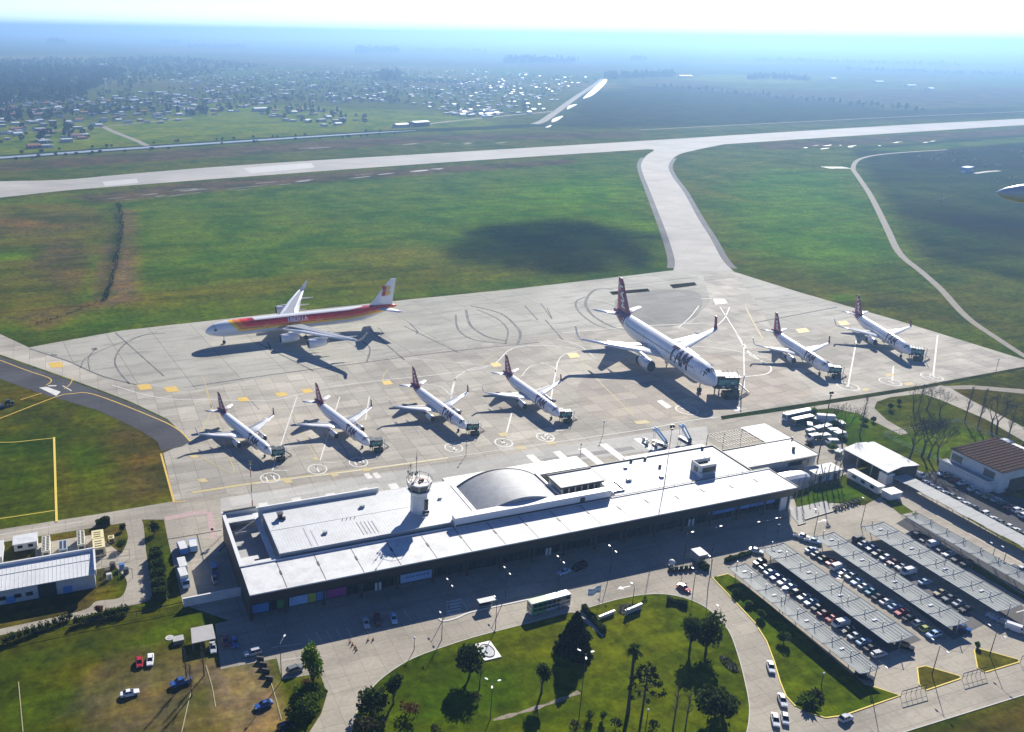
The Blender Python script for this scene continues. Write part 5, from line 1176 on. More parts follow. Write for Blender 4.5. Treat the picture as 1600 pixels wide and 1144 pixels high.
# ------------------------------------------------------------------ painted and worn markings
def marks(name, m, label, lines=(), polys=(), z=.06):
    mb = MB()
    for pts, w in lines: ribbon(smooth_line(px(pts), 5) if len(pts) > 2 else px(pts), w, z, mb)
    for pts in polys: mb.face([(p.x, p.y, z) for p in px(pts)])
    return structure(name, mb, m, label)
marks('tyre_marks', BLKM, 'dark looping tyre marks and slab joints on the grey apron strip', [
    ([(258, 521), (225, 524), (195, 538), (180, 560), (184, 578), (202, 600)], .9), ([(246, 518), (210, 528), (165, 545), (134, 560), (126, 575)], .6), ([(150, 545), (138, 560), (140, 578)], .6),
    ([(712, 492), (716, 515), (740, 531), (792, 537)], 1.2), ([(728, 484), (735, 508), (760, 526), (790, 533)], 1.6), ([(735, 478), (782, 490), (808, 512), (813, 525), (808, 538)], 1.6), ([(745, 484), (775, 497), (793, 515), (790, 537)], 1.0),
    ([(958, 452), (930, 453), (915, 472), (925, 492), (955, 510), (980, 516)], 1.8), ([(915, 464), (900, 472), (905, 488), (930, 507), (955, 515)], 1.2), ([(920, 470), (950, 475), (985, 490), (1010, 505)], .8),
    ([(400, 535), (490, 580)], .9), ([(577, 515), (632, 563)], .9), ([(632, 510), (716, 551)], .9), ([(852, 500), (880, 532)], .9), ([(180, 520), (256, 588)], .8), ([(418, 535), (423, 546), (420, 548)], .8), ([(566, 534), (578, 545), (573, 566)], .9), ([(640, 505), (652, 518), (650, 522)], .8), ([(590, 512), (598, 520), (592, 528)], .7),
    ([(820, 478), (840, 500)], .9), ([(845, 474), (862, 498), (855, 482)], .7), ([(300, 604), (430, 585), (560, 568), (680, 552), (842, 535)], 1.0), ([(1176, 505), (1308, 480)], 1.2), ([(46, 545), (80, 556), (110, 566), (160, 588), (225, 604)], 1.0),
    ([(930, 437), (1000, 432), (1052, 424)], .6), ([(965, 447), (1030, 440), (1090, 432)], .6)], [[(80, 553), (90, 554), (88, 557), (79, 556)], [(142, 545), (151, 543), (153, 547), (144, 548)]], .055)
marks('tyre_marks', mat('faint_rubber', (.24, .23, .22), .9, 0, .25, .5), 'faint dark streaks across the stands', [([(386, 620), (405, 640)], .5), ([(530, 690), (545, 715), (535, 725)], .5), ([(640, 660), (655, 680)], .4), ([(980, 652), (997, 663)], .8), ([(700, 520), (880, 505)], .5), ([(960, 470), (1020, 500), (1060, 515)], .7), ([(340, 700), (420, 690)], 4.), ([(850, 720), (990, 700)], 3.)], [], .056)
structure('drain_pit', sheet_pts(px([(952, 456), (1012, 451), (1016, 455.5), (957, 461)]), .06), grassy('pit_growth', None, (.03, .026, .015)), 'dark rectangular drain bed left of the taxiway mouth')
structure('drain_pit', sheet_pts(px([(1046, 445), (1085, 441), (1089, 446), (1052, 451)]), .06), MATS['pit_growth'], 'smaller dark drain bed beside the taxiway mouth')
structure('worn_patch', sheet_pts(smooth_line(px([(960, 470), (1010, 455), (1070, 453), (1096, 462), (1092, 490), (1060, 508), (1015, 510), (985, 498)]), 4, True), .045), paving('dark_worn_concrete', (.27, .26, .235), (.21, .20, .18), (.2, .19, .17), 10., 10., 0., .006, (.13, .125, .11), .7), 'darker worn concrete patch beside the taxiway mouth')
marks('guide_lines', WHT, 'white guide lines and arcs painted on the aircraft stands', [
    ([(464, 620), (425, 737)], .5), ([(577, 620), (571, 657)], .5), ([(531, 620), (500, 720)], .5), ([(712, 590), (704, 625)], .5), ([(800, 644), (790, 682)], .6), ([(871, 567), (861, 622)], .6), ([(1162, 536), (1163, 607)], .45), ([(1339, 527), (1325, 604)], .6), ([(1396, 572), (1394, 596)], .6), ([(1465, 524), (1458, 588)], .7),
    ([(175, 602), (250, 622), (332, 625), (430, 625), (505, 607), (600, 594), (680, 586), (765, 572), (800, 545), (850, 540), (900, 545)], .5), ([(640, 560), (700, 565), (765, 572)], .35), ([(704, 620), (712, 592), (735, 577), (765, 572)], .45), ([(664, 600), (690, 605), (705, 620)], .4), ([(871, 567), (880, 555), (905, 548)], .4), ([(815, 588), (830, 572), (860, 567)], .4), ([(845, 566), (866, 575), (868, 582)], .4),
    ([(1092, 478), (1078, 496), (1060, 512)], .4), ([(1095, 467), (1112, 467)], .6), ([(1150, 520), (1165, 545), (1190, 565), (1205, 575), (1195, 585), (1147, 590)], .6), ([(1162, 536), (1172, 555), (1195, 566)], .5), ([(880, 520), (1000, 510), (1100, 505)], .5), ([(870, 530), (905, 540), (930, 560)], .4), ([(1060, 540), (1130, 545), (1200, 560)], .5), ([(1108, 517), (1130, 500), (1140, 480)], .5), ([(1125, 480), (1138, 500), (1160, 535)], .5),
    ([(425, 736), (452, 735)], .4), ([(500, 722), (525, 723)], .4), ([(560, 716), (588, 714)], .4), ([(709, 692), (735, 693)], .4), ([(790, 682), (815, 684)], .4), ([(852, 674), (880, 673)], .4), ([(1458, 580), (1487, 580)], .4), ([(1394, 596), (1420, 595)], .3),
    ([(400, 756), (560, 735), (700, 715), (1000, 672), (1060, 660), (1120, 652)], .35), ([(0, 836), (130, 815)], .3)],
    [[(1114, 467), (1132, 467), (1137, 474), (1118, 476)], [(568, 741), (576, 739), (583, 747), (575, 749)], [(581, 740), (589, 738), (596, 746), (588, 748)], [(1026, 627), (1034, 625), (1050, 636), (1042, 639)], [(1145, 639), (1155, 636), (1160, 640), (1150, 643)]], .066)
# stand numbers in rings
def stand(cx, cy, txt, r=3.7):
    mb = MB(); c = G(cx, cy); n = 28
    for i in range(n):
        a, b = 2*math.pi*i/n, 2*math.pi*(i+1)/n
        mb.face([(c.x+r*math.cos(a), c.y+r*1.15*math.sin(a), .07), (c.x+r*math.cos(b), c.y+r*1.15*math.sin(b), .07), (c.x+(r-.5)*math.cos(b), c.y+(r-.5)*1.15*math.sin(b), .07), (c.x+(r-.5)*math.cos(a), c.y+(r-.5)*1.15*math.sin(a), .07)])
    k = len(txt); sz = 4.2
    strokes(mb, txt, lambda u, v: (c.x+(u-(.55*k+.25*(k-1))/2)*sz*.8, c.y+(v-.5)*sz, .072), .5, .3, .2, 1)
    structure('stand_number', mb, WHT, 'white ringed stand number painted on the apron')
for cx, cy, t in ((422, 747, '11'), (496, 733.5, '1'), (560, 722.5, '10'), (709, 700, '2'), (787, 692, '4'), (852, 683.5, '1E'), (1073, 641, '3'), (1325, 604, '4'), (1391, 597, '1'), (1456, 589, '1E')): stand(cx, cy, t, 3.6 if cx < 1000 else 4.6)
def qd(cx, cy, w, h, sk=3): return [(cx-w/2-sk, cy-h/2+1), (cx+w/2-sk, cy-h/2-1), (cx+w/2+sk, cy+h/2-1), (cx-w/2+sk, cy+h/2+1)]
marks('stand_markers', YEL, 'yellow square markers painted along the aircraft stands', [], [qd(*a) for a in ((88, 570.5, 20, 8), (226, 605, 20, 8), (268, 608.5, 19, 8), (380, 624, 16, 6), (440, 616.5, 16, 6), (480, 611, 15, 6), (605, 598, 13, 6), (775, 570, 13, 6), (896, 555.5, 15, 7), (1254, 516.5, 17, 6), (1318, 505, 14, 6))], .068)
marks('stand_markers', PYEL, 'faded yellow numbers and blots along the stand tails', [], [qd(*a) for a in ((303, 713, 12, 5), (317, 751, 12, 5), (449, 752, 12, 6), (522, 742, 11, 5), (572, 734, 12, 5), (493, 717, 8, 4), (787, 679, 14, 5), (814, 700, 14, 5), (861, 692, 13, 5), (1003, 660, 20, 5), (1352, 609, 10, 4), (1420, 600, 14, 4), (1390, 586, 12, 4))], .067)
marks('edge_lines', YEL, 'yellow edge line curving round the left rim of the apron', [([(-20, 660), (0, 654), (87, 620.5), (112, 615.5), (147, 616.5), (237, 651), (277, 670.5), (297, 690)], .55), ([(251.5, 709), (272, 785)], .7), ([(32, 625), (65, 614.5)], .5), ([(72, 602), (80, 596), (75, 590), (45, 580), (0, 563)], .5), ([(100, 608), (110, 600), (114, 590)], .4), ([(272, 785), (290, 783)], .5)], [], .07)
marks('guide_lines', PYEL, 'faded yellow lead lines running across the stands', [([(297, 690), (310, 680), (330, 640), (322, 605), (318, 590)], .35), ([(300, 705), (363, 740), (352, 700), (335, 650), (322, 610)], .35), ([(455, 640), (480, 690), (495, 718)], .35), ([(620, 590), (640, 610), (660, 640)], .3), ([(300, 770), (420, 752), (560, 735), (700, 716)], 1.4), ([(750, 572), (770, 556), (800, 546)], .35), ([(598, 596), (600, 585), (608, 576)], .35), ([(905, 560), (940, 600), (990, 650)], .5), ([(640, 625), (690, 655), (720, 690)], .35), ([(980, 560), (1030, 600), (1060, 640)], .4), ([(1165, 480), (1175, 500), (1192, 530)], .8), ([(1290, 520), (1310, 510)], .4), ([(320, 640), (390, 670), (420, 700)], .3)], [], .064)
marks('white_patch', WHT, 'white painted rectangle at the left end of the taxi lane', [([(98, 603), (112, 611)], .6), ([(75, 603), (88, 603)], 1.2)], [[(61, 606), (73, 604.5), (95, 612.5), (88, 619)]], .07)
YK = mat('yellow_kerb_paint', (.66, .50, .07), .7, 0, .15, 1.)
for pts, lab in (([(84.5, 684), (88.5, 816)], 'thick yellow painted kerb down the left grass'), ):
    P = px(pts); kerb([(P[0].x, P[0].y), (P[1].x, P[1].y)], .75, .25, 'grass_kerb', YK, lab)
marks('grass_line', YK, 'thin yellow lines marking the left grass plot', [([(-20, 691), (20, 691), (50, 688), (85, 684.5)], .35), ([(-20, 812), (0, 810.5), (86, 797.5)], .35)], [], .03)
# white stripes on the service strip behind the terminal
mb = MB()
for (a, b), (c, d) in (((410, 786), (413, 792)), ((462, 778), (464, 784)), ((515, 771), (518, 778)), ((567, 763), (569, 770)), ((612, 756), (615, 762)), ((827, 711), (862, 741)), ((869, 705.5), (903, 739)), ((908, 701), (938, 727)), ((942, 694), (975, 717)), ((995, 685), (1022, 706))):
    A, B = G(a, b), G(c, d); xc = A.x
    mb.face([(xc-1.6, B.y-2, .07), (xc+1.6, B.y-2, .07), (xc+1.6, A.y, .07), (xc-1.6, A.y, .07)])
structure('service_stripes', mb, WHT, 'broad white stripes on the service strip behind the terminal')
marks('red_hatching', mat('faded_red_paint', (.42, .27, .26), .8, 0, .3, 1., (.38, .36, .33), .9, .6), 'faded red paint on the loading yard', [([(258, 811), (300, 803), (322, 800)], 2.6), ([(327, 800), (334, 842)], 2.0)], [[(329, 826), (333, 825.5), (334, 829), (330, 829.5)]], .065)
marks('yard_channel', DROOF, 'dark drain channels across the loading yard', [([(262, 843), (346, 829)], .5), ([(308, 836), (318, 877)], .4), ([(342, 862), (352, 852)], .6)], [], .07)
# forecourt markings
bays = [([(478+15.7*i, 990-2.4*i), (487+15.7*i, 1006-2.4*i)], .16) for i in range(5)]+[([(563, 976), (576, 989)], .16), ([(614, 964), (622, 977)], .16), ([(632, 954), (642, 970)], .16)]
marks('bay_lines', WHT, 'white parking bay lines on the forecourt', bays+[([(425, 1012), (470, 1006)], .2), ([(440, 1032), (472, 1027)], .18)]+[([(738+4, 938+6*k), (764, 932+6*k)], .5) for k in range(0)], [], .035)
marks('crossing', WHT, 'faded zebra crossing on the forecourt road', [([(698, 941+5*k), (720, 936.5+5*k)], .7) for k in range(5)]+[([(718, 934), (731, 952)], .3)], [], .036)
def arrow(p, h, s=1.):
    c = G(*p); mb = MB(); ca, sa = math.cos(h), math.sin(h)
    def q(u, v): return (c.x+(u*ca-v*sa)*s, c.y+(u*sa+v*ca)*s, .04)
    mb.face([q(-1.6, -.2), (q(.4, -.2)), q(.4, .2), q(-1.6, .2)]); mb.face([q(.4, -.75), q(1.8, 0), q(.4, .75)])
    structure('road_arrow', mb, WHT, 'white arrow painted on the car park lane')
for p, h in (((975, 918), math.pi), ((1285, 814), 0), ((1222, 922), RAD(-90)), ((1305, 900), RAD(-90)), ((1381, 880), RAD(-90)), ((1302, 922), RAD(-90))): arrow(p, h, 1.3)
marks('bay_lines', WHT, 'white bay lines under the shade canopies', [([(1556+9*i, 905+7*i-3), (1570+9*i, 902+7*i-3)], .2) for i in range(0)]+[([(1330+25*i, 1000-0*i), (1331+25*i, 1001)], .1) for i in range(0)]+[([(1520, 932), (1540, 926)], .25), ([(1588, 957), (1602, 953)], .3), ([(1250, 812), (1266, 809)], .2)], [], .035)
structure('paved_path', sheet_pts(px([(893, 957.5), (904, 955), (944, 993), (930, 996)]), .08), mat('path_paving', (.33, .28, .26), .85, 0, .15, 2.), 'short paved path leading into the park lawn')
structure('plaza_slab', sheet_pts(px([(1232, 794), (1246, 793), (1290, 783), (1306, 798), (1257, 812), (1258, 817), (1248, 820), (1236, 806)]), .16), mat('plaza_concrete', (.36, .35, .33), .85, 0, .1, 1.), 'raised pale slab at the east end of the terminal')
kerb(px([(1306, 798), (1257, 812.5)]), .5, .32, 'kerb', DROOF, 'dark step edge of the raised slab')
kerb(px([(1258, 817.5), (1247, 821)]), .4, .3, 'kerb', DROOF, 'short dark step edge of the raised slab')
# ------------------------------------------------------------------ lawns and their kerbs
LAWN = grassy('park_lawn', None, (.072, .098, .004)); LAWN2 = grassy('island_lawn', None, (.07, .104, .004)); LAWN3 = grassy('dry_lawn', None, (.08, .082, .014))
park = [(540, 1170), (550, 1140), (558, 1112), (572, 1088), (592, 1064), (625, 1040), (662, 1022), (740, 996), (830, 973), (896, 957), (942, 996), (944, 992), (908, 953), (960, 938), (1005, 929.5), (1042, 929), (1080, 938), (1112, 956), (1138, 985), (1152, 1020), (1164, 1065), (1171, 1105), (1168, 1140), (1158, 1170)]
structure('park_lawn', sheet_pts(px(park), .10), LAWN, 'rounded green park lawn in front of the terminal')
kerb(smooth_line(px(park[:11]), 3), .22, .14, 'kerb', KERB, 'pale kerb along the west side of the park lawn'); kerb(smooth_line(px(park[12:]), 3), .22, .14, 'kerb', KERB, 'pale kerb along the east side of the park lawn')
isl1 = [(1113, 903), (1137, 897), (1148, 903), (1205, 947), (1290, 1020), (1352, 1071), (1362, 1072.5), (1406, 1087.5), (1370, 1100), (1318, 1118.5), (1290, 1122), (1262, 1114), (1243, 1104), (1228, 1088), (1219, 1066), (1210, 1035), (1198, 1003), (1180, 974), (1150, 942)]
structure('island_lawn', sheet_pts(px(isl1), .11), LAWN2, 'long grass strip between the curved road and the car park')
kerb(px([isl1[2], isl1[1], isl1[0]]+isl1[:11:-1]), .32, .16, 'kerb', YK, 'yellow painted kerb of the long grass strip')
kerb(px(isl1[6:9]+isl1[9:12]), .32, .16, 'kerb', YK, 'yellow painted kerb at the south end of the long grass strip')
for pts, lab in (([(1433, 1044), (1446, 1041), (1500, 1057), (1500, 1061), (1447, 1079), (1436, 1070)], 'wedge shaped grass island beside the south car park gates'), ([(1522, 1016), (1530, 1014), (1591, 1031), (1592, 1035), (1539, 1051), (1527, 1044)], 'wedge shaped grass island farther right by the car park gates')):
    structure('island_lawn', sheet_pts(px(pts), .11), LAWN3, lab); kerb(px(pts), .32, .16, 'kerb', YK, 'yellow kerb round the '+lab, 0., True)
kerb(px([(1700, 1052), (1600, 1086), (1410, 1145), (1340, 1168)]), .25, .12, 'kerb', KERB, 'pale kerb on the south side of the access road')
structure('verge', sheet_pts(px([(1424, 803), (1432, 801), (1640, 921), (1640, 930)]), .09), LAWN2, 'thin grass verge beside the outer shade canopy')
structure('verge', sheet_pts(px([(1505, 880), (1515, 876), (1640, 953), (1640, 962)]), .09), LAWN2, 'thin grass verge between the outer bays and the lane')
structure('verge', sheet_pts(px([(1376, 778.5), (1392, 776), (1427, 800), (1407, 804)]), .09), LAWN2, 'small grass wedge at the head of the outer canopy')
structure('pedestrian_way', ribbon(px([(1392, 757), (1440, 783), (1520, 828), (1640, 895)]), 7.5, .05), mat('beige_paving', (.42, .36, .29), .85, 0, .12, 1.), 'beige footway beside the long flat canopy')
structure('stony_track', ribbon(smooth_line(px([(770, 1126), (820, 1112), (870, 1096), (905, 1082)]), 5), [.5, .8, 1.2, 1.4]*30, .12), mat('stony_soil', (.26, .22, .17), .95, 0, .35, 3., (.07, .075, .03), .9, 1.), 'pale stony track crossing the park lawn')
structure('fenced_lawn', sheet_pts(px([(1384, 684), (1497, 663), (1580, 700), (1530, 690), (1486, 702), (1466, 720)]), .07), grassy('bright_lawn', None, (.078, .125, .006)), 'bright green fenced lawn behind the rust roofed building')
# lawn tone patches of the park, laid as worn turf
# low barrier fence, left road sweepings etc.

kerb(smooth_line(px([(686, 967), (694, 971), (714, 966), (735, 957), (780, 947), (826, 937)]), 3), .5, .14, 'kerb', mat('white_kerb', (.62, .60, .56), .8, 0, .1, 2.), 'pale kerb of the bus stop island on the forecourt')
# ------------------------------------------------------------------ cars
def paint(name, c): return mat('car_paint_'+name, c, .25, 0, .03, 1., coat=.6)
PAINT = {'white': paint('white', (.78, .78, .78)), 'silver': paint('silver', (.48, .50, .53)), 'grey': paint('grey', (.16, .17, .18)), 'black': paint('black', (.015, .015, .018)), 'red': paint('red', (.42, .02, .025)), 'blue': paint('blue', (.04, .10, .32)), 'teal': paint('teal', (.03, .26, .36)), 'green': paint('green', (.38, .44, .10)), 'gold': paint('gold', (.38, .31, .18)), 'maroon': paint('maroon', (.16, .02, .03)), 'pale blue': paint('pale blue', (.40, .56, .74)), 'orange': paint('orange', (.62, .20, .05))}
CGLASS = mat('car_glass', (.02, .025, .03), .06, 0, .05, 1., spec=.8)
LAMP = mat('headlamp_glass', (.75, .76, .78), .1, 0, .03, 1.); REAR = mat('rear_lamp', (.40, .02, .02), .2, 0, .03, 1.); RIM = mat('wheel_rim', (.45, .46, .47), .3, .6, .05, 2.)
def loft(secs):
    """secs: (x, half width, z low, z high)"""
    mb = MB(); rg = []
    for x, w, a, b in secs:
        r = min(.12, (b-a)*.3); rg.append([(x, -w, a+r), (x, -w*.93, a), (x, w*.93, a), (x, w, a+r), (x, w, b-r), (x, w*.86, b), (x, -w*.86, b), (x, -w, b-r)])
    mb.rings(rg); return mb
def wheels(r, xs, w, rad):
    for x in xs:
        for s in (1, -1):
            mb = MB(); mb.rings([[(x+rad*math.cos(2*math.pi*i/12), s*(w-.2+d), rad+rad*math.sin(2*math.pi*i/12)) for i in range(12)] for d in (0, .21)])
            wh = mb.build('wheel', TYRE, r)
            mb = MB(); mb.face([(x+rad*.62*math.cos(2*math.pi*i/10), s*(w+.015), rad+rad*.62*math.sin(2*math.pi*i/10)) for i in range(10)]); mb.build('rim', RIM, wh)
CARPARTS = {}
def make_car(kind):
    r = empty({'sedan': 'car', 'hatch': 'car', 'suv': 'car', 'pickup': 'pickup_truck', 'van': 'van'}[kind], (0, 0, 0), 0, 'car', 'pickup' if kind == 'pickup' else ('van' if kind == 'van' else 'car'))
    P0 = PAINT['white']
    if kind == 'sedan':
        body = loft([(2.22, .62, .38, .62), (2.1, .78, .28, .74), (1.3, .86, .22, .86), (.7, .87, .2, .93), (-1.2, .87, .2, .95), (-1.9, .84, .24, .93), (-2.18, .72, .36, .86)]); cab = ((.95, .93, .72), (.25, 1.38, .58), (-.85, 1.40, .58), (-1.55, .95, .70)); w, h = .87, (1.35, -1.35); rad = .31
    elif kind == 'hatch':
        body = loft([(1.9, .62, .36, .66), (1.78, .78, .28, .78), (1.1, .83, .22, .9), (.6, .84, .2, .96), (-1.5, .84, .2, .98), (-1.85, .76, .32, .92)]); cab = ((.95, .95, .72), (.25, 1.44, .60), (-1.25, 1.46, .60), (-1.75, .98, .70)); w, h = .84, (1.2, -1.2); rad = .30
    elif kind == 'suv':
        body = loft([(2.25, .7, .45, .86), (2.12, .85, .38, .98), (1.2, .91, .32, 1.06), (-1.9, .91, .32, 1.1), (-2.2, .82, .45, 1.02)]); cab = ((1.1, 1.08, .80), (.45, 1.66, .66), (-1.75, 1.68, .66), (-2.1, 1.1, .78)); w, h = .91, (1.4, -1.35); rad = .37
    elif kind == 'pickup':
        body = loft([(2.6, .72, .5, .92), (2.45, .86, .42, 1.02), (1.4, .92, .36, 1.1), (-2.5, .92, .38, 1.1), (-2.6, .85, .5, 1.04)]); cab = ((1.35, 1.1, .80), (.7, 1.68, .66), (-.55, 1.70, .66), (-.75, 1.1, .80)); w, h = .92, (1.65, -1.6); rad = .38
    else:
        body = loft([(2.45, .72, .42, .9), (2.3, .9, .34, 1.1), (1.9, .95, .3, 1.3), (-2.4, .96, .3, 1.35), (-2.5, .92, .42, 1.3)]); cab = ((2.05, 1.25, .86), (1.35, 2.0, .78), (-2.3, 2.02, .80), (-2.45, 1.33, .9)); w, h = .95, (1.6, -1.5); rad = .36
    (xa, za, wa), (xb, zb, wb_), (xc, zc_, wc), (xd, zd, wd) = cab
    body.rings([[(xb-.05, -wb_, zb-.03), (xb-.05, wb_, zb-.03), (xb-.05, wb_*.9, zb+.05), (xb-.05, -wb_*.9, zb+.05)], [(xc+.05, -wc, zc_-.03), (xc+.05, wc, zc_-.03), (xc+.05, wc*.9, zc_+.05), (xc+.05, -wc*.9, zc_+.05)]])
    for x0, z0, w0, x1, z1, w1 in ((xa, za, wa, xb, zb, wb_), (xd, zd, wd, xc, zc_, wc)):
        for s in (1, -1): body.tube([(x0, s*w0, z0), (x1, s*w1, z1)], .05, 4)
    xm = (xb+xc)/2
    for s in (1, -1): body.tube([(xm, s*(wa+.02), za), (xm, s*(wb_+.01), zb)], .05, 4)
    if kind == 'pickup': body.box(-2.45, -.78, 1.101, -.85, .78, 1.11)
    b = body.build('body', [P0], r, False)
    if kind == 'van':   # solid sides behind the front window
        mb = MB(); mb.rings([[(1.0, -.87, 1.3), (1.0, .87, 1.3), (1.0, .80, 1.98), (1.0, -.80, 1.98)], [(-2.42, -.91, 1.33), (-2.42, .91, 1.33), (-2.32, .82, 2.0), (-2.32, -.82, 2.0)]]); mb.build('body', [P0], r)
    mb = MB(); mb.rings([[(xa, -wa, za-.02), (xa, wa, za-.02), (xb, wb_, zb), (xb, -wb_, zb)], [(xd, -wd, zd-.02), (xd, wd, zd-.02), (xc, wc, zc_), (xc, -wc, zc_)]]); mb.build('windows', CGLASS, r)
    if kind == 'pickup':
        mb = MB(); mb.box(-2.4, -.74, 1.11, -.9, .74, 1.125); mb.build('load_bed', mat('bed_liner', (.06, .06, .065), .8, 0, .1, 2.), r)
    wheels(r, h, w, rad)
    front = body.v[0][0] if False else max(v[0] for v in body.v); rear = min(v[0] for v in body.v); zl = (za+.35)/2
    for s in (1, -1):
        mb = MB(); mb.cbox((front-.11, s*w*.68, zl+.02), (.16, w*.34, .13)); mb.build('headlight', LAMP, r)
        mb = MB(); mb.cbox((rear+.07, s*w*.74, zl+.1), (.14, w*.22, .16)); mb.build('tail_light', REAR, r)
    return r
CARS = {k: make_car(k) for k in ('sedan', 'hatch', 'suv', 'pickup', 'van')}; CUSED = {k: False for k in CARS}
def recolour(o, name):
    for ch in KIDS.get(o, []):
        if ch.name.startswith('body'):
            ch.material_slots[0].link = 'OBJECT'; ch.material_slots[0].material = PAINT[name]
def put_car(kind, colour, p, heading, label, group=None):
    """p is ground seen at a photo pixel or a world point"""
    q = G(*p) if not isinstance(p, Vector) else p
    o = place(CARS[kind], CUSED[kind], (q.x, q.y, .05), heading, label, group); CUSED[kind] = True
    if 'group' in o.keys() and not group: del o['group']
    recolour(o, colour); return o
def hd(a, b):
    A, B = G(*a), G(*b); return math.atan2(B.y-A.y, B.x-A.x)
# loose cars, heading given from tail pixel to nose pixel
for kind, colr, p, a, b, lab in (
    ('sedan', 'red', (1068, 921), (1058, 915), (1078, 927), 'red sedan turning on the forecourt road beside the kiosk'),
    ('sedan', 'pale blue', (881, 896), (892, 890), (872, 898), 'pale blue sedan driving in the shade of the terminal'),
    ('van', 'black', (905, 889), (916, 884), (896, 892), 'black van parked in the shade behind the pale blue sedan'),
    ('sedan', 'silver', (572, 976), (570, 966), (575, 986), 'silver sedan in the shaded forecourt bays, nearest the crossing left end'),
    ('suv', 'maroon', (590, 972), (588, 962), (592, 982), 'maroon off-roader in the shaded forecourt bays'),
    ('sedan', 'pale blue', (615, 969), (612, 958), (618, 980), 'pale blue sedan in the shaded forecourt bays right of the maroon off-roader'),
    ('hatch', 'red', (218, 1038), (217, 1028), (219, 1048), 'red hatchback on the bare earth lot'),
    ('sedan', 'white', (235, 1034), (236, 1024), (234, 1045), 'white sedan beside the red hatchback on the bare earth lot'),
    ('sedan', 'white', (203, 1086), (187, 1088), (219, 1081), 'white sedan alone in the middle of the bare earth lot'),
    ('pickup', 'blue', (283, 1069), (296, 1064), (270, 1073), 'blue pickup beside the bare tree on the earth lot'),
    ('sedan', 'blue', (412, 1104), (428, 1098), (396, 1110), 'dark blue sedan on the sandy track by the verge'),
    ('suv', 'grey', (461, 1049), (450, 1053), (474, 1043), 'dark off-roader with bright roof parked behind the leafy tree'),
    ('sedan', 'silver', (333, 1015), (332, 1005), (335, 1025), 'silver sedan next to the grey carport'),
    ('suv', 'silver', (395, 1023), (406, 1020), (382, 1026), 'silver off-roader at the edge of the terminal shade'),
    ('sedan', 'blue', (367, 1006), (365, 996), (369, 1018), 'blue sedan parked in the shade near the carport'),
    ('hatch', 'maroon', (352, 1005), (350, 996), (354, 1014), 'dark maroon hatchback parked in the shade near the carport'),
    ('suv', 'black', (448, 1138), (430, 1146), (466, 1132), 'black off-roader half hidden under the big shrubs at the bottom edge'),
    ('sedan', 'white', (1204, 1045), (1201, 1034), (1207, 1057), 'white sedan waiting along the yellow kerb, first in line'),
    ('sedan', 'white', (1222, 1097), (1218, 1086), (1226, 1109), 'white sedan waiting along the yellow kerb beside the palm shrub'),
    ('sedan', 'white', (1211, 1128), (1208, 1116), (1213, 1140), 'white sedan at the bottom edge, left of the pair'),
    ('hatch', 'white', (1226, 1126), (1224, 1114), (1228, 1137), 'white hatchback at the bottom edge, right of the pair'),
    ('hatch', 'silver', (1321, 1125), (1310, 1129), (1334, 1119), 'silver hatchback on the access road at the lawn corner'),
    ('pickup', 'white', (1593, 893), (1580, 886), (1606, 900), 'white pickup on the beige footway at the right edge'),
    ('pickup', 'white', (1252, 841), (1241, 838), (1264, 843), 'white pickup at the head of the second canopy row'),
    ('pickup', 'pale blue', (1269, 848), (1258, 845), (1281, 850), 'pale blue pickup beside the white pickup at the canopy head'),
    ('sedan', 'white', (1181, 863), (1170, 860), (1192, 866), 'white sedan at the head of the first car row'),
    ('sedan', 'pale blue', (1553, 967), (1542, 962), (1566, 971), 'pale blue sedan past the end of the third canopy'),
    ('sedan', 'silver', (1571, 976), (1560, 971), (1583, 980), 'silver sedan past the end of the third canopy, middle of three'),
    ('van', 'white', (1586, 986), (1575, 982), (1598, 990), 'white van past the end of the third canopy, nearest the right edge'),
    ('van', 'white', (1434, 745), (1424, 741), (1446, 749), 'white van at the head of the staff car park'),
    ('suv', 'black', (1349, 1060), (1338, 1056), (1361, 1064), 'black off-roader tucked under the south end of the first canopy'),
    ('suv', 'black', (1413, 1013), (1402, 1009), (1425, 1017), 'black off-roader under the south end of the second canopy'),
    ('suv', 'blue', (1502, 984), (1491, 980), (1514, 988), 'dark blue off-roader under the south end of the third canopy'),
    ('van', 'blue', (335, 893), (334, 884), (336, 902), 'blue van in the terminal shade in the loading yard'),
    ('sedan', 'grey', (336, 908), (334, 900), (339, 916), 'grey sedan in the shade behind the blue van')):
    put_car(kind, colr, p, hd(a, b), lab)
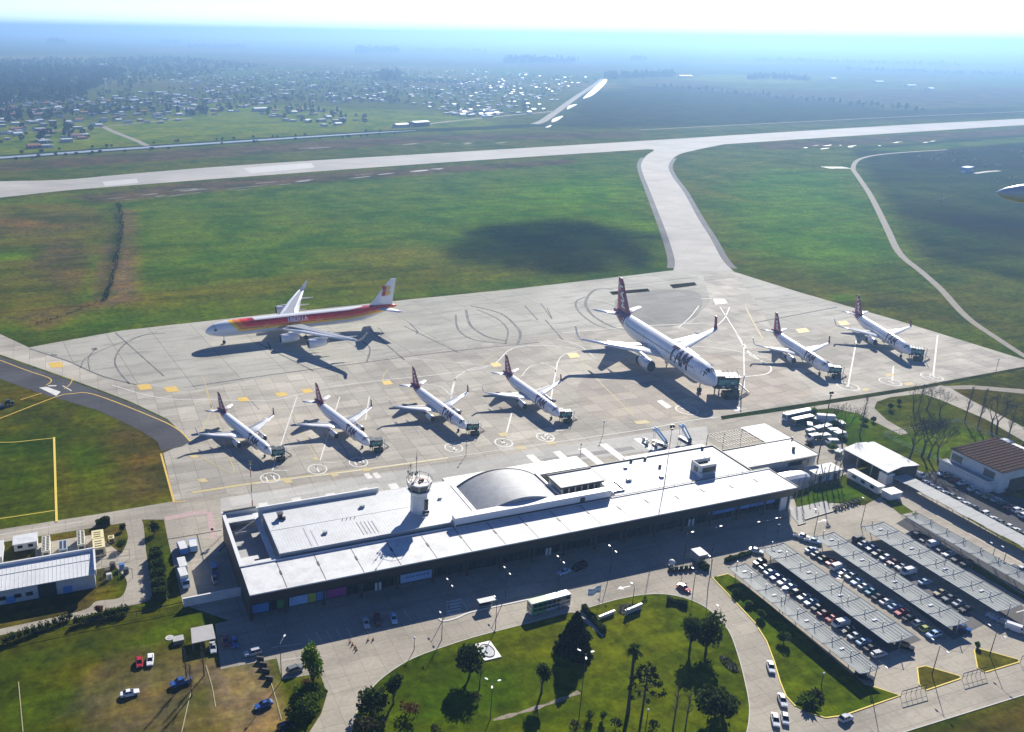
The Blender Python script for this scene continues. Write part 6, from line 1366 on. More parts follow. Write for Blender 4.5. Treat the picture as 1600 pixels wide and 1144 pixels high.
# rows of parked cars: (row name, x, first y, step, heading, colours from the terminal end)
ORD = ['first', 'second', 'third', 'fourth', 'fifth', 'sixth', 'seventh', 'eighth', 'ninth', 'tenth', 'eleventh', 'twelfth', 'thirteenth', 'fourteenth', 'fifteenth', 'sixteenth', 'seventeenth', 'eighteenth']
KN = {'sedan': 'sedan', 'hatch': 'hatchback', 'suv': 'off-roader', 'van': 'van', 'pickup': 'pickup'}
ROWS = [('west canopy row', 182.9, 176.0, -2.62, math.pi, 'cars along the west canopy', [('suv', 'black'), ('sedan', 'grey'), ('sedan', 'pale blue'), ('sedan', 'blue'), ('sedan', 'white'), ('sedan', 'pale blue'), ('hatch', 'black'), ('sedan', 'silver'), ('sedan', 'pale blue'), ('hatch', 'black'), ('sedan', 'maroon'), ('hatch', 'red'), ('van', 'white'), ('sedan', 'black'), ('hatch', 'silver'), ('sedan', 'pale blue'), ('sedan', 'black'), ('suv', 'silver')]),
        ('middle canopy row', 203.8, 176.5, -2.58, math.pi, 'cars along the middle canopy', [('sedan', 'pale blue'), ('sedan', 'grey'), ('sedan', 'black'), ('hatch', 'red'), ('van', 'white'), ('sedan', 'white'), ('suv', 'silver'), ('sedan', 'pale blue'), ('sedan', 'white'), ('hatch', 'teal'), ('sedan', 'black'), ('sedan', 'white'), ('sedan', 'pale blue'), ('sedan', 'red'), ('sedan', 'black'), ('hatch', 'silver'), ('hatch', 'green'), ('suv', 'pale blue')]),
        ('third canopy row', 222.6, 176.5, -2.75, math.pi, 'cars along the third canopy', [('suv', 'black'), ('sedan', 'silver'), ('sedan', 'blue'), ('sedan', 'black'), ('hatch', 'white'), ('sedan', 'maroon'), ('sedan', 'silver'), ('van', 'white'), None, ('sedan', 'pale blue'), None, ('sedan', 'gold'), ('sedan', 'grey'), ('hatch', 'silver'), ('sedan', 'black')]),
        ('outer canopy row', 243.2, 172.0, -2.9, math.pi, 'cars under the outer canopy', [('suv', 'black'), ('sedan', 'black'), ('van', 'white'), ('sedan', 'grey'), ('sedan', 'white'), ('sedan', 'black'), ('suv', 'black')])]
for rn, x, y0, dy, h, grp, lst in ROWS:
    for i, it in enumerate(lst):
        if it is None: continue
        put_car(it[0], it[1], Vector((x+rnd.uniform(-.35, .35), y0+dy*i, 0)), h+rnd.uniform(-.05, .05)+(math.pi if rnd.random() < .3 else 0), '%s %s, %s from the terminal end of the %s' % (it[1], KN[it[0]], ORD[i], rn), grp)
SA = [(1444, 756), (1454, 763), (1464, 767.5), (1474, 773), (1485, 778), (1496, 784), (1507, 790), (1520, 796), (1536, 806), (1549, 813), (1560, 819.5), (1574, 826), (1585, 831), (1599, 839)]
CA = [('sedan', 'white')]*5+[('hatch', 'grey'), ('sedan', 'white'), ('suv', 'white'), ('suv', 'grey'), ('sedan', 'white'), ('hatch', 'grey'), ('hatch', 'white'), ('sedan', 'white'), ('sedan', 'silver')]
CA[4] = ('hatch', 'grey'); CA[5] = ('sedan', 'white'); CA[7] = ('sedan', 'grey'); CA[8] = ('suv', 'white')
for i, (p, it) in enumerate(zip(SA, CA)): put_car(it[0], it[1], p, rnd.uniform(-.06, .06)+(math.pi if i % 3 else 0), '%s %s, %s from the hangar end beside the flat canopy' % (it[1], KN[it[0]], ORD[i]), 'staff cars beside the flat canopy')
SB = [(1472, 742), (1481, 745.5), (1493, 752), (1503, 757), (1519, 766), (1533, 772), (1543, 778), (1556, 783), (1566, 788), (1577, 794.5), (1589, 800), (1600, 808)]
CB_ = [('sedan', 'white'), ('hatch', 'gold'), ('hatch', 'red'), ('sedan', 'white'), ('sedan', 'white'), ('sedan', 'silver'), ('sedan', 'gold'), ('sedan', 'silver'), ('hatch', 'grey'), ('sedan', 'red'), ('suv', 'white'), ('suv', 'white')]
for i, (p, it) in enumerate(zip(SB, CB_)): put_car(it[0], it[1], p, rnd.uniform(-.06, .06)+(0 if i % 3 else math.pi), '%s %s, %s from the north end along the rust roofed building' % (it[1], KN[it[0]], ORD[i]), 'staff cars along the rust roofed building')
# ------------------------------------------------------------------ buses and trucks
def make_bus(L, H, top, low, label, name='bus', two=False, front=None):
    r = empty(name, (0, 0, 0), 0, label, name.replace('_', ' '))
    w = 1.27
    mb = MB(); mb.rings([[(x, -w*q, .35), (x, w*q, .35), (x, w*q, H-.15), (x, w*q*.93, H), (x, -w*q*.93, H), (x, -w*q, H-.15)] for x, q in ((L/2, .93), (L/2-.2, 1), (-L/2+.1, 1), (-L/2, .95))]); bd = mb.build('body', low, r)
    mb = MB(); mb.box(-L/2+.2, -w*.9, H+.003, L/2-.3, w*.9, H+.06); mb.build('roof_panel', top, r)
    if front:
        mb = MB(); mb.box(L*.05, -w*.91, H+.061, L/2-.28, w*.91, H+.075); mb.build('roof_panel', front, r)
        mb = MB(); mb.box(L*.12, -w-.012, .4, L/2-.25, -w-.004, H-.2); mb.box(L*.12, w+.004, .4, L/2-.25, w+.012, H-.2); mb.build('side_colour', front, bd)
    bands = [(1.3, 2.1), (2.55, H-.35)] if two else [(1.35, H-.55)]
    for z0, z1 in bands:
        for s in (1, -1):
            mb = MB(); n = max(4, int(L/1.5))
            for i in range(n): x = -L/2+.4+(L-.9)*i/n; mb.box(x, s*w-(.02 if s < 0 else -.002), z0, x+(L-.9)/n-.12, s*w+(.02 if s > 0 else -.002), z1)
            mb.build('side_windows', CGLASS, bd)
        mb = MB(); mb.box(L/2-.12, -w*.8, z0-.1, L/2+.015, w*.8, z1); mb.build('windscreen', CGLASS, bd)
    wheels(r, (L/2-2.4, -L/2+2.6) if not two else (L/2-2.4, -L/2+2.4, -L/2+3.9), w, .5)
    mb = MB(); mb.cbox((-L*.2, 0, H+.12), (1.6, 1.3, .2)); mb.build('roof_hatch', STEEL, r)
    for s in (1, -1):
        mb = MB(); mb.cbox((L/2+.01, s*.85, .75), (.06, .35, .2)); mb.build('headlight', LAMP, r)
    return r
GRNP = colmat('bus_green', (.16, .42, .16)); BW = PAINT['white']
b = make_bus(12.8, 4.0, mat('bus_roof_white', (.74, .74, .76), .4), PAINT['silver'], 'double decker coach, green at the front and white behind, on the forecourt road', 'coach', True, GRNP)
p0, p1 = G(893, 947), G(827, 965); b.location = ((p0.x+p1.x)/2, (p0.y+p1.y)/2+1.3, .05); b.rotation_euler = (0, 0, math.atan2(p1.y-p0.y, p1.x-p0.x))
b = make_bus(15, 3.2, mat('bus_roof_blue', (.45, .58, .64), .4), PAINT['pale blue'], 'longer pale blue apron bus at the back of the service vehicle cluster', 'apron_bus'); q = G(1253, 658); b.location = (q.x, q.y+3, .06); b.rotation_euler = (0, 0, RAD(184))
b = make_bus(11, 3.1, mat('bus_roof_white', (.74, .74, .76), .4), PAINT['grey'], 'white roofed dark apron bus in front of the pale blue bus', 'apron_bus'); q = G(1256, 664); b.location = (q.x, q.y+1.2, .06); b.rotation_euler = (0, 0, RAD(184))
def make_truck(body_m, cab_m, label, L=7., boxh=2.6, name='truck'):
    r = empty(name, (0, 0, 0), 0, label, 'truck')
    mb = MB(); mb.box(-L/2, -1.15, .9, L/2-1.9, 1.15, .9+boxh); bx_ = mb.build('box_body', body_m, r)
    mb = MB(); mb.box(-L/2+.03, -1.12, .9+boxh, L/2-1.93, 1.12, .95+boxh); mb.build('roof', WROOF, bx_)
    mb = MB(); mb.rings([[(x, -1.1*q, .5), (x, 1.1*q, .5), (x, 1.1*q, z), (x, -1.1*q, z)] for x, q, z in ((L/2-1.8, 1, 2.4), (L/2-.9, 1, 2.4), (L/2-.25, .97, 1.5), (L/2, .95, 1.35))]); cb = mb.build('cab', cab_m, r)
    mb = MB(); mb.rings([[(L/2-.86, -.95, 2.3), (L/2-.86, .95, 2.3), (L/2-.86, .95, 2.34), (L/2-.86, -.95, 2.34)], [(L/2-.24, -.92, 1.52), (L/2-.24, .92, 1.52), (L/2-.24, .92, 1.56), (L/2-.24, -.92, 1.56)]]); mb.build('windscreen', CGLASS, cb)
    wheels(r, (L/2-1.2, -L/2+1.3), 1.1, .45)
    mb = MB(); mb.box(-L/2+.1, -.5, .5, L/2-.3, .5, .9); mb.build('chassis', DSTEEL, r)
    return r
BLT = colmat('truck_blue', (.06, .22, .62)); LBT = colmat('truck_pale_blue', (.30, .52, .74))
TRK = [(make_truck, (BLT, BLT, 'blue tank truck parked at the north end of the loading yard', 6.5, 2.0), (285, 862), 95), (make_truck, (LBT, BLT, 'pale blue truck close behind the drain channel in the loading yard', 6.0, 1.8), (302, 858), 88),
       (make_truck, (WPAINT, BLT, 'white roofed truck in the loading yard, upper of two', 7.0, 2.6), (285, 891), 92), (make_truck, (WPAINT, PAINT['pale blue'], 'white roofed truck with pale blue cab, lower of two in the loading yard', 6.5, 2.6), (288, 912), 275)]
for fn_, a_, p_, h_ in TRK:
    o = fn_(*a_); q = G(*p_); o.location = (q.x, q.y, .06); o.rotation_euler = (0, 0, RAD(h_))
# service vehicle cluster east of the annex
BOXB = make_truck(colmat('van_blue_grey', (.42, .48, .58)), PAINT['grey'], 'large blue grey box truck beside the apron buses', 9., 3.2); q = G(1295, 664); BOXB.location = (q.x, q.y+1, .06); BOXB.rotation_euler = (0, 0, RAD(-28))
SV = make_truck(mat('service_teal', (.10, .17, .17), .5), PAINT['white'], 'service truck', 5.2, 1.5, 'service_truck'); svu = False
SVL = [((1278, 661), 20, 'dark service truck under the tall mast beside the box truck'), ((1264, 669), 50, 'dark service truck in front of the apron buses'), ((1266, 678), 5, 'dark service truck nearest the annex corner'), ((1279, 675), 10, 'dark service truck in the middle of the cluster, behind the flat roofed one'), ((1288, 687), -4, 'broad dark service truck facing the annex hall'), ((1291, 672), 15, 'dark service truck between the box truck and the shrubs'), ((1303, 679), -10, 'dark service truck beside the bright shrub'), ((1313, 666), 70, 'dark service truck nearest the lawn'), ((1312, 684), 0, 'dark service truck by the bare tree foot'), ((1270, 688), 175, 'dark service truck at the front left of the cluster'), ((1310, 711), 30, 'dark service truck alone beside the hangar gable'), ((1299, 694), 160, 'dark service truck at the front of the cluster by the small shrubs')]
for p_, h_, lb in SVL:
    q = G(*p_); place(SV, svu, (q.x, q.y, .06), RAD(h_), lb, 'service trucks east of the annex hall', rnd.uniform(.85, 1.15)); svu = True
# passenger stairs
def make_stairs():
    r = empty('passenger_stairs', (0, 0, 0), 0, 'mobile passenger stairs', 'boarding stairs')
    mb = MB()
    for i in range(14): mb.cbox((-2.6+i*.36, 0, .8+i*.3), (.38, 1.5, .07))
    mb.cbox((2.8, 0, 5.0), (1.4, 1.7, .1)); mb.build('steps', LBT, r)
    for s in (1, -1):
        mb = MB(); mb.rings([[(-2.8, s*.8, .7), (-2.8, s*.86, .7), (-2.8, s*.86, 1.7), (-2.8, s*.8, 1.7)], [(2.2, s*.8, 4.9), (2.2, s*.86, 4.9), (2.2, s*.86, 6.0), (2.2, s*.8, 6.0)], [(3.5, s*.8, 4.9), (3.5, s*.86, 4.9), (3.5, s*.86, 6.0), (3.5, s*.8, 6.0)]]); mb.build('side_panel', mat('stair_panel_blue', (.42, .58, .78), .4), r)
    for x in (-1.2, 2.6):
        for s in (1, -1):
            mb = MB(); mb.tube([(x, s*.7, .5), (x+.3, s*.7, 1.6 if x < 0 else 4.9)], .08, 5); mb.build('strut', STEEL, r)
    mb = MB(); mb.box(-3.2, -.95, .45, 3.2, .95, .75); mb.build('chassis', DSTEEL, r)
    mb = MB(); mb.cbox((-2.2, -.5, 1.2), (1.2, .9, 1.0)); mb.build('cab', DSTEEL, r)
    wheels(r, (-2.2, 2.2), .95, .38); return r
PS = make_stairs()
for i, (p_, h_, lb) in enumerate((((1036, 697), 118, 'blue sided passenger stairs on the service strip, nearer the banded mast'), ((1075, 692), 95, 'narrow passenger stairs on the service strip, nearer the frame shelter'))):
    q = G(*p_); place(PS, i > 0, (q.x, q.y+2, .06), RAD(h_), lb, 'passenger stairs behind the terminal')
q = G(1024, 694)
for k, (dx, dy) in enumerate(((-3.5, 1.5), (-1, -1.), (2.0, -3.5), (-2.0, 4.))):
    r = empty('baggage_cart', (q.x+dx, q.y+dy, .06), rnd.uniform(0, 3), 'small dark baggage cart '+('beside the blue sided stairs, farthest left', 'directly in front of the blue sided stairs', 'nearest the terminal roof below the stairs', 'behind the blue sided stairs')[k], 'cart')
    mb = MB(); mb.box(-1.1, -.7, .4, 1.1, .7, .6); mb.build('deck', DSTEEL, r); mb = MB(); mb.box(-1.1, -.7, .6, -1.0, .7, 1.6); mb.build('end_panel', WPAINT, r); wheels(r, (-.7, .7), .7, .25)
# motorcycles by the plaza
def make_moto():
    r = empty('motorcycle', (0, 0, 0), 0, 'parked motorcycle', 'motorcycle')
    for x in (.65, -.65):
        mb = MB(); mb.rings([[(x+.3*math.cos(2*math.pi*i/10), d, .3+.3*math.sin(2*math.pi*i/10)) for i in range(10)] for d in (-.07, .07)]); mb.build('wheel', TYRE, r)
    mb = MB(); mb.rings([[(x, -w, z0), (x, w, z0), (x, w, z1), (x, -w, z1)] for x, w, z0, z1 in ((.35, .08, .5, .8), (.1, .16, .4, .95), (-.2, .14, .4, .85), (-.75, .1, .6, .82))]); mb.build('frame', PAINT['black'], r)
    mb = MB(); mb.rings([[(x, -w, z), (x, w, z), (x, w, z+.1), (x, -w, z+.1)] for x, w, z in ((.0, .12, .86), (-.8, .14, .88))]); mb.build('seat', TYRE, r)
    mb = MB(); mb.tube([(.65, 0, .3), (.4, 0, 1.0)], .05, 5); mb.tube([(.4, -.35, 1.05), (.4, .35, 1.05)], .03, 4); mb.build('handlebar', STEEL, r)
    return r
MO = make_moto()
for i in range(13):
    p_ = (1303+i*3.1, 796.5-i*1.0+(i % 2)*1.2); q = G(*p_)
    place(MO, i > 0, (q.x, q.y, .05), RAD(75+rnd.uniform(-15, 15)), 'black motorcycle, %s from the slab end of the row beside the raised plaza' % ORD[i], 'motorcycles in a row by the raised slab', 1.15)
# farm tractor and mower at the left edge
r = empty('tractor', (*G(14, 634).xy, .05), RAD(12), 'dark green tractor with mower on the taxi track at the left edge', 'tractor')
mb = MB(); mb.rings([[(x, -.5, .8), (x, .5, .8), (x, .45, z), (x, -.45, z)] for x, z in ((2.2, 1.5), (2.0, 1.7), (.4, 1.8))]); mb.build('bonnet', GDK, r)
mb = MB(); mb.box(-1.0, -.8, 1.0, .5, .8, 2.7); mb.build('cab', CGLASS, r); mb = MB(); mb.box(-1.1, -.9, 2.7, .6, .9, 2.85); mb.build('roof', GDK, r)
for x, rd, w in ((-.6, .85, 1.2), (1.6, .5, .9)): wheels(r, (x,), w, rd)
mb = MB(); mb.box(-5.5, -2.6, .4, -2.2, 2.6, 1.0); mb.box(-2.2, -.1, .5, -1.0, .1, .7); mb.tube([(-4.5, -2.4, 1.0), (-4.5, -2.0, 2.6), (-4.5, 2.0, 2.6), (-4.5, 2.4, 1.0)], .1, 5); mb.build('mower_deck', DSTEEL, r)
mb = MB(); mb.tube([(-7.5, -1.5, .8), (-5.5, 0, 1.2)], .15, 5); mb.tube([(-7.5, 1.5, .8), (-5.5, 0, 1.2)], .15, 5); mb.cbox((-8.0, 0, .8), (1.2, 4.5, .7)); mb.build('trailer_frame', GDK, r)
# ------------------------------------------------------------------ shade canopies over the car park
SHADE = mat('shade_cloth', (.26, .28, .28), .8, 0, .12, .35, (.16, .175, .175), .6, .12)
RIBM = mat('white_steel_rib', (.46, .48, .49), .4, 0, .06, 2.)
PURL = mat('canopy_purlin', (.36, .39, .40), .5, 0, .06, 2.)
def canopy(x0, x1, y0, y1, n, label, posts_side=.5, h=2.9, group='shade cloth canopies'):
    r = empty('shade_canopy', ((x0+x1)/2, (y0+y1)/2, 0), 0, label, 'canopy', group)
    W, D = x1-x0, (y1-y0)/n
    def prof(u): return h+.15+.30*(2*u-1)**2-.12*(1-abs(2*u-1))**2   # raised edges, low middle
    K = 10
    for i in range(n):
        ya, yb = -(y1-y0)/2+D*i, -(y1-y0)/2+D*(i+1); mb = MB(); rows = []
        for j in range(5):
            f = j/4; sag = .02*math.sin(math.pi*f); rows.append([(-W/2+W*k/K, ya+.06+(D-.12)*f, prof(k/K)-sag*(.4+.6*math.sin(math.pi*k/K))) for k in range(K+1)])
        mb.rings(rows, caps=False, closed=False); rows2 = [[(p[0], p[1], p[2]-.03) for p in rw] for rw in rows]; mb.rings([rw[::-1] for rw in rows2], caps=False, closed=False)
        mb.build('shade_sheet', SHADE, r, False); mb = MB()
        for k in range(1, 8):
            u = k/8; mb.box(-W/2+W*u-.05, ya+.1, prof(u)+.06, -W/2+W*u+.05, yb-.1, prof(u)+.11)
        mb.build('purlin', PURL, r)
    for i in range(n+1):
        y = -(y1-y0)/2+D*i
        mb = MB(); mb.tube([(-W/2+W*k/K, y, prof(k/K)+.05) for k in range(K+1)], .11, 5); mb.build('rib', RIBM, r)
        xm = -W/2+W*posts_side
        mb = MB(); mb.tube([(xm, y, 0), (xm, y, h+1.9)], .12, 6); pm = mb.build('mast', STEEL, r)
        mb = MB(); mb.tube([(xm, y, h+1.8), (-W/2+W*.06, y, prof(.06)+.1)], .035, 4); mb.tube([(xm, y, h+1.8), (W/2-W*.06, y, prof(.94)+.1)], .035, 4); mb.build('stay', STEEL, pm)
    for s, k in ((-1, 0), (1, K)):
        mb = MB(); mb.tube([(s*W/2, -(y1-y0)/2, prof(0)+.02), (s*W/2, (y1-y0)/2, prof(0)+.02)], .06, 5); mb.build('edge_cable', RIBM, r)
    for i in range(n):
        if x0 < 240 and i % 2: mb = MB(); mb.cbox((.4, -(y1-y0)/2+D*(i+.5), h+.25), (1.5, .6, .12)); mb.build('luminaire', LAMP, r)
    return r
canopy(168.9, 175.4, 125.0, 173.8, 8, 'shade cloth canopy along the long grass strip, westernmost of the five', .52)
canopy(185.4, 194.6, 131.6, 179.0, 8, 'wide shade cloth canopy second from the long grass strip', .5)
canopy(206.2, 214.6, 131.4, 179.0, 8, 'shade cloth canopy third from the long grass strip', .5)
canopy(225.4, 235.2, 131.8, 178.6, 8, 'shade cloth canopy fourth from the long grass strip', .5)
canopy(244.9, 250.8, 132.0, 179.0, 8, 'narrow shade cloth canopy beside the beige footway', .75)
r = empty('flat_canopy', (267, 175, 0), 0, 'long flat pale canopy beside the staff car park', 'canopy')
FC = mat('pale_canopy_sheet', (.36, .37, .375), .7, 0, .1, .5, (.25, .25, .25), .6, .2, spec=.2)
mb = MB(); a, b_ = G(1398, 744.5, 3.), G(1418, 742, 3.); c, d = G(1640, 858, 3.), G(1640, 882, 3.)
xs0, xs1, yt, yb = 264.6, 271.6, 202.0, 136.0
for k in range(11):
    y0, y1 = yt-(yt-yb)*k/11, yt-(yt-yb)*(k+1)/11
    mb = MB(); w0 = xs0+(.35 if k % 2 else 0.); mb.box(w0-267, y1-175+.04, 2.9, xs1-267, y0-175-.04, 3.05); mb.build('roof_panel', FC, r)
for k in range(12):
    y = yt-(yt-yb)*k/11
    for x in (265.6, 270.6):
        mb = MB(); mb.tube([(x-267, y-175, 0), (x-267, y-175, 2.9)], .1, 5); mb.build('post', STEEL, r)
# ------------------------------------------------------------------ street lamps
LAMPW = mat('lamp_head_white', (.82, .82, .80), .4, 0, .03, 2.)
def lamp(p, h, heads, label, group=None, r=.09, arm=1.4, globe=False):
    o = empty('street_lamp', (p.x, p.y, .05), 0, label, 'street lamp', group)
    mb = MB(); mb.tube([(0, 0, 0), (0, 0, h)], [r*1.4, r*.8], 6); mb.build('pole', DSTEEL, o)
    for a in heads:
        ca, sa = math.cos(RAD(a)), math.sin(RAD(a))
        if not globe:
            mb = MB(); mb.tube([(0, 0, h-.1), (ca*arm*.5, sa*arm*.5, h+.12), (ca*arm, sa*arm, h+.15)], .05, 4); mb.build('arm', DSTEEL if arm < 2 else STEEL, o)
            mb = MB(); mb.rings([[(ca*(arm-.1+t)-sa*w, sa*(arm-.1+t)+ca*w, h+z) for w, z in ((-q, .08), (q, .08), (q*.8, .22), (-q*.8, .22))] for t, q in ((0, .16), (.35, .26), (.85, .14))]); mb.build('lamp_head', LAMPW, o)
    if globe:
        mb = MB(); mb.ball((0, 0, h+.2), .32, 8, 5); mb.build('lamp_globe', LAMPW, o, True)
    return o
def lampx(b, t, heads, label, group=None, **k): return lamp(G(*b), max(3., height_at(b, t)), heads, label, group, **k)
lampx((440, 1064), (437, 1006), [55], 'single armed street lamp beside the leafy tree', arm=2.6)
lampx((766, 1124), (770, 1067), [0, 120, 240], 'triple headed lamp on the west half of the park lawn')
lampx((904, 1128), (917, 1022), [0, 120, 240], 'tall triple headed lamp in the middle of the park lawn')
for x, lab, hs in ((84.7, 'double lamp in the terminal shade, nearest the west bays', [90, 270]), (102.3, 'double lamp in the terminal shade, just left of the coach', [90, 270]), (119.5, 'double lamp in the terminal shade, behind the coach', [90, 270]), (136.9, 'double lamp in the terminal shade, right of the pale blue sedan', [90, 270]), (163.6, 'single lamp in the terminal shade behind the kiosk', [0]), (174.2, 'single lamp in the terminal shade right of the kiosk', [0])): lamp(Vector((x, 186.6, 0)), 8.6, hs, lab, 'lamps in the terminal shade')
lamp(Vector((192.1, 184.5, 0)), 8.8, [0, 180], 'wide double lamp in the terminal shade near the plaza slab', 'lamps in the terminal shade', arm=3.2)
for b, t, lab in (((1361, 1082), (1372, 1033), 'double armed lamp on the tip of the long grass strip'), ((1456, 1055), (1466, 1010), 'double armed lamp on the first wedge island'), ((1546, 1025), (1556, 987), 'double armed lamp on the second wedge island'), ((1223, 958), (1230, 925), 'lamp beside the first shade canopy'), ((1310, 942), (1317, 906), 'lamp beside the second shade canopy'), ((1394, 917), (1400, 886), 'lamp beside the third shade canopy'), ((1472, 896), (1478, 870), 'lamp beside the fourth shade canopy'), ((1272, 836), (1279, 800), 'lamp at the head of the second shade canopy'), ((1345, 822), (1352, 782), 'lamp beside the head of the third shade canopy'), ((1106, 920), (1109, 874), 'lamp on the kerb tip beside the kiosk'), ((1083, 921), (1086, 893), 'plain lamp between the kiosk and the red car'), ((1548, 880), (1553, 853), 'lamp on the beige footway, nearer the hangar'), ((1566, 885), (1571, 859), 'lamp on the beige footway, nearer the right edge'), ((690, 1000), (698, 963), 'lamp on the park kerb left of the monument'), ((774, 983), (788, 938), 'lamp on the forecourt kerb right of the shelter'), ((988, 945), (990, 917), 'thin lamp where the lawn meets the forecourt'), ((1122, 980), (1125, 952), 'thin lamp on the east kerb of the park lawn'), ((1254, 720), (1262, 700), 'lamp beside the dark round shrub behind the annex')):
    lampx(b, t, [80, 260] if 'double' in lab else [90], lab, None, arm=2.2 if 'double' in lab else 1.2)
for b, lab in (((1283, 1072), 'white globe lamp above the palm shrub'), ((647, 1016), 'white globe lamp on the west kerb of the park lawn'), ((1010, 1130), 'white globe lamp among the low shrubs')):
    lamp(G(*b), 3.6, [0], lab, None, globe=True)
for b, h, lab in (((1213, 842), 7.5, 'thin bare pole at the terminal corner'), ((905, 728), 9., 'thin pole on the service strip right of the vault'), ((942, 680), 6., 'short beacon pole on the stand beside the oversized jet'), ((728, 712), 6., 'short beacon pole on the stand behind the control tower'), ((1556, 580), 6., 'short beacon pole at the far right apron corner')):
    o = empty('pole', G(*b), 0, lab, 'pole'); mb = MB(); mb.tube([(0, 0, 0), (0, 0, h)], .09, 5); mb.build('shaft', DSTEEL, o); mb = MB(); mb.cbox((0, 0, h), (.5, .2, .6)); mb.cbox((0, 0, h*.7), (.9, .15, .2)); mb.build('fitting', DSTEEL, o)
# flagpole with its pale blue and white flag
p = G(936, 944); r = empty('flagpole', p, 0, 'flagpole flying a pale blue and white striped flag beside the forecourt', 'flagpole')
mb = MB(); hh = height_at((936, 944), (939, 915)); mb.tube([(0, 0, 0), (0, 0, hh)], .08, 6); mb.build('pole', WPAINT, r)
for k, m_ in enumerate((LBLUE, LWHITE, LBLUE)):
    mb = MB(); rows = []
    for i in range(9):
        u = i/8; x = -3.9*u; w_ = .35*math.sin(u*7); rows.append([(x, w_, hh-.1-.75*(k+1)-.3*u), (x, w_+.03, hh-.1-.75*(k+1)-.3*u), (x, w_+.03, hh-.1-.75*k-.3*u-.01), (x, w_, hh-.1-.75*k-.3*u-.01)])
    mb.rings(rows); mb.build('flag_stripe', m_, r)
mb = MB(); mb.ball((0, 0, hh+.1), .16, 6, 4); mb.build('finial', STEEL, r)
# cones
CONE = None
for i, (x, y) in enumerate(((547, 1004), (551, 1008), (555, 1012), (557, 1016), (575, 1001), (583, 1000))):
    p = G(x, y)
    lab = ['topmost orange cone of the cluster on the forecourt road', 'second orange cone of the cluster on the forecourt road', 'third orange cone of the cluster on the forecourt road', 'lowest orange cone of the cluster on the forecourt road', 'lone orange cone left of the shaded bays', 'lone orange cone farther right along the forecourt'][i]
    if CONE is None:
        CONE = empty('traffic_cone', p, 0, lab, 'traffic cone', 'orange cones on the forecourt'); mb = MB(); mb.box(-.3, -.3, 0, .3, .3, .06); mb.build('base', TYRE, CONE); mb = MB(); mb.tube([(0, 0, .06), (0, 0, .95)], [.24, .05], 8); mb.build('cone', PAINT['orange'], CONE)
    else: place(CONE, True, (p.x, p.y, .05), 0, lab)
# fences
def fence(pts, h, label, m, step=3.0, group=None, mesh=False):
    P = px(pts) if not isinstance(pts[0], Vector) else pts
    r = empty('fence', P[0], 0, label, 'fence', group); o = P[0]
    for a, b in zip(P[:-1], P[1:]):
        L = (b-a).length; n = max(1, int(L/step))
        for i in range(n+1):
            q = a+(b-a)*(i/n)-o; mb = MB(); mb.tube([(q.x, q.y, 0), (q.x, q.y, h)], .06, 4); mb.build('post', m, r)
        for z in (h*.5, h*.95):
            q0, q1 = a-o, b-o; mb = MB(); mb.tube([(q0.x, q0.y, z), (q1.x, q1.y, z)], .05 if z < h*.9 else .13, 4); mb.build('rail', m, r)
    return r
fence([(1381, 683), (1497, 662), (1586, 702)], 2.2, 'white railed fence round the bright lawn behind the rust roofed building', WPAINT, 4.)
fence([(1381, 684), (1462, 722)], 2.0, 'white railed fence running down past the bare trees', WPAINT, 4.)
fence([(1407, 1091), (1446, 1080)], 2.2, 'dark railing gate between the grass strip and the first wedge island', DSTEEL, 1.4, 'car park gates')
fence([(1503, 1063), (1538, 1053)], 2.2, 'dark railing gate between the two wedge islands', DSTEEL, 1.4, 'car park gates')
fence([(1594, 1036), (1640, 1022)], 2.2, 'dark railing gate at the right edge', DSTEEL, 1.4, 'car park gates')
fence([(-20, 1014), (60, 995), (140, 978), (250, 957), (286, 949)], 1.8, 'long wire fence below the hedge of small shrubs', DSTEEL, 6.)
fence([(1408, 806), (1520, 880), (1620, 946)], .7, 'low pale guard rail beside the outer parking bays', KERB, 4.)
YW = mat('pale_yellow_strip', (.34, .31, .17), .8, 0, .2, 1.)
for pts, lab in (([(322, 1040), (332, 1075), (337, 1105)], 'pale yellow kerb strip beside the bare trees'), ([(284, 1144), (295, 1095), (300, 1075)], 'pale yellow kerb strip by the earth lot'), ([(424, 1068), (432, 1095), (440, 1125)], 'pale yellow kerb strip beside the big shrubs'), ([(29, 1066), (36, 1144)], 'pale kerb strip on the left lawn')):
    kerb(px(pts), .2, .12, 'kerb', YW, lab)
o = empty('manhole', (*G(265, 997).xy, 0), 0, 'round pale manhole cover on the left lawn', 'manhole'); mb = MB(); mb.prism([(1.1*math.cos(t), 1.1*math.sin(t)) for t in [2*math.pi*k/16 for k in range(16)]], 0, .15); mb.build('cover', KERB, o); mb = MB(); mb.prism([(.6*math.cos(t), .6*math.sin(t)) for t in [2*math.pi*k/12 for k in range(12)]], .15, .2); mb.build('lid', GWALL, o)
o = empty('utility_box', (*G(279, 1003).xy, 0), 0, 'small brown utility box on the left lawn', 'utility box'); mb = MB(); mb.box(-1.3, -1.0, 0, 1.3, 1.0, 1.1); mb.build('body', mat('box_brown', (.22, .18, .13), .8), o); mb = MB(); mb.box(-1.4, -1.1, 1.1, 1.4, 1.1, 1.2); mb.build('lid', GWALL, o)
for i, (x, y) in enumerate(((407, 1033), (412, 1042), (416, 1052), (421, 1064))):
    p = G(x, y); r = empty('bollard', p, RAD(-30), 'dark slab bollard, %s from the terminal along the sandy verge' % ORD[i], 'bollard', 'dark bollards along the sandy verge'); mb = MB(); mb.box(-.9, -.15, 0, .9, .15, 1.3); mb.build('slab', DROOF, r); mb = MB(); mb.box(-.95, -.2, 1.3, .95, .2, 1.38); mb.build('cap', DSTEEL, r)
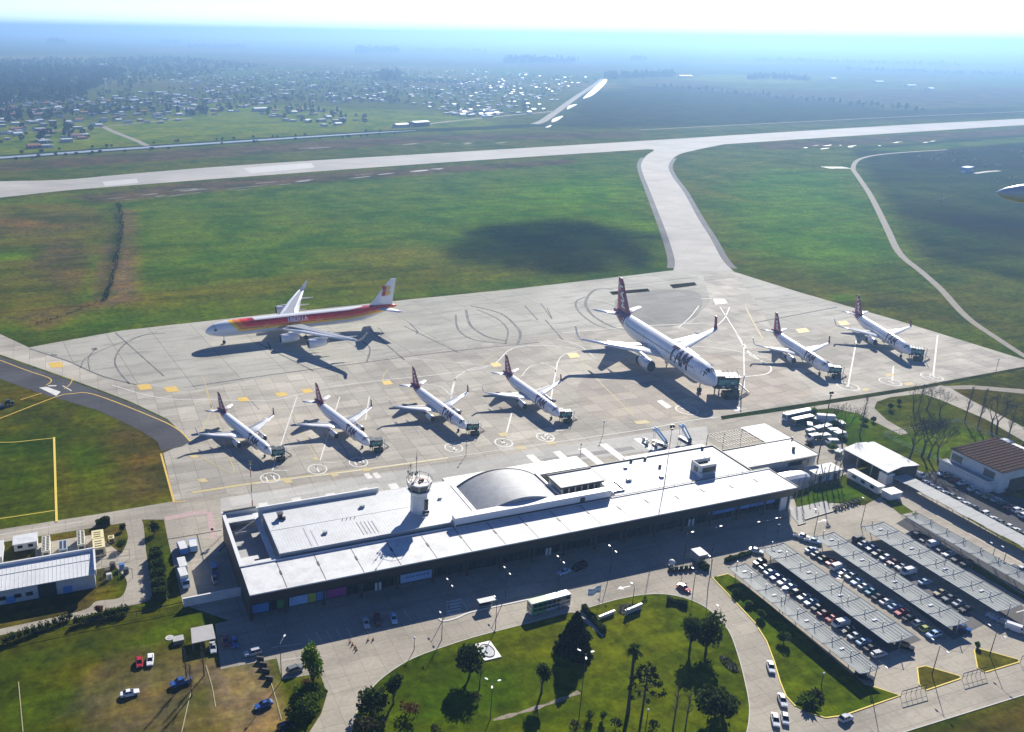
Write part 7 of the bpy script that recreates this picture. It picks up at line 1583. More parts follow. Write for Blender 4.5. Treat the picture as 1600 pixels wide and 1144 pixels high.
for i in range(5):
    p = G(1049+7.6*i, 893-.8*i); r = empty('planter', p, 0, 'dark planter box, %s from the white globe in the row by the kiosk' % ORD[i], 'planter', 'planter boxes beside the kiosk'); mb = MB(); mb.box(-.8, -.5, 0, .8, .5, .8); mb.build('box', BROWN, r)
    mb = MB(); mb.ball((0, 0, 1.1), .62, 7, 4, sq=(1.2, .8, .8)); mb.build('plant', mat('planter_leaf', (.03, .05, .02), .9, 0, .4, 3.), r)
r = empty('globe_sculpture', G(1049, 886), 0, 'large white ball on a low plinth beside the planters', 'sculpture'); mb = MB(); mb.ball((0, 0, 1.6), 1.0, 12, 8); mb.build('ball', WPAINT, r, True); mb = MB(); mb.box(-.7, -.7, 0, .7, .7, .6); mb.build('plinth', GWALL, r)
# small site hut in the dark field
r = empty('field_hut', (*G(1510, 269).xy, 0), RAD(20), 'blue container hut in the dark field at the right', 'hut')
mb = MB(); mb.box(-9, -4, 0, 9, 4, 6.); mb.build('body', mat('hut_blue', (.06, .14, .42), .5), r); mb = MB(); mb.box(-9.3, -4.3, 6., 9.3, 4.3, 6.4); mb.build('roof', LBT, r); mb = MB(); mb.box(9, -3, 0, 14, 2, 2.4); mb.box(-13, -2, 0, -9.2, 2, 3.); mb.build('annex', WWALL, r)
structure('sand_strip', ribbon(px([(1522, 271), (1545, 268), (1562, 267)]), 6., .04), mat('pale_sand', (.5, .48, .42), .9, 0, .1, .5), 'pale sand heap strip beside the blue hut')
# ------------------------------------------------------------------ vegetation
def leafmat(name, c, tr=.42, var=.6):
    if name in MATS: return MATS[name]
    m, nt, b = _nt(name); L = nt.links; out = nt.nodes['Material Output']; nt.nodes.remove(b)
    g = N(nt, 'ShaderNodeNewGeometry'); mr = N(nt, 'ShaderNodeMapRange'); mr.inputs['To Min'].default_value = 1-var; mr.inputs['To Max'].default_value = 1+var; L.new(g.outputs['Random Per Island'], mr.inputs['Value'])
    n = N(nt, 'ShaderNodeTexNoise', Scale=.5, Detail=3.); L.new(g.outputs['Position'], n.inputs['Vector'])
    hs = N(nt, 'ShaderNodeHueSaturation'); hs.inputs['Color'].default_value = c4(c); L.new(mr.outputs['Result'], hs.inputs['Value'])
    r2 = N(nt, 'ShaderNodeMapRange'); r2.inputs['From Min'].default_value = .3; r2.inputs['From Max'].default_value = .7; r2.inputs['To Min'].default_value = .47; r2.inputs['To Max'].default_value = .53; L.new(n.outputs['Fac'], r2.inputs['Value']); L.new(r2.outputs['Result'], hs.inputs['Hue'])
    d = N(nt, 'ShaderNodeBsdfDiffuse'); t = N(nt, 'ShaderNodeBsdfTranslucent'); mx = N(nt, 'ShaderNodeMixShader'); mx.inputs[0].default_value = tr
    L.new(hs.outputs['Color'], d.inputs['Color']); L.new(hs.outputs['Color'], t.inputs['Color']); L.new(d.outputs[0], mx.inputs[1]); L.new(t.outputs[0], mx.inputs[2]); L.new(mx.outputs[0], out.inputs['Surface'])
    MATS[name] = m; return m
BARK = mat('bark', (.075, .058, .045), .9, 0, .25, 2.); PALEBARK = mat('pale_bark', (.13, .11, .095), .9, 0, .25, 2.)
L_DARK = leafmat('dark_leaf', (.042, .066, .018)); L_GREEN = leafmat('green_leaf', (.065, .108, .014)); L_BRIGHT = leafmat('bright_leaf', (.10, .17, .016)); L_CONI = leafmat('conifer_needle', (.016, .028, .014), .15); L_OLIVE = leafmat('olive_leaf', (.06, .06, .028)); L_RUST = leafmat('rusty_leaf', (.12, .06, .03)); L_FAR = leafmat('far_leaf', (.03, .045, .022), .2); L_TWIG = leafmat('grey_twig', (.085, .07, .058), .1)
def quad(mb, c, s, r, el=1.):
    n = Vector((r.gauss(0, 1), r.gauss(0, 1), r.gauss(0, .8)+.25)); n.normalize(); u = n.orthogonal().normalized(); v = n.cross(u); a = r.uniform(0, 6.28)
    u2 = (u*math.cos(a)+v*math.sin(a))*s*.5*el; v2 = (v*math.cos(a)-u*math.sin(a))*s*.5
    mb.face([c-u2*.9-v2*.6, c+u2*.2-v2, c+u2+v2*.1, c+u2*.3+v2, c-u2*.7+v2*.7])
def crown(c, rx, ry, rz, n, s, seed, lumps=6, shell=.55):
    r = random.Random(seed); mb = MB(); cs = []
    for i in range(lumps):
        a = 2*math.pi*i/lumps+r.uniform(-.4, .4); e = r.uniform(-.6, .75); k = r.uniform(.35, .6)
        cs.append((Vector((rx*k*math.cos(a)*math.cos(e), ry*k*math.sin(a)*math.cos(e), rz*k*math.sin(e)*1.2)), r.uniform(.42, .68)))
    cs.append((Vector((0, 0, rz*.25)), .62))
    for i in range(n):
        o, k = cs[r.randrange(len(cs))]; d = Vector((r.gauss(0, 1), r.gauss(0, 1), r.gauss(0, 1))); d.normalize(); q = (shell+(1-shell)*r.random())*k*(1+.15*math.sin(5*d.x+seed)*math.sin(4*d.y+2*seed))
        quad(mb, Vector(c)+o+Vector((d.x*rx*q, d.y*ry*q, d.z*rz*q)), s*r.uniform(.6, 1.3), r)
    return mb
def limbs(mb, h0, h1, spread, n, r0, seed):
    r = random.Random(seed); mb.tube([(0, 0, -.1), (.05*spread, 0, h0*.6), (0, .03*spread, h1)], [r0, r0*.75, r0*.3], 6)
    for i in range(n):
        a = 2*math.pi*i/n+r.uniform(-.3, .3); z = h0*r.uniform(.7, 1.1); k = spread*r.uniform(.5, .9)
        mb.tube([(0, 0, z), (k*.5*math.cos(a), k*.5*math.sin(a), z+(h1-z)*.35), (k*math.cos(a), k*math.sin(a), z+(h1-z)*.75)], [r0*.5, r0*.32, r0*.12], 5)
def broadleaf(name, h, rad, m, seed, n=1100, trunk=.22, s=.55, cat='tree', lab='tree'):
    r = empty(name, (0, 0, 0), 0, lab, cat); mb = MB(); limbs(mb, h*trunk, h*.85, rad*.8, 5, h*.03+.06, seed); mb.build('trunk', BARK, r)
    crown((0, 0, h*(trunk+1)/2+.02*h), rad, rad*.95, h*(1-trunk)*.56, n, s, seed).build('crown', m, r); return r
def conifer(name, h, rad, m, seed, n=1500, s=.6, lab='tree'):
    r = empty(name, (0, 0, 0), 0, lab, 'tree'); q = random.Random(seed); mb = MB(); mb.tube([(0, 0, -.1), (0, 0, h*.95)], [h*.022+.05, .04], 6); mb.build('trunk', BARK, r); mb = MB()
    for i in range(n):
        f = 1-(q.random()**.62); z = h*(.05+.95*f); a = q.uniform(0, 6.283); R = rad*((1-f)**.8)*(1+.22*math.sin(3*a+seed)+.12*math.sin(22*f+a)); k = (.45+.55*q.random()**.5)*R
        quad(mb, Vector((k*math.cos(a), k*math.sin(a), z-.12*k)), s*q.uniform(.6, 1.3), q, 1.4)
    mb.build('crown', m, r); return r
def branch(mb, p, d, L, rad, lvl, q, twist=.5, tips=None, up=.12):
    n = 3; pts = [p]; dd = d.copy()
    for i in range(n):
        dd = (dd+Vector((q.gauss(0, .13), q.gauss(0, .13), up*q.random()))).normalized(); pts.append(pts[-1]+dd*(L/n))
    mb.tube(pts, [rad, rad*.82, rad*.65, rad*.5], 5 if lvl > 2 else 3, caps=False)
    if lvl <= 0: 
        if tips is not None: tips.append(pts[-1])
        return
    k = q.choice((2, 3, 3)) if lvl > 1 else 3
    for i in range(k):
        a = 2*math.pi*i/k+q.uniform(-.7, .7); o = dd.orthogonal().normalized(); o = (o*math.cos(a)+dd.cross(o)*math.sin(a)); t = q.uniform(.35, .8)*twist*1.6
        st = pts[-1] if i < 2 else pts[-2]
        branch(mb, st, (dd+o*t).normalized(), L*q.uniform(.62, .82), max(rad*.56, .022), lvl-1, q, twist, tips, up)
def bare(name, h, seed, spread=.5, lvl=5, lab='bare tree', m=BARK, stems=1, up=.12):
    r = empty(name, (0, 0, 0), 0, lab, 'tree'); q = random.Random(seed); tr = MB(); th = h*.30
    cr = MB(); tips = []
    for s_ in range(stems):
        b = Vector((q.uniform(-.5, .5), q.uniform(-.5, .5), 0))*(stems > 1); lean = Vector((q.gauss(0, .06), q.gauss(0, .06), 1)).normalized(); top = b+lean*th
        tr.tube([b, b+lean*th*.5+Vector((.08, 0, 0)), top], [h*.022+.05, h*.018+.04, h*.015+.03], 6)
        for i in range(3):
            a = 2*math.pi*i/3+q.uniform(-.4, .4); branch(cr, top, Vector((math.cos(a)*spread, math.sin(a)*spread, 1)).normalized(), h*.235, h*.011+.025, lvl-1, q, spread, tips, up)
    tr.build('trunk', m, r); 

    cr.build('branches', m, r); return r
def poplar(name, h, seed, lab):
    r = empty(name, (0, 0, 0), 0, lab, 'tree'); q = random.Random(seed); mb = MB(); mb.tube([(0, 0, 0), (.1, .05, h*.5), (0, 0, h)], [h*.014+.05, h*.010+.03, .03], 6); mb.build('trunk', PALEBARK, r); mb = MB()
    for i in range(46):
        z = h*q.uniform(.3, .95); a = q.uniform(0, 6.283); L = (1-z/h)*h*.16+h*.06; e = Vector((math.cos(a)*L*.55, math.sin(a)*L*.55, L)); mb.tube([(0, 0, z), Vector((0, 0, z))+e*.5, Vector((0, 0, z))+e], [.05, .035, .015], 3, caps=False)
        for _ in range(2):
            a2 = a+q.uniform(-1, 1); s_ = Vector((0, 0, z))+e*q.uniform(.3, .8); mb.tube([s_, s_+Vector((math.cos(a2), math.sin(a2), 1.6))*L*.25], [.03, .012], 3, caps=False)
    mb.build('branches', PALEBARK, r); return r
def palm(name, h, seed, m, lab, fr=46, fl=3.0, cat='palm'):
    r = empty(name, (0, 0, 0), 0, lab, cat); q = random.Random(seed)
    if h > 2:
        mb = MB(); mb.tube([(0, 0, 0), (.15, 0, h*.3), (.3, .05, h*.7), (.35, .1, h)], [.5, .38, .33, .36], 8); mb.build('trunk', BARK, r)
    mb = MB(); top = Vector((.35, .1, h)) if h > 2 else Vector((0, 0, .4))
    for i in range(fr):
        a = 2*math.pi*i/fr*2.618+q.uniform(-.1, .1); e = q.uniform(-.6, 1.3); L = fl*q.uniform(.8, 1.15); prev = None
        for j in range(7):
            t = j/6; rr = L*t*math.cos(e)*(1-.1*t); z = L*t*math.sin(e)-.55*L*t*t*(.5+.5*math.cos(e)); w = .34*math.sin(math.pi*min(1, t*.85+.12))*(fl/3.)
            c = top+Vector((rr*math.cos(a), rr*math.sin(a), z)); s = Vector((-math.sin(a), math.cos(a), 0))*w
            if prev is not None: mb.face([prev[0], prev[1], c+s-Vector((0, 0, w*.5)), c]); mb.face([prev[2], prev[0], c, c-s-Vector((0, 0, w*.5))])
            prev = (c, c+s-Vector((0, 0, w*.5)), c-s-Vector((0, 0, w*.5)))
    mb.build('fronds', m, r); return r
def puzzle(name, h, seed, lab):
    r = empty(name, (0, 0, 0), 0, lab, 'tree'); q = random.Random(seed); mb = MB(); mb.tube([(0, 0, 0), (0, 0, h)], [.32, .12], 7); cr = MB()
    for i in range(34):
        z = h*(.5+.5*(i/33)); a = i*2.4; L = (1.1-.75*(i/33))*h*.26; tip = Vector((L*math.cos(a), L*math.sin(a), z+.18*L)); mb.tube([(0, 0, z), Vector((L*.6*math.cos(a), L*.6*math.sin(a), z-.05*L)), tip], [.09, .06, .03], 4, caps=False)
        for _ in range(26): quad(cr, tip+Vector((q.gauss(0, .3), q.gauss(0, .3), q.gauss(.1, .26))), .42, q)
    mb.build('trunk', BARK, r); cr.build('crown', L_CONI, r); return r
def shrub(name, rx, ry, rz, m, seed, n, lab, s=.35, cat='shrub', stem=True):
    r = empty(name, (0, 0, 0), 0, lab, cat); crown((0, 0, rz*.95), rx, ry, rz, n, s, seed, 7, .6).build('foliage', m, r)
    if stem: mb = MB(); mb.tube([(0, 0, -.05), (0, 0, rz*1.1)], [.1, .05], 5); mb.build('stem', BARK, r)
    return r
def H(b, t): return height_at(b, t)
def at(o, p, rz=None): q = G(*p); o.location = (q.x, q.y, .05); o.rotation_euler = (0, 0, rnd.uniform(0, 6.28) if rz is None else rz); return o
# --- park and verge
at(conifer('conifer', H((897, 1018), (888, 957)), 4.6, L_CONI, 3, 2600, .8, 'tall dark conifer at the end of the paved path on the park lawn'), (897, 1018))
at(broadleaf('broad_tree', 3.6, 2.4, L_CONI, 41, 500, .1, .5, 'tree', 'low dark tree leaning against the tall conifer'), (912, 1004))
at(broadleaf('broad_tree', H((733, 1058), (726, 1010)), 3.6, L_DARK, 5, 1500, .2, .6, 'tree', 'dark rounded tree left of the paved monument'), (733, 1058))
at(bare('bare_tree', 7.5, 11, .45, 5, 'grey twiggy tree between the dark tree and the triple lamp'), (749, 1076))
at(shrub('shrub', 1.8, 1.6, 1.5, L_OLIVE, 12, 260, 'round olive shrub below the grey twiggy tree'), (742, 1096))
at(broadleaf('broad_tree', H((846, 1083), (846, 1040)), 2.1, L_DARK, 6, 900, .42, .45, 'tree', 'small round headed tree in the middle of the park lawn'), (846, 1083))
at(broadleaf('broad_tree', H((615, 1100), (616, 1056)), 2.6, L_DARK, 7, 1000, .32, .5, 'tree', 'small round headed tree on the west side of the park lawn'), (615, 1100))
at(broadleaf('broad_tree', 6.0, 4.2, L_DARK, 8, 1500, .12, .6, 'tree', 'wide dark tree on the south west lawn edge, nearest the road bend'), (582, 1112))
at(bare('bare_tree', 7.0, 21, .75, 5, 'wide grey leafless tree in the lower left of the park lawn'), (600, 1138))
at(broadleaf('broad_tree', 4.5, 3.4, L_OLIVE, 9, 700, .15, .5, 'tree', 'olive brown tree cut by the bottom edge on the park lawn'), (575, 1148))
at(shrub('shrub', 2.8, 2.2, 2.2, L_RUST, 13, 420, 'rust red bush on the lower west park lawn', .4), (640, 1118))
at(shrub('shrub', 1.6, 1.5, 1.3, L_OLIVE, 14, 200, 'brown bush at the bottom edge below the lawn centre'), (680, 1146))
at(broadleaf('broad_tree', H((487, 1084), (490, 1009)), 3.1, L_BRIGHT, 15, 1500, .3, .5, 'tree', 'bright green tree on the verge beside the parked off-roader'), (489, 1082))
at(broadleaf('broad_tree', 7.0, 4.4, L_GREEN, 16, 1900, .1, .6, 'tree', 'big green bushy tree on the verge above the bottom edge'), (474, 1122))
at(broadleaf('broad_tree', 5.0, 3.2, L_GREEN, 17, 1100, .1, .55, 'tree', 'green bushy tree on the verge behind the bright green tree'), (488, 1098))
at(shrub('shrub', 1.4, 1.3, 1.2, L_BRIGHT, 18, 220, 'yellow green bush on the verge by the lamp'), (466, 1082))
at(shrub('shrub', 1.6, 1.2, .8, L_RUST, 19, 200, 'orange flowering bush under the bright green tree'), (478, 1070))
at(broadleaf('broad_tree', H((1078, 1014), (1074, 966)), 2.6, L_DARK, 20, 1100, .28, .5, 'tree', 'dark tree east of the park centre, left of a close pair'), (1078, 1014))
at(broadleaf('broad_tree', H((1103, 1022), (1104, 962)), 3.6, L_DARK, 22, 1600, .18, .6, 'tree', 'larger dark tree east of the park centre, right of a close pair'), (1103, 1020))
at(broadleaf('broad_tree', 8.5, 5.6, L_DARK, 23, 2400, .08, .7, 'tree', 'broad dark tree in the south east corner of the park lawn'), (1116, 1122))
at(palm('palm_tree', H((981, 1116), (992, 1014)), 24, L_GREEN, 'tall palm tree on the park lawn', 60, 2.4), (981, 1116))
at(puzzle('monkey_puzzle_tree', H((1002, 1124), (1014, 1046)), 25, 'tiered monkey puzzle tree beside the tall palm'), (1002, 1124))
at(poplar('bare_tree', H((1052, 1136), (1059, 1068)), 26, 'thin leafless tree right of the monkey puzzle tree, left of two'), (1052, 1136))
at(poplar('bare_tree', H((1071, 1138), (1078, 1078)), 27, 'thin leafless tree right of the monkey puzzle tree, right of two'), (1071, 1138))
for i, (p, rx, rz, m, lb) in enumerate((((921, 1124), 1.2, 1.5, L_GREEN, 'green shrub at the foot of the tall triple lamp'), ((942, 1126), .9, 1.6, L_GREEN, 'upright green shrub between the tall lamp and the palm'), ((898, 1140), 1.6, 1.3, L_OLIVE, 'brown shrub at the bottom edge left of the tall lamp'), ((962, 1138), 1.6, 1.5, L_CONI, 'dark spiky shrub at the foot of the palm'), ((1020, 1140), 1.6, 1.4, L_CONI, 'dark spiky shrub at the foot of the monkey puzzle tree'), ((597, 1082), .8, .8, L_DARK, 'tiny dark shrub near the west lawn kerb'))):
    at(shrub('shrub', rx, rx*.9, rz, m, 60+i, 200, lb), p)
# clipped hedges: box clumps
def hedge(pts, w, h, m, lab, seed, dens=26, name='hedge', s=.4):
    P = px(pts) if not isinstance(pts[0], Vector) else pts; r = empty(name, (P[0].x, P[0].y, .08), 0, lab, 'hedge'); q = random.Random(seed); mb = MB(); cb = MB()
    for a, b in zip(P[:-1], P[1:]):
        L = (b-a).length; t = (b-a).normalized(); nr = Vector((-t.y, t.x, 0))
        for i in range(int(L*dens)):
            f, v, z = q.random()*L, q.uniform(-.5, .5), q.random()
            if abs(v) < .38 and z < .8: z = .8+.2*q.random()
            wv = 1+.18*math.sin(f*1.3+seed)
            c = a-P[0]+t*f+nr*v*w*wv; quad(mb, Vector((c.x, c.y, h*z*wv)), s*q.uniform(.6, 1.2), q)
        rows = []
        for k in range(5):
            c = a-P[0]+t*L*k/4; rows.append([c+nr*w*.36, c-nr*w*.36, c-nr*w*.36+Vector((0, 0, h*.78)), c+nr*w*.36+Vector((0, 0, h*.78))])
        cb.rings(rows)
    mb.build('foliage', m, r); cb.build('inner_growth', m, r); return r
hedge([(911, 951), (944, 990)], 1.6, 1.3, L_DARK, 'clipped dark hedge along the paved path', 1, 120, s=.35)
hedge([(1042, 940), (1074, 948)], 1.5, 1.3, L_DARK, 'short dark hedge block at the top of the park lawn', 2, 120)
hedge([(243, 868), (252, 940)], 4.0, 3.0, L_DARK, 'tall thick dark hedge beside the loading yard', 3, 90, s=.6)
hedge([(150, 822), (172, 818)], 2.2, 2.2, L_DARK, 'dense dark hedge at the north edge of the generator yard', 4, 120, s=.5)
hedge([(1133, 878), (1172, 866)], 1.4, 1.0, L_DARK, 'low dark hedge at the terminal shade edge by the first canopy', 5, 90)
hedge([(1106, 892), (1092, 885)], 2.2, 1.6, L_DARK, 'dark planting beside the ticket kiosk', 6, 90)
# round flower bed and the oval bed
for c, rx, ry, lb in (((983, 953), 3.4, 2.6, 'round dark flower bed on the north park lawn'), ((1139, 1038), 1.5, 3.4, 'oval dark flower bed beside the east kerb of the park')):
    r = empty('flower_bed', (*G(*c).xy, .1), 0, lb, 'flower bed'); mb = MB(); q = random.Random(5)
    mb.prism([(rx*math.cos(t), ry*math.sin(t)) for t in [2*math.pi*k/20 for k in range(20)]], 0, .14); mb.build('soil', mat('bed_soil', (.05, .04, .028), .95, 0, .3, 2.), r); mb = MB()
    for i in range(240): a = q.uniform(0, 6.28); k = math.sqrt(q.random()); quad(mb, Vector((rx*k*math.cos(a), ry*k*math.sin(a), .14+.3*q.random())), .35, q)
    mb.build('plants', L_DARK, r)
# strip of shrubs below the generator drive
SH_ = shrub('shrub', 1.15, 1.1, 1.25, L_DARK, 70, 230, 'shrub'); 
srow = [(197-9.6*i, 958+2.2*i) for i in range(9)]+[(108-11*i, 968+4.2*i) for i in range(10)]
for i, p in enumerate(srow):
    q = G(*p); place(SH_, i > 0, (q.x, q.y, .05), rnd.uniform(0, 6), 'round dark shrub, %s from the boundary wall along the wire fence' % (ORD+['nineteenth'])[i], 'row of round shrubs along the wire fence', (rnd.uniform(.8, 1.15), rnd.uniform(.8, 1.15), rnd.uniform(.85, 1.3)))
for p, h, rad, m, lb in (((190, 858), 2.8, 2.0, L_DARK, 'round dark bush east of the yellow plant housings'), ((192, 829), 2.0, 1.2, L_OLIVE, 'small bush at the drive corner of the generator yard'), ((241, 834), 4.2, 1.9, L_CONI, 'dark tree on the small lawn beside the service road'), ((155, 958), 2.4, 1.2, L_RUST, 'brown bush where the drive meets the path'), ((1150, 930), 2.2, 1.4, L_DARK, 'dark bush on the grass strip beside the first canopy'), ((1188, 966), 2.6, 1.3, L_GREEN, 'green bush near the kerb lamp on the grass strip'), ((1224, 1004), 3.2, 1.9, L_DARK, 'dark leafy tree in the middle of the grass strip'), ((1169, 947), 1.8, 1.2, L_BRIGHT, 'bright low bush on the grass strip'), ((1349, 662), 2.6, 1.9, L_DARK, 'round dark bush on the bright lawn north of the hangar'), ((1364, 659), 2.2, 1.0, L_DARK, 'small dark bush beside the round one on the bright lawn'), ((1264, 703), 3.0, 2.4, L_CONI, 'dark round shrub behind the annex hall'), ((1302, 664), 2.6, 2.0, L_BRIGHT, 'bright shrub among the service trucks, upper of two'), ((1299, 702), 2.2, 1.6, L_BRIGHT, 'bright shrub among the service trucks, lower of two'), ((1271, 652), 4.2, 1.6, L_BRIGHT, 'bright narrow shrub between the buses and the box truck'), ((1390, 640), 3.0, 1.2, L_DARK, 'dark upright shrub on the east lawn'), ((1404, 632), 2.4, 1.2, L_DARK, 'dark shrub on the east lawn, nearer the road'), ((1583, 838), 2.2, 1.6, L_GREEN, 'green shrub beside the staff car park at the right edge'), ((1576, 772), 2.2, 1.2, L_DARK, 'dark shrub against the garage wall of the rust roofed building'), ((1526, 1012), 1.8, .7, L_BRIGHT, 'pale upright shrub at the corner of the second wedge island')):
    at(broadleaf('bush', h, rad, m, int(p[0]), 420, .1, .42, 'bush', lb), p)
at(palm('palm_shrub', .5, 33, L_GREEN, 'large stemless palm shrub at the south corner of the grass strip', 90, 4.2, 'palm shrub'), (1262, 1100))
at(palm('palm_shrub', .5, 34, L_OLIVE, 'smaller palm shrub behind the large stemless palm', 60, 2.8, 'palm shrub'), (1275, 1088))
# --- leafless trees
BT = [bare('bare_tree', 12., 101, .55, 6, 'bare tree'), bare('bare_tree', 11., 102, .7, 6, 'bare tree'), poplar('bare_tree', 12., 103, 'bare tree')]; BU = [False]*3
for b, t, k, lb in (((1421, 716), (1424, 650), 1, 'spreading bare tree by the white fence, leftmost of a tangled group'), ((1440, 714), (1440, 645), 1, 'spreading bare tree by the white fence, second of a tangled group'), ((1450, 717), (1455, 650), 1, 'spreading bare tree by the white fence, third of a tangled group'), ((1465, 720), (1478, 656), 0, 'spreading bare tree nearest the rust roofed building'),
                    ((1427, 642), (1427, 602), 0, 'bare tree at the apron end of the avenue, first on the left'), ((1434, 645), (1436, 600), 2, 'slim bare tree at the apron end of the avenue'), ((1448, 640), (1455, 598), 1, 'forked bare tree at the apron end of the avenue'), ((1468, 652), (1480, 610), 0, 'bare tree holding a dark bird nest clump by the avenue'), ((1507, 660), (1510, 604), 2, 'tall thin bare tree standing against the avenue, left of two'), ((1527, 670), (1527, 607), 2, 'tall thin bare tree standing against the avenue, right of two'),
                    ((1549, 676), (1550, 616), 0, 'dense bare tree on the east avenue, nearest the glasshouse'), ((1557, 680), (1560, 615), 0, 'dense bare tree on the east avenue beside the pale headlight car'), ((1573, 690), (1578, 632), 2, 'slim bare tree on the east avenue, second from the right edge'), ((1597, 700), (1596, 640), 0, 'bare tree at the right edge of the east avenue'),
                    ((1343, 681), (1338, 618), 2, 'slim bare tree with a long shadow on the bright lawn'), ((1316, 690), (1308, 630), 0, 'bare tree rising from the service trucks'), ((1304, 655), (1302, 632), 1, 'low bare tree behind the box truck'),
                    ((292, 1064), (292, 1012), 2, 'thin bare tree on the earth lot beside the blue pickup'), ((319, 1056), (318, 1004), 2, 'thin bare tree next to the grey carport'), ((300, 1088), (302, 1036), 2, 'thin bare tree on the yellow kerb strip')):
    h = max(4., H(b, t)); q = G(*b); base = (12., 11., 12.)[k]
    place(BT[k], BU[k], (q.x, q.y, .05), rnd.uniform(0, 6.28), lb, 'leafless winter trees', h/base); BU[k] = True
for i, x in enumerate((1232, 1243, 1252, 1262, 1270, 1276, 1283, 1290, 1299, 1307, 1313)):
    y = 771-.5*(x-1250)*.45+(10 if x < 1255 else 0); q = G(x, y)
    place(BT[2], True, (q.x, q.y, .05), rnd.uniform(0, 6.28), 'bare poplar in front of the small workshop, %s from the terminal end' % ORD[i], 'bare poplars in front of the workshop', rnd.uniform(.62, .85))
# --- bushes dotted over the dark field on the right
FB = shrub('field_bush', 2.6, 2.4, 1.9, leafmat('pale_field_leaf', (.16, .17, .10)), 80, 90, 'bush', .9, 'bush'); fu_ = False
for i, (x, y) in enumerate(((1467, 243), (1471, 242), (1482, 240), (1488, 240), (1494, 241), (1464, 252), (1475, 252), (1491, 254), (1507, 253), (1522, 253), (1538, 254), (1539, 260), (1556, 259), (1560, 261), (1540, 237), (1553, 240), (1582, 237), (1595, 240), (1484, 278), (1466, 314), (1473, 316), (1558, 286), (1587, 281), (1576, 282), (1515, 237), (1600, 247), (1455, 250), (1436, 246))):
    q = G(x, y); place(FB, fu_, (q.x, q.y, 0), rnd.uniform(0, 6), ('round pale bush in the wet field around the blue hut' if i not in (18, 19, 20, 21, 22, 23) else 'round pale bush low in the wet field below the blue hut'), 'bushes dotted over the wet field', rnd.uniform(.7, 1.2)); fu_ = True
# ------------------------------------------------------------------ the town beyond the canal
def inpoly(x, y, P):
    c = False; n = len(P)
    for i in range(n):
        x0, y0 = P[i]; x1, y1 = P[(i+1) % n]
        if (y0 > y) != (y1 > y) and x < (x1-x0)*(y-y0)/((y1-y0) or 1e-9)+x0: c = not c
    return c
tr = random.Random(21)
ROOFS = [('white', (.70, .71, .72)), ('pale grey', (.36, .38, .40)), ('white', (.56, .58, .60)), ('brick red', (.30, .11, .07)), ('dark', (.10, .10, .11)), ('pale', (.40, .39, .37))]
WALLS = [('white', (.62, .60, .56)), ('brick', (.28, .16, .11)), ('grey', (.34, .33, .32)), ('pale blue', (.35, .45, .58))]
def house_mesh(v, parts):
    rc, wc = ROOFS[v % 6], WALLS[(v*7+v//6) % 4]; rm, wm = mat('town_roof_%s_%d' % (rc[0].replace(' ', '_'), v % 6), rc[1], .5, 0, .1, .3), mat('town_wall_'+wc[0].replace(' ', '_'), wc[1], .8, 0, .12, .4)
    q = random.Random(v+3); L, W, h = q.uniform(9, 15), q.uniform(6.5, 9.5), q.uniform(2.9, 3.6)
    wl = MB(); wl.box(-L/2, -W/2, 0, L/2, W/2, h); rf = MB()
    if v % 3 == 0: rf.rings([[(x, -W/2-.4, h), (x, -W/2-.4, h+.15), (x, 0, h+1.6), (x, W/2+.4, h+.15), (x, W/2+.4, h)] for x in (-L/2-.4, L/2+.4)])
    elif v % 3 == 1: rf.rings([[(x, -W/2-.4, h+.02), (x, W/2+.4, h+.7), (x, W/2+.4, h+.9), (x, -W/2-.4, h+.22)] for x in (-L/2-.4, L/2+.4)])
    else: rf.box(-L/2-.3, -W/2-.3, h, L/2+.3, W/2+.3, h+.35); 
    if v % 2: wl.box(L/2, -W/4, 0, L/2+4, W/3, h*.75); rf.box(L/2+.45, -W/4-.3, h*.75, L/2+4.3, W/3+.3, h*.75+.2)
    wn_ = MB()
    for k in range(3): x = -L/2+L*(k+.5)/3; wn_.box(x-.6, -W/2-.04, 1.0, x+.6, -W/2-.01, 2.2)
    return rc[0], wc[0], wl, rf, wn_, rm, wm
PROT = []
for v in range(12):
    rn, wn0, wl, rf, wn_, rm, wm = house_mesh(v, True)
    PROT.append((rn, wn0, wl.mesh('wall', wm), rf.mesh('roof', rm), wn_.mesh('window', DGLASS), wl, rf))
ZONES = [('by the canal lane', [(-60, 205), (145, 199), (142, 222), (-60, 236)], 34, .25), ('on the front street', [(-60, 180), (230, 173), (330, 182), (300, 190), (140, 197), (-60, 203)], 60, .35), ('in the west of town', [(-80, 158), (120, 150), (300, 140), (330, 180), (200, 172), (-80, 182)], 150, .5), ('in mid town', [(300, 128), (520, 120), (640, 140), (640, 164), (440, 160), (345, 176)], 150, .4),
         ('on the green field', [(408, 172), (470, 168), (545, 182), (560, 194), (500, 197), (415, 184)], 26, .5), ('in the east of town', [(640, 140), (760, 130), (880, 140), (846, 172), (740, 182), (660, 166)], 160, .25), ('on the hazy far side of town', [(120, 118), (420, 104), (700, 106), (930, 122), (880, 140), (640, 140), (500, 122), (300, 132)], 420, .3), ('beside the dirt road', [(690, 178), (800, 174), (842, 174), (760, 186)], 22, .2)]
OPEN = [[(430, 163), (610, 168), (740, 186), (620, 194), (560, 188), (470, 176)], [(150, 196), (330, 186), (400, 198), (240, 222)]]
hs = []
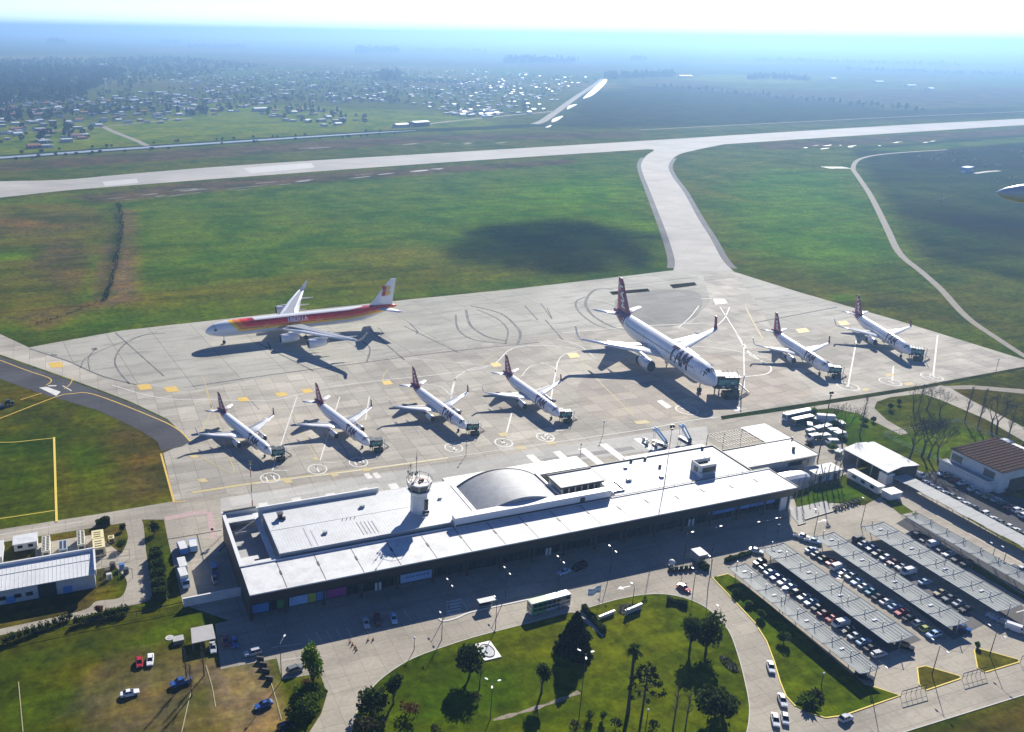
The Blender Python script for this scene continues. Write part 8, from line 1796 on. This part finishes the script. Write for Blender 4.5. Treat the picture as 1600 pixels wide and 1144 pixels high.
for zi, (zn, P, n, tree) in enumerate(ZONES):
    xs = [p[0] for p in P]; ys = [p[1] for p in P]; W0 = [G(*p) for p in P]; c = 0; tries = 0
    while c < n and tries < n*60:
        tries += 1; x, y = tr.uniform(min(xs), max(xs)), tr.uniform(min(ys), max(ys))
        if not inpoly(x, y, P): continue
        q = G(x, y); ca, sa = math.cos(RAD(19)), math.sin(RAD(19)); u, v = q.x*ca+q.y*sa, -q.x*sa+q.y*ca
        v = round(v/46)*46+tr.choice((-11, 11))+tr.uniform(-2, 2); u = round(u/15)*15+tr.uniform(-2, 2); wx, wy = u*ca-v*sa, u*sa+v*ca
        if any(abs(a[0]-wx)+abs(a[1]-wy) < 13 for a in hs[-260:]): continue
        hs.append((wx, wy, zi, RAD(19)+tr.choice((0, 0, math.pi/2, math.pi))+tr.uniform(-.05, .05), tr.randrange(12), tr.uniform(.85, 1.35)*(.72 if zi in (5, 6) else .9))); c += 1
hs.sort(key=lambda a: a[0]**2+a[1]**2)
cam_f = AX_F.xy
def seen(x, y):
    c = Vector((x, y, 2))-Vector((0, 0, CAM_H)); d = c.dot(AX_F); return d > 0 and -20 < F*c.dot(AX_R)/d+CX < 1620
vis = [h for h in hs if seen(h[0], h[1])]
SZ = lambda s: 'small' if s < .88 else ('broad' if s > 1.05 else 'low')
for i, (x, y, zi, rz, v, s) in enumerate(vis[:290]):
    P = PROT[v]; r = empty('house', (x, y, 0), rz, '%s house, %s roof, %s walls, %s' % (SZ(s), P[0], P[1], ZONES[zi][0]), 'house', 'houses '+ZONES[zi][0]); r.scale = (s,)*3
    w_ = link('wall', P[2], r); link('roof', P[3], r)
    if i < 110: link('window', P[4], w_)
def merge(items, name, m, label):
    mb = MB()
    for x, y, rz, s, src in items:
        ca, sa = math.cos(rz)*s, math.sin(rz)*s; n = len(mb.v); mb.v.extend([(x+a*ca-b*sa, y+a*sa+b*ca, c*s) for a, b, c in src.v]); mb.f.extend([tuple(n+k for k in f) for f in src.f]); mb.m.extend(src_m for src_m in (src.mm if hasattr(src, 'mm') else [0]*len(src.f)))
    o = mb.build(name, m); tag(o, label, None, None, 'stuff'); return o
rest = vis[290:]
if rest:
    comb = []
    for P in PROT:
        c = MB(); c.v = P[5].v+P[6].v; n = len(P[5].v); c.f = P[5].f+[tuple(k+n for k in f) for f in P[6].f]; c.mm = [0]*len(P[5].f)+[1 if P[0] in ('white', 'pale grey', 'pale') else 2]*len(P[6].f); comb.append(c)
    merge([(x, y, rz, s, comb[v]) for x, y, zi, rz, v, s in rest], 'distant_houses', [MATS['town_wall_grey'], MATS['town_roof_white_0'], MATS['town_roof_dark_4']], 'mass of small far off town houses fading into the haze')
# two long sheds and the water tower
for p, L, W, h, lb in (((655, 197), 34, 16, 7, 'long dark shed with a bright roof beside the canal'), ((626, 199), 26, 12, 5, 'lower shed left of the long canal shed'), ((406, 174), 30, 14, 6, 'white roofed barn at the edge of the green field'), ((161, 104), 34, 16, 9, 'bright roofed hall standing out of the town trees')):
    q = G(*p); r = empty('shed', (q.x, q.y, 0), RAD(19), lb, 'shed'); mb = MB(); mb.box(-L/2, -W/2, 0, L/2, W/2, h); mb.build('wall', DROOF if 'dark' in lb else MATS['town_wall_grey'], r); mb = MB(); mb.rings([[(x, -W/2-.5, h), (x, 0, h+2), (x, W/2+.5, h), (x, 0, h-.1)] for x in (-L/2-.5, L/2+.5)]); mb.build('roof', MATS['town_roof_white_0'], r)
q = G(165, 140); r = empty('water_tower', (q.x, q.y, 0), 0, 'slim pale water tower among the town trees', 'water tower'); mb = MB(); mb.tube([(0, 0, 0), (0, 0, 22)], [2.2, 1.8], 8); mb.build('shaft', WWALL, r); mb = MB(); mb.tube([(0, 0, 22), (0, 0, 24), (0, 0, 28)], [2.5, 5, 5], 10); mb.build('tank', WWALL, r)
# ------------------------------------------------------------------ trees of the town and the plain
def far_tree(seed, h, rad, n, s):
    q = random.Random(seed); mb = MB(); mb.tube([(0, 0, 0), (0, 0, h*.5)], [.4, .2], 4, mi=1)
    for i in range(n):
        d = Vector((q.gauss(0, 1), q.gauss(0, 1), q.gauss(0, 1))); d.normalize(); k = .55+.45*q.random(); quad(mb, Vector((d.x*rad*k*(1+.3*math.sin(3*d.z+seed)), d.y*rad*k, h*.56+d.z*h*.44*k)), s*q.uniform(.7, 1.3), q)
    return mb
FT = [far_tree(1, 8, 4.2, 90, 1.9), far_tree(2, 11, 4.6, 110, 2.1), far_tree(3, 14, 3.0, 90, 1.9), far_tree(4, 6, 3.8, 70, 1.7)]
FTM = []
for t in FT:
    c = MB(); c.v = t.v; idx = [i for i, m in enumerate(t.m) if m == 0]; tk = [i for i, m in enumerate(t.m) if m == 1]
    a = MB(); b_ = MB()
    for i in idx: a.face([t.v[k] for k in t.f[i]])
    for i in tk: b_.face([t.v[k] for k in t.f[i]])
    FTM.append((a.mesh('crown', L_FAR), b_.mesh('trunk', BARK)))
ts = []
TZ = [('among the houses in the west of town', [(-80, 150), (320, 138), (330, 184), (200, 180), (-80, 196)], 380), ('among houses in mid town', [(300, 124), (640, 116), (640, 164), (440, 160), (345, 176)], 560), ('among houses in the east of town', [(640, 112), (930, 124), (860, 168), (740, 182), (660, 166)], 150), ('beside the front street by the canal lane', [(-60, 198), (150, 195), (150, 215), (-60, 232)], 40), ('around the small cluster of houses on the green field', [(405, 170), (480, 166), (560, 182), (600, 192), (500, 196), (415, 184)], 40), ('along the canal bank', [(0, 249), (320, 227), (640, 208), (640, 210), (320, 230), (0, 253)], 26), ('along the canal bank', [(0, 240), (320, 219), (640, 203), (640, 204), (320, 221), (0, 243)], 20)]
for zn, P, n in TZ:
    xs = [p[0] for p in P]; ys = [p[1] for p in P]; c = 0; t_ = 0
    while c < n and t_ < n*80:
        t_ += 1; x, y = tr.uniform(min(xs), max(xs)), tr.uniform(min(ys), max(ys))
        if inpoly(x, y, P):
            q = G(x, y); bank = 'canal' in zn and 'bank' in zn; ts.append((q.x, q.y, zn, 3 if bank else tr.randrange(4), tr.uniform(.45, .7) if bank else tr.uniform(.6, 1.15))); c += 1
ts = [t for t in ts if seen(t[0], t[1])]; ts.sort(key=lambda a: a[0]**2+a[1]**2)
KD = ['rounded dark tree', 'tall dark tree', 'slender dark tree', 'low spreading tree']
for x, y, zn, k, s in ts[:235]:
    r = empty('town_tree', (x, y, 0), tr.uniform(0, 6), KD[k]+' '+zn, 'tree', 'trees '+zn); r.scale = (s,)*3; link('crown', FTM[k][0], r); link('trunk', FTM[k][1], r)
class _S: pass
def treemass(items, name, label):
    """items: (x, y, scale); one mesh of many loose crowns"""
    q = random.Random(len(items)); V = []; Fc = []
    src = []
    for t in FT:
        idx = [i for i, m in enumerate(t.m) if m == 0]; src.append(np.array([[t.v[k] for k in t.f[i]] for i in idx]))
    allv = []
    for x, y, s in items:
        a = src[q.randrange(4)]; sel = a[np.random.RandomState(q.randrange(9999)).permutation(len(a))[:46]]; rz = q.uniform(0, 6.28); ca, sa = math.cos(rz)*s, math.sin(rz)*s
        allv.append(np.stack([x+sel[..., 0]*ca-sel[..., 1]*sa, y+sel[..., 0]*sa+sel[..., 1]*ca, sel[..., 2]*s], -1))
    A = np.concatenate(allv); nf = len(A); me = bpy.data.meshes.new(name); me.vertices.add(nf*5); me.vertices.foreach_set('co', A.ravel()); me.loops.add(nf*5); me.loops.foreach_set('vertex_index', np.arange(nf*5)); me.polygons.add(nf); me.polygons.foreach_set('loop_start', np.arange(nf)*5); me.polygons.foreach_set('loop_total', np.full(nf, 5)); me.update(calc_edges=True); me.materials.append(L_FAR)
    return tag(link(name, me), label, None, None, 'stuff')
treemass([(x, y, s) for x, y, zn, k, s in ts[235:]], 'distant_trees', 'many small dark trees scattered through the farther half of the town')
def fill(P, n, s0, s1):
    xs = [p[0] for p in P]; ys = [p[1] for p in P]; out = []; W = [G(*p) for p in P]; wx = [w.x for w in W]; wy = [w.y for w in W]; Q = [(w.x, w.y) for w in W]; t_ = 0
    while len(out) < n and t_ < n*40:
        t_ += 1; x, y = tr.uniform(min(wx), max(wx)), tr.uniform(min(wy), max(wy))
        if inpoly(x, y, Q): out.append((x, y, tr.uniform(s0, s1)))
    return out
treemass(fill([(-60, 110), (60, 106), (200, 112), (110, 160), (-60, 166)], 1500, 1.0, 1.9), 'woodland', 'dark wood at the left edge behind the town')
treemass(fill([(-60, 96), (280, 91), (420, 104), (300, 122), (200, 140), (60, 112), (-60, 112)], 1300, .9, 1.7), 'woodland', 'hazy belt of trees along the far side of the town')
treemass(fill([(820, 142), (700, 138), (640, 148), (700, 152)], 40, .8, 1.2)+fill([(590, 116), (625, 112), (628, 126), (595, 128)], 90, 1.2, 1.9), 'grove', 'small dense grove in mid town fields')
treemass(fill([(470, 116), (620, 114), (640, 118), (480, 119)], 160, .6, 1.)+fill([(480, 119), (700, 128), (800, 131), (700, 131)], 200, .6, 1.), 'tree_line', 'long dark hedgerows crossing the town fields')
for P, n, s0, s1, nm, lb in (([(788, 96), (890, 97), (905, 98), (788, 100)], 260, 2.2, 3.4, 'woodland', 'long pale wood on the plain above the drainage ponds'), ([(556, 80), (622, 80), (622, 83), (556, 84)], 200, 2.6, 4.0, 'woodland', 'faint blue wood on the far plain near the middle'), ([(74, 66), (104, 67), (104, 69), (74, 69)], 110, 2.8, 4.2, 'woodland', 'faint blue wood on the far plain at the left'), ([(252, 65), (282, 66), (282, 68), (252, 68)], 70, 2.4, 3.6, 'woodland', 'faint blue wood on the far plain left of centre'), ([(290, 73), (384, 73), (384, 75), (290, 75)], 120, 1.8, 2.6, 'tree_line', 'faint blue line of trees on the far plain'), ([(986, 92), (1008, 92), (1008, 95), (986, 95)], 60, 1.8, 2.6, 'grove', 'faint blue grove right of the drainage ponds'),
                             ([(944, 120), (962, 116), (966, 124), (944, 126)], 70, 1.2, 1.8, 'grove', 'grove at the end of the drainage line'), ([(970, 119), (1050, 116), (1054, 120), (970, 124)], 260, 1.1, 1.9, 'woodland', 'dark wood block right of the drainage ponds'), ([(1166, 121), (1200, 119), (1200, 124), (1168, 125)], 80, 1.1, 1.7, 'woodland', 'wood block at the far right fields, left part'), ([(1204, 119), (1246, 121), (1270, 127), (1206, 125)], 110, 1.0, 1.6, 'woodland', 'wood block at the far right fields, right part'), ([(1180, 94), (1500, 102), (1500, 104), (1180, 96)], 160, 1.4, 2.4, 'tree_line', 'faint tree line over the far right plain'), ([(640, 78), (760, 80), (760, 82), (640, 80)], 90, 1.8, 2.6, 'tree_line', 'faint tree line on the plain above the town'), ([(1320, 108), (1600, 118), (1600, 120), (1320, 110)], 120, 1.0, 1.8, 'tree_line', 'pale tree line near the right edge of the plain')):
    treemass(fill(P, n, s0, s1), nm, lb)
# the row of trees across the dark right hand field
row = [(1024+i*11.2+tr.uniform(-4, 4), 136+i*1.05+tr.uniform(-1.5, 1.5)) for i in range(38)]
for i, (x, y) in enumerate(row):
    q = G(x, y); k = tr.choice((1, 2, 2)); r = empty('field_tree', (q.x, q.y, 0), tr.uniform(0, 6), ('tall dark tree' if k == 1 else 'slender dark tree')+' in the long row across the dark field, '+('near the drainage ponds' if x < 1160 else ('midway along' if x < 1300 else 'towards the runway end')), 'tree', 'long row of trees across the dark field'); s = tr.uniform(.7, 1.3); r.scale = (s,)*3; link('crown', FTM[k][0], r); link('trunk', FTM[k][1], r)
treemass(fill([(1000, 134), (1440, 168), (1440, 171), (1000, 137)], 120, .3, .6), 'scrub', 'low dark scrub under the long row of trees')
# far farm buildings
for p, lb in (((1070, 121), 'white farm sheds in front of the dark wood block'), ((1422, 136), 'pale farm shed alone on the right plain'), ((1452, 141), 'pale farm roof beside the lone shed on the right plain'), ((1372, 130), 'tiny pale farmhouse on the right plain'), ((1300, 125), 'tiny white farmhouse beside the right wood block')):
    q = G(*p); r = empty('farm_shed', (q.x, q.y, 0), tr.uniform(0, .4), lb, 'shed'); L = 60 if '1070' in str(p) else 40; mb = MB(); mb.box(-L/2, -9, 0, L/2, 9, 6); mb.build('wall', WWALL, r); mb = MB(); mb.rings([[(x, -10, 6), (x, 0, 9), (x, 10, 6), (x, 0, 5.9)] for x in (-L/2-1, L/2+1)]); mb.build('roof', WROOF, r)

treemass([(p[0]+tr.uniform(-1.6, 1.6), p[1], tr.uniform(.08, .2)) for p in smooth_line(px([(184, 318), (190, 340), (188, 372), (182, 405), (174, 440), (163, 470)]), 40)], 'ditch_growth', 'dark bushy growth along the old ditch in the left infield')
treemass([(p[0]+tr.uniform(-2, 2), p[1]+tr.uniform(-2, 2), tr.uniform(.04, .09)) for p in smooth_line(px([(165, 468), (130, 482), (90, 496), (60, 506)]), 22)], 'ditch_growth', 'thin line of dry growth running from the ditch towards the apron')
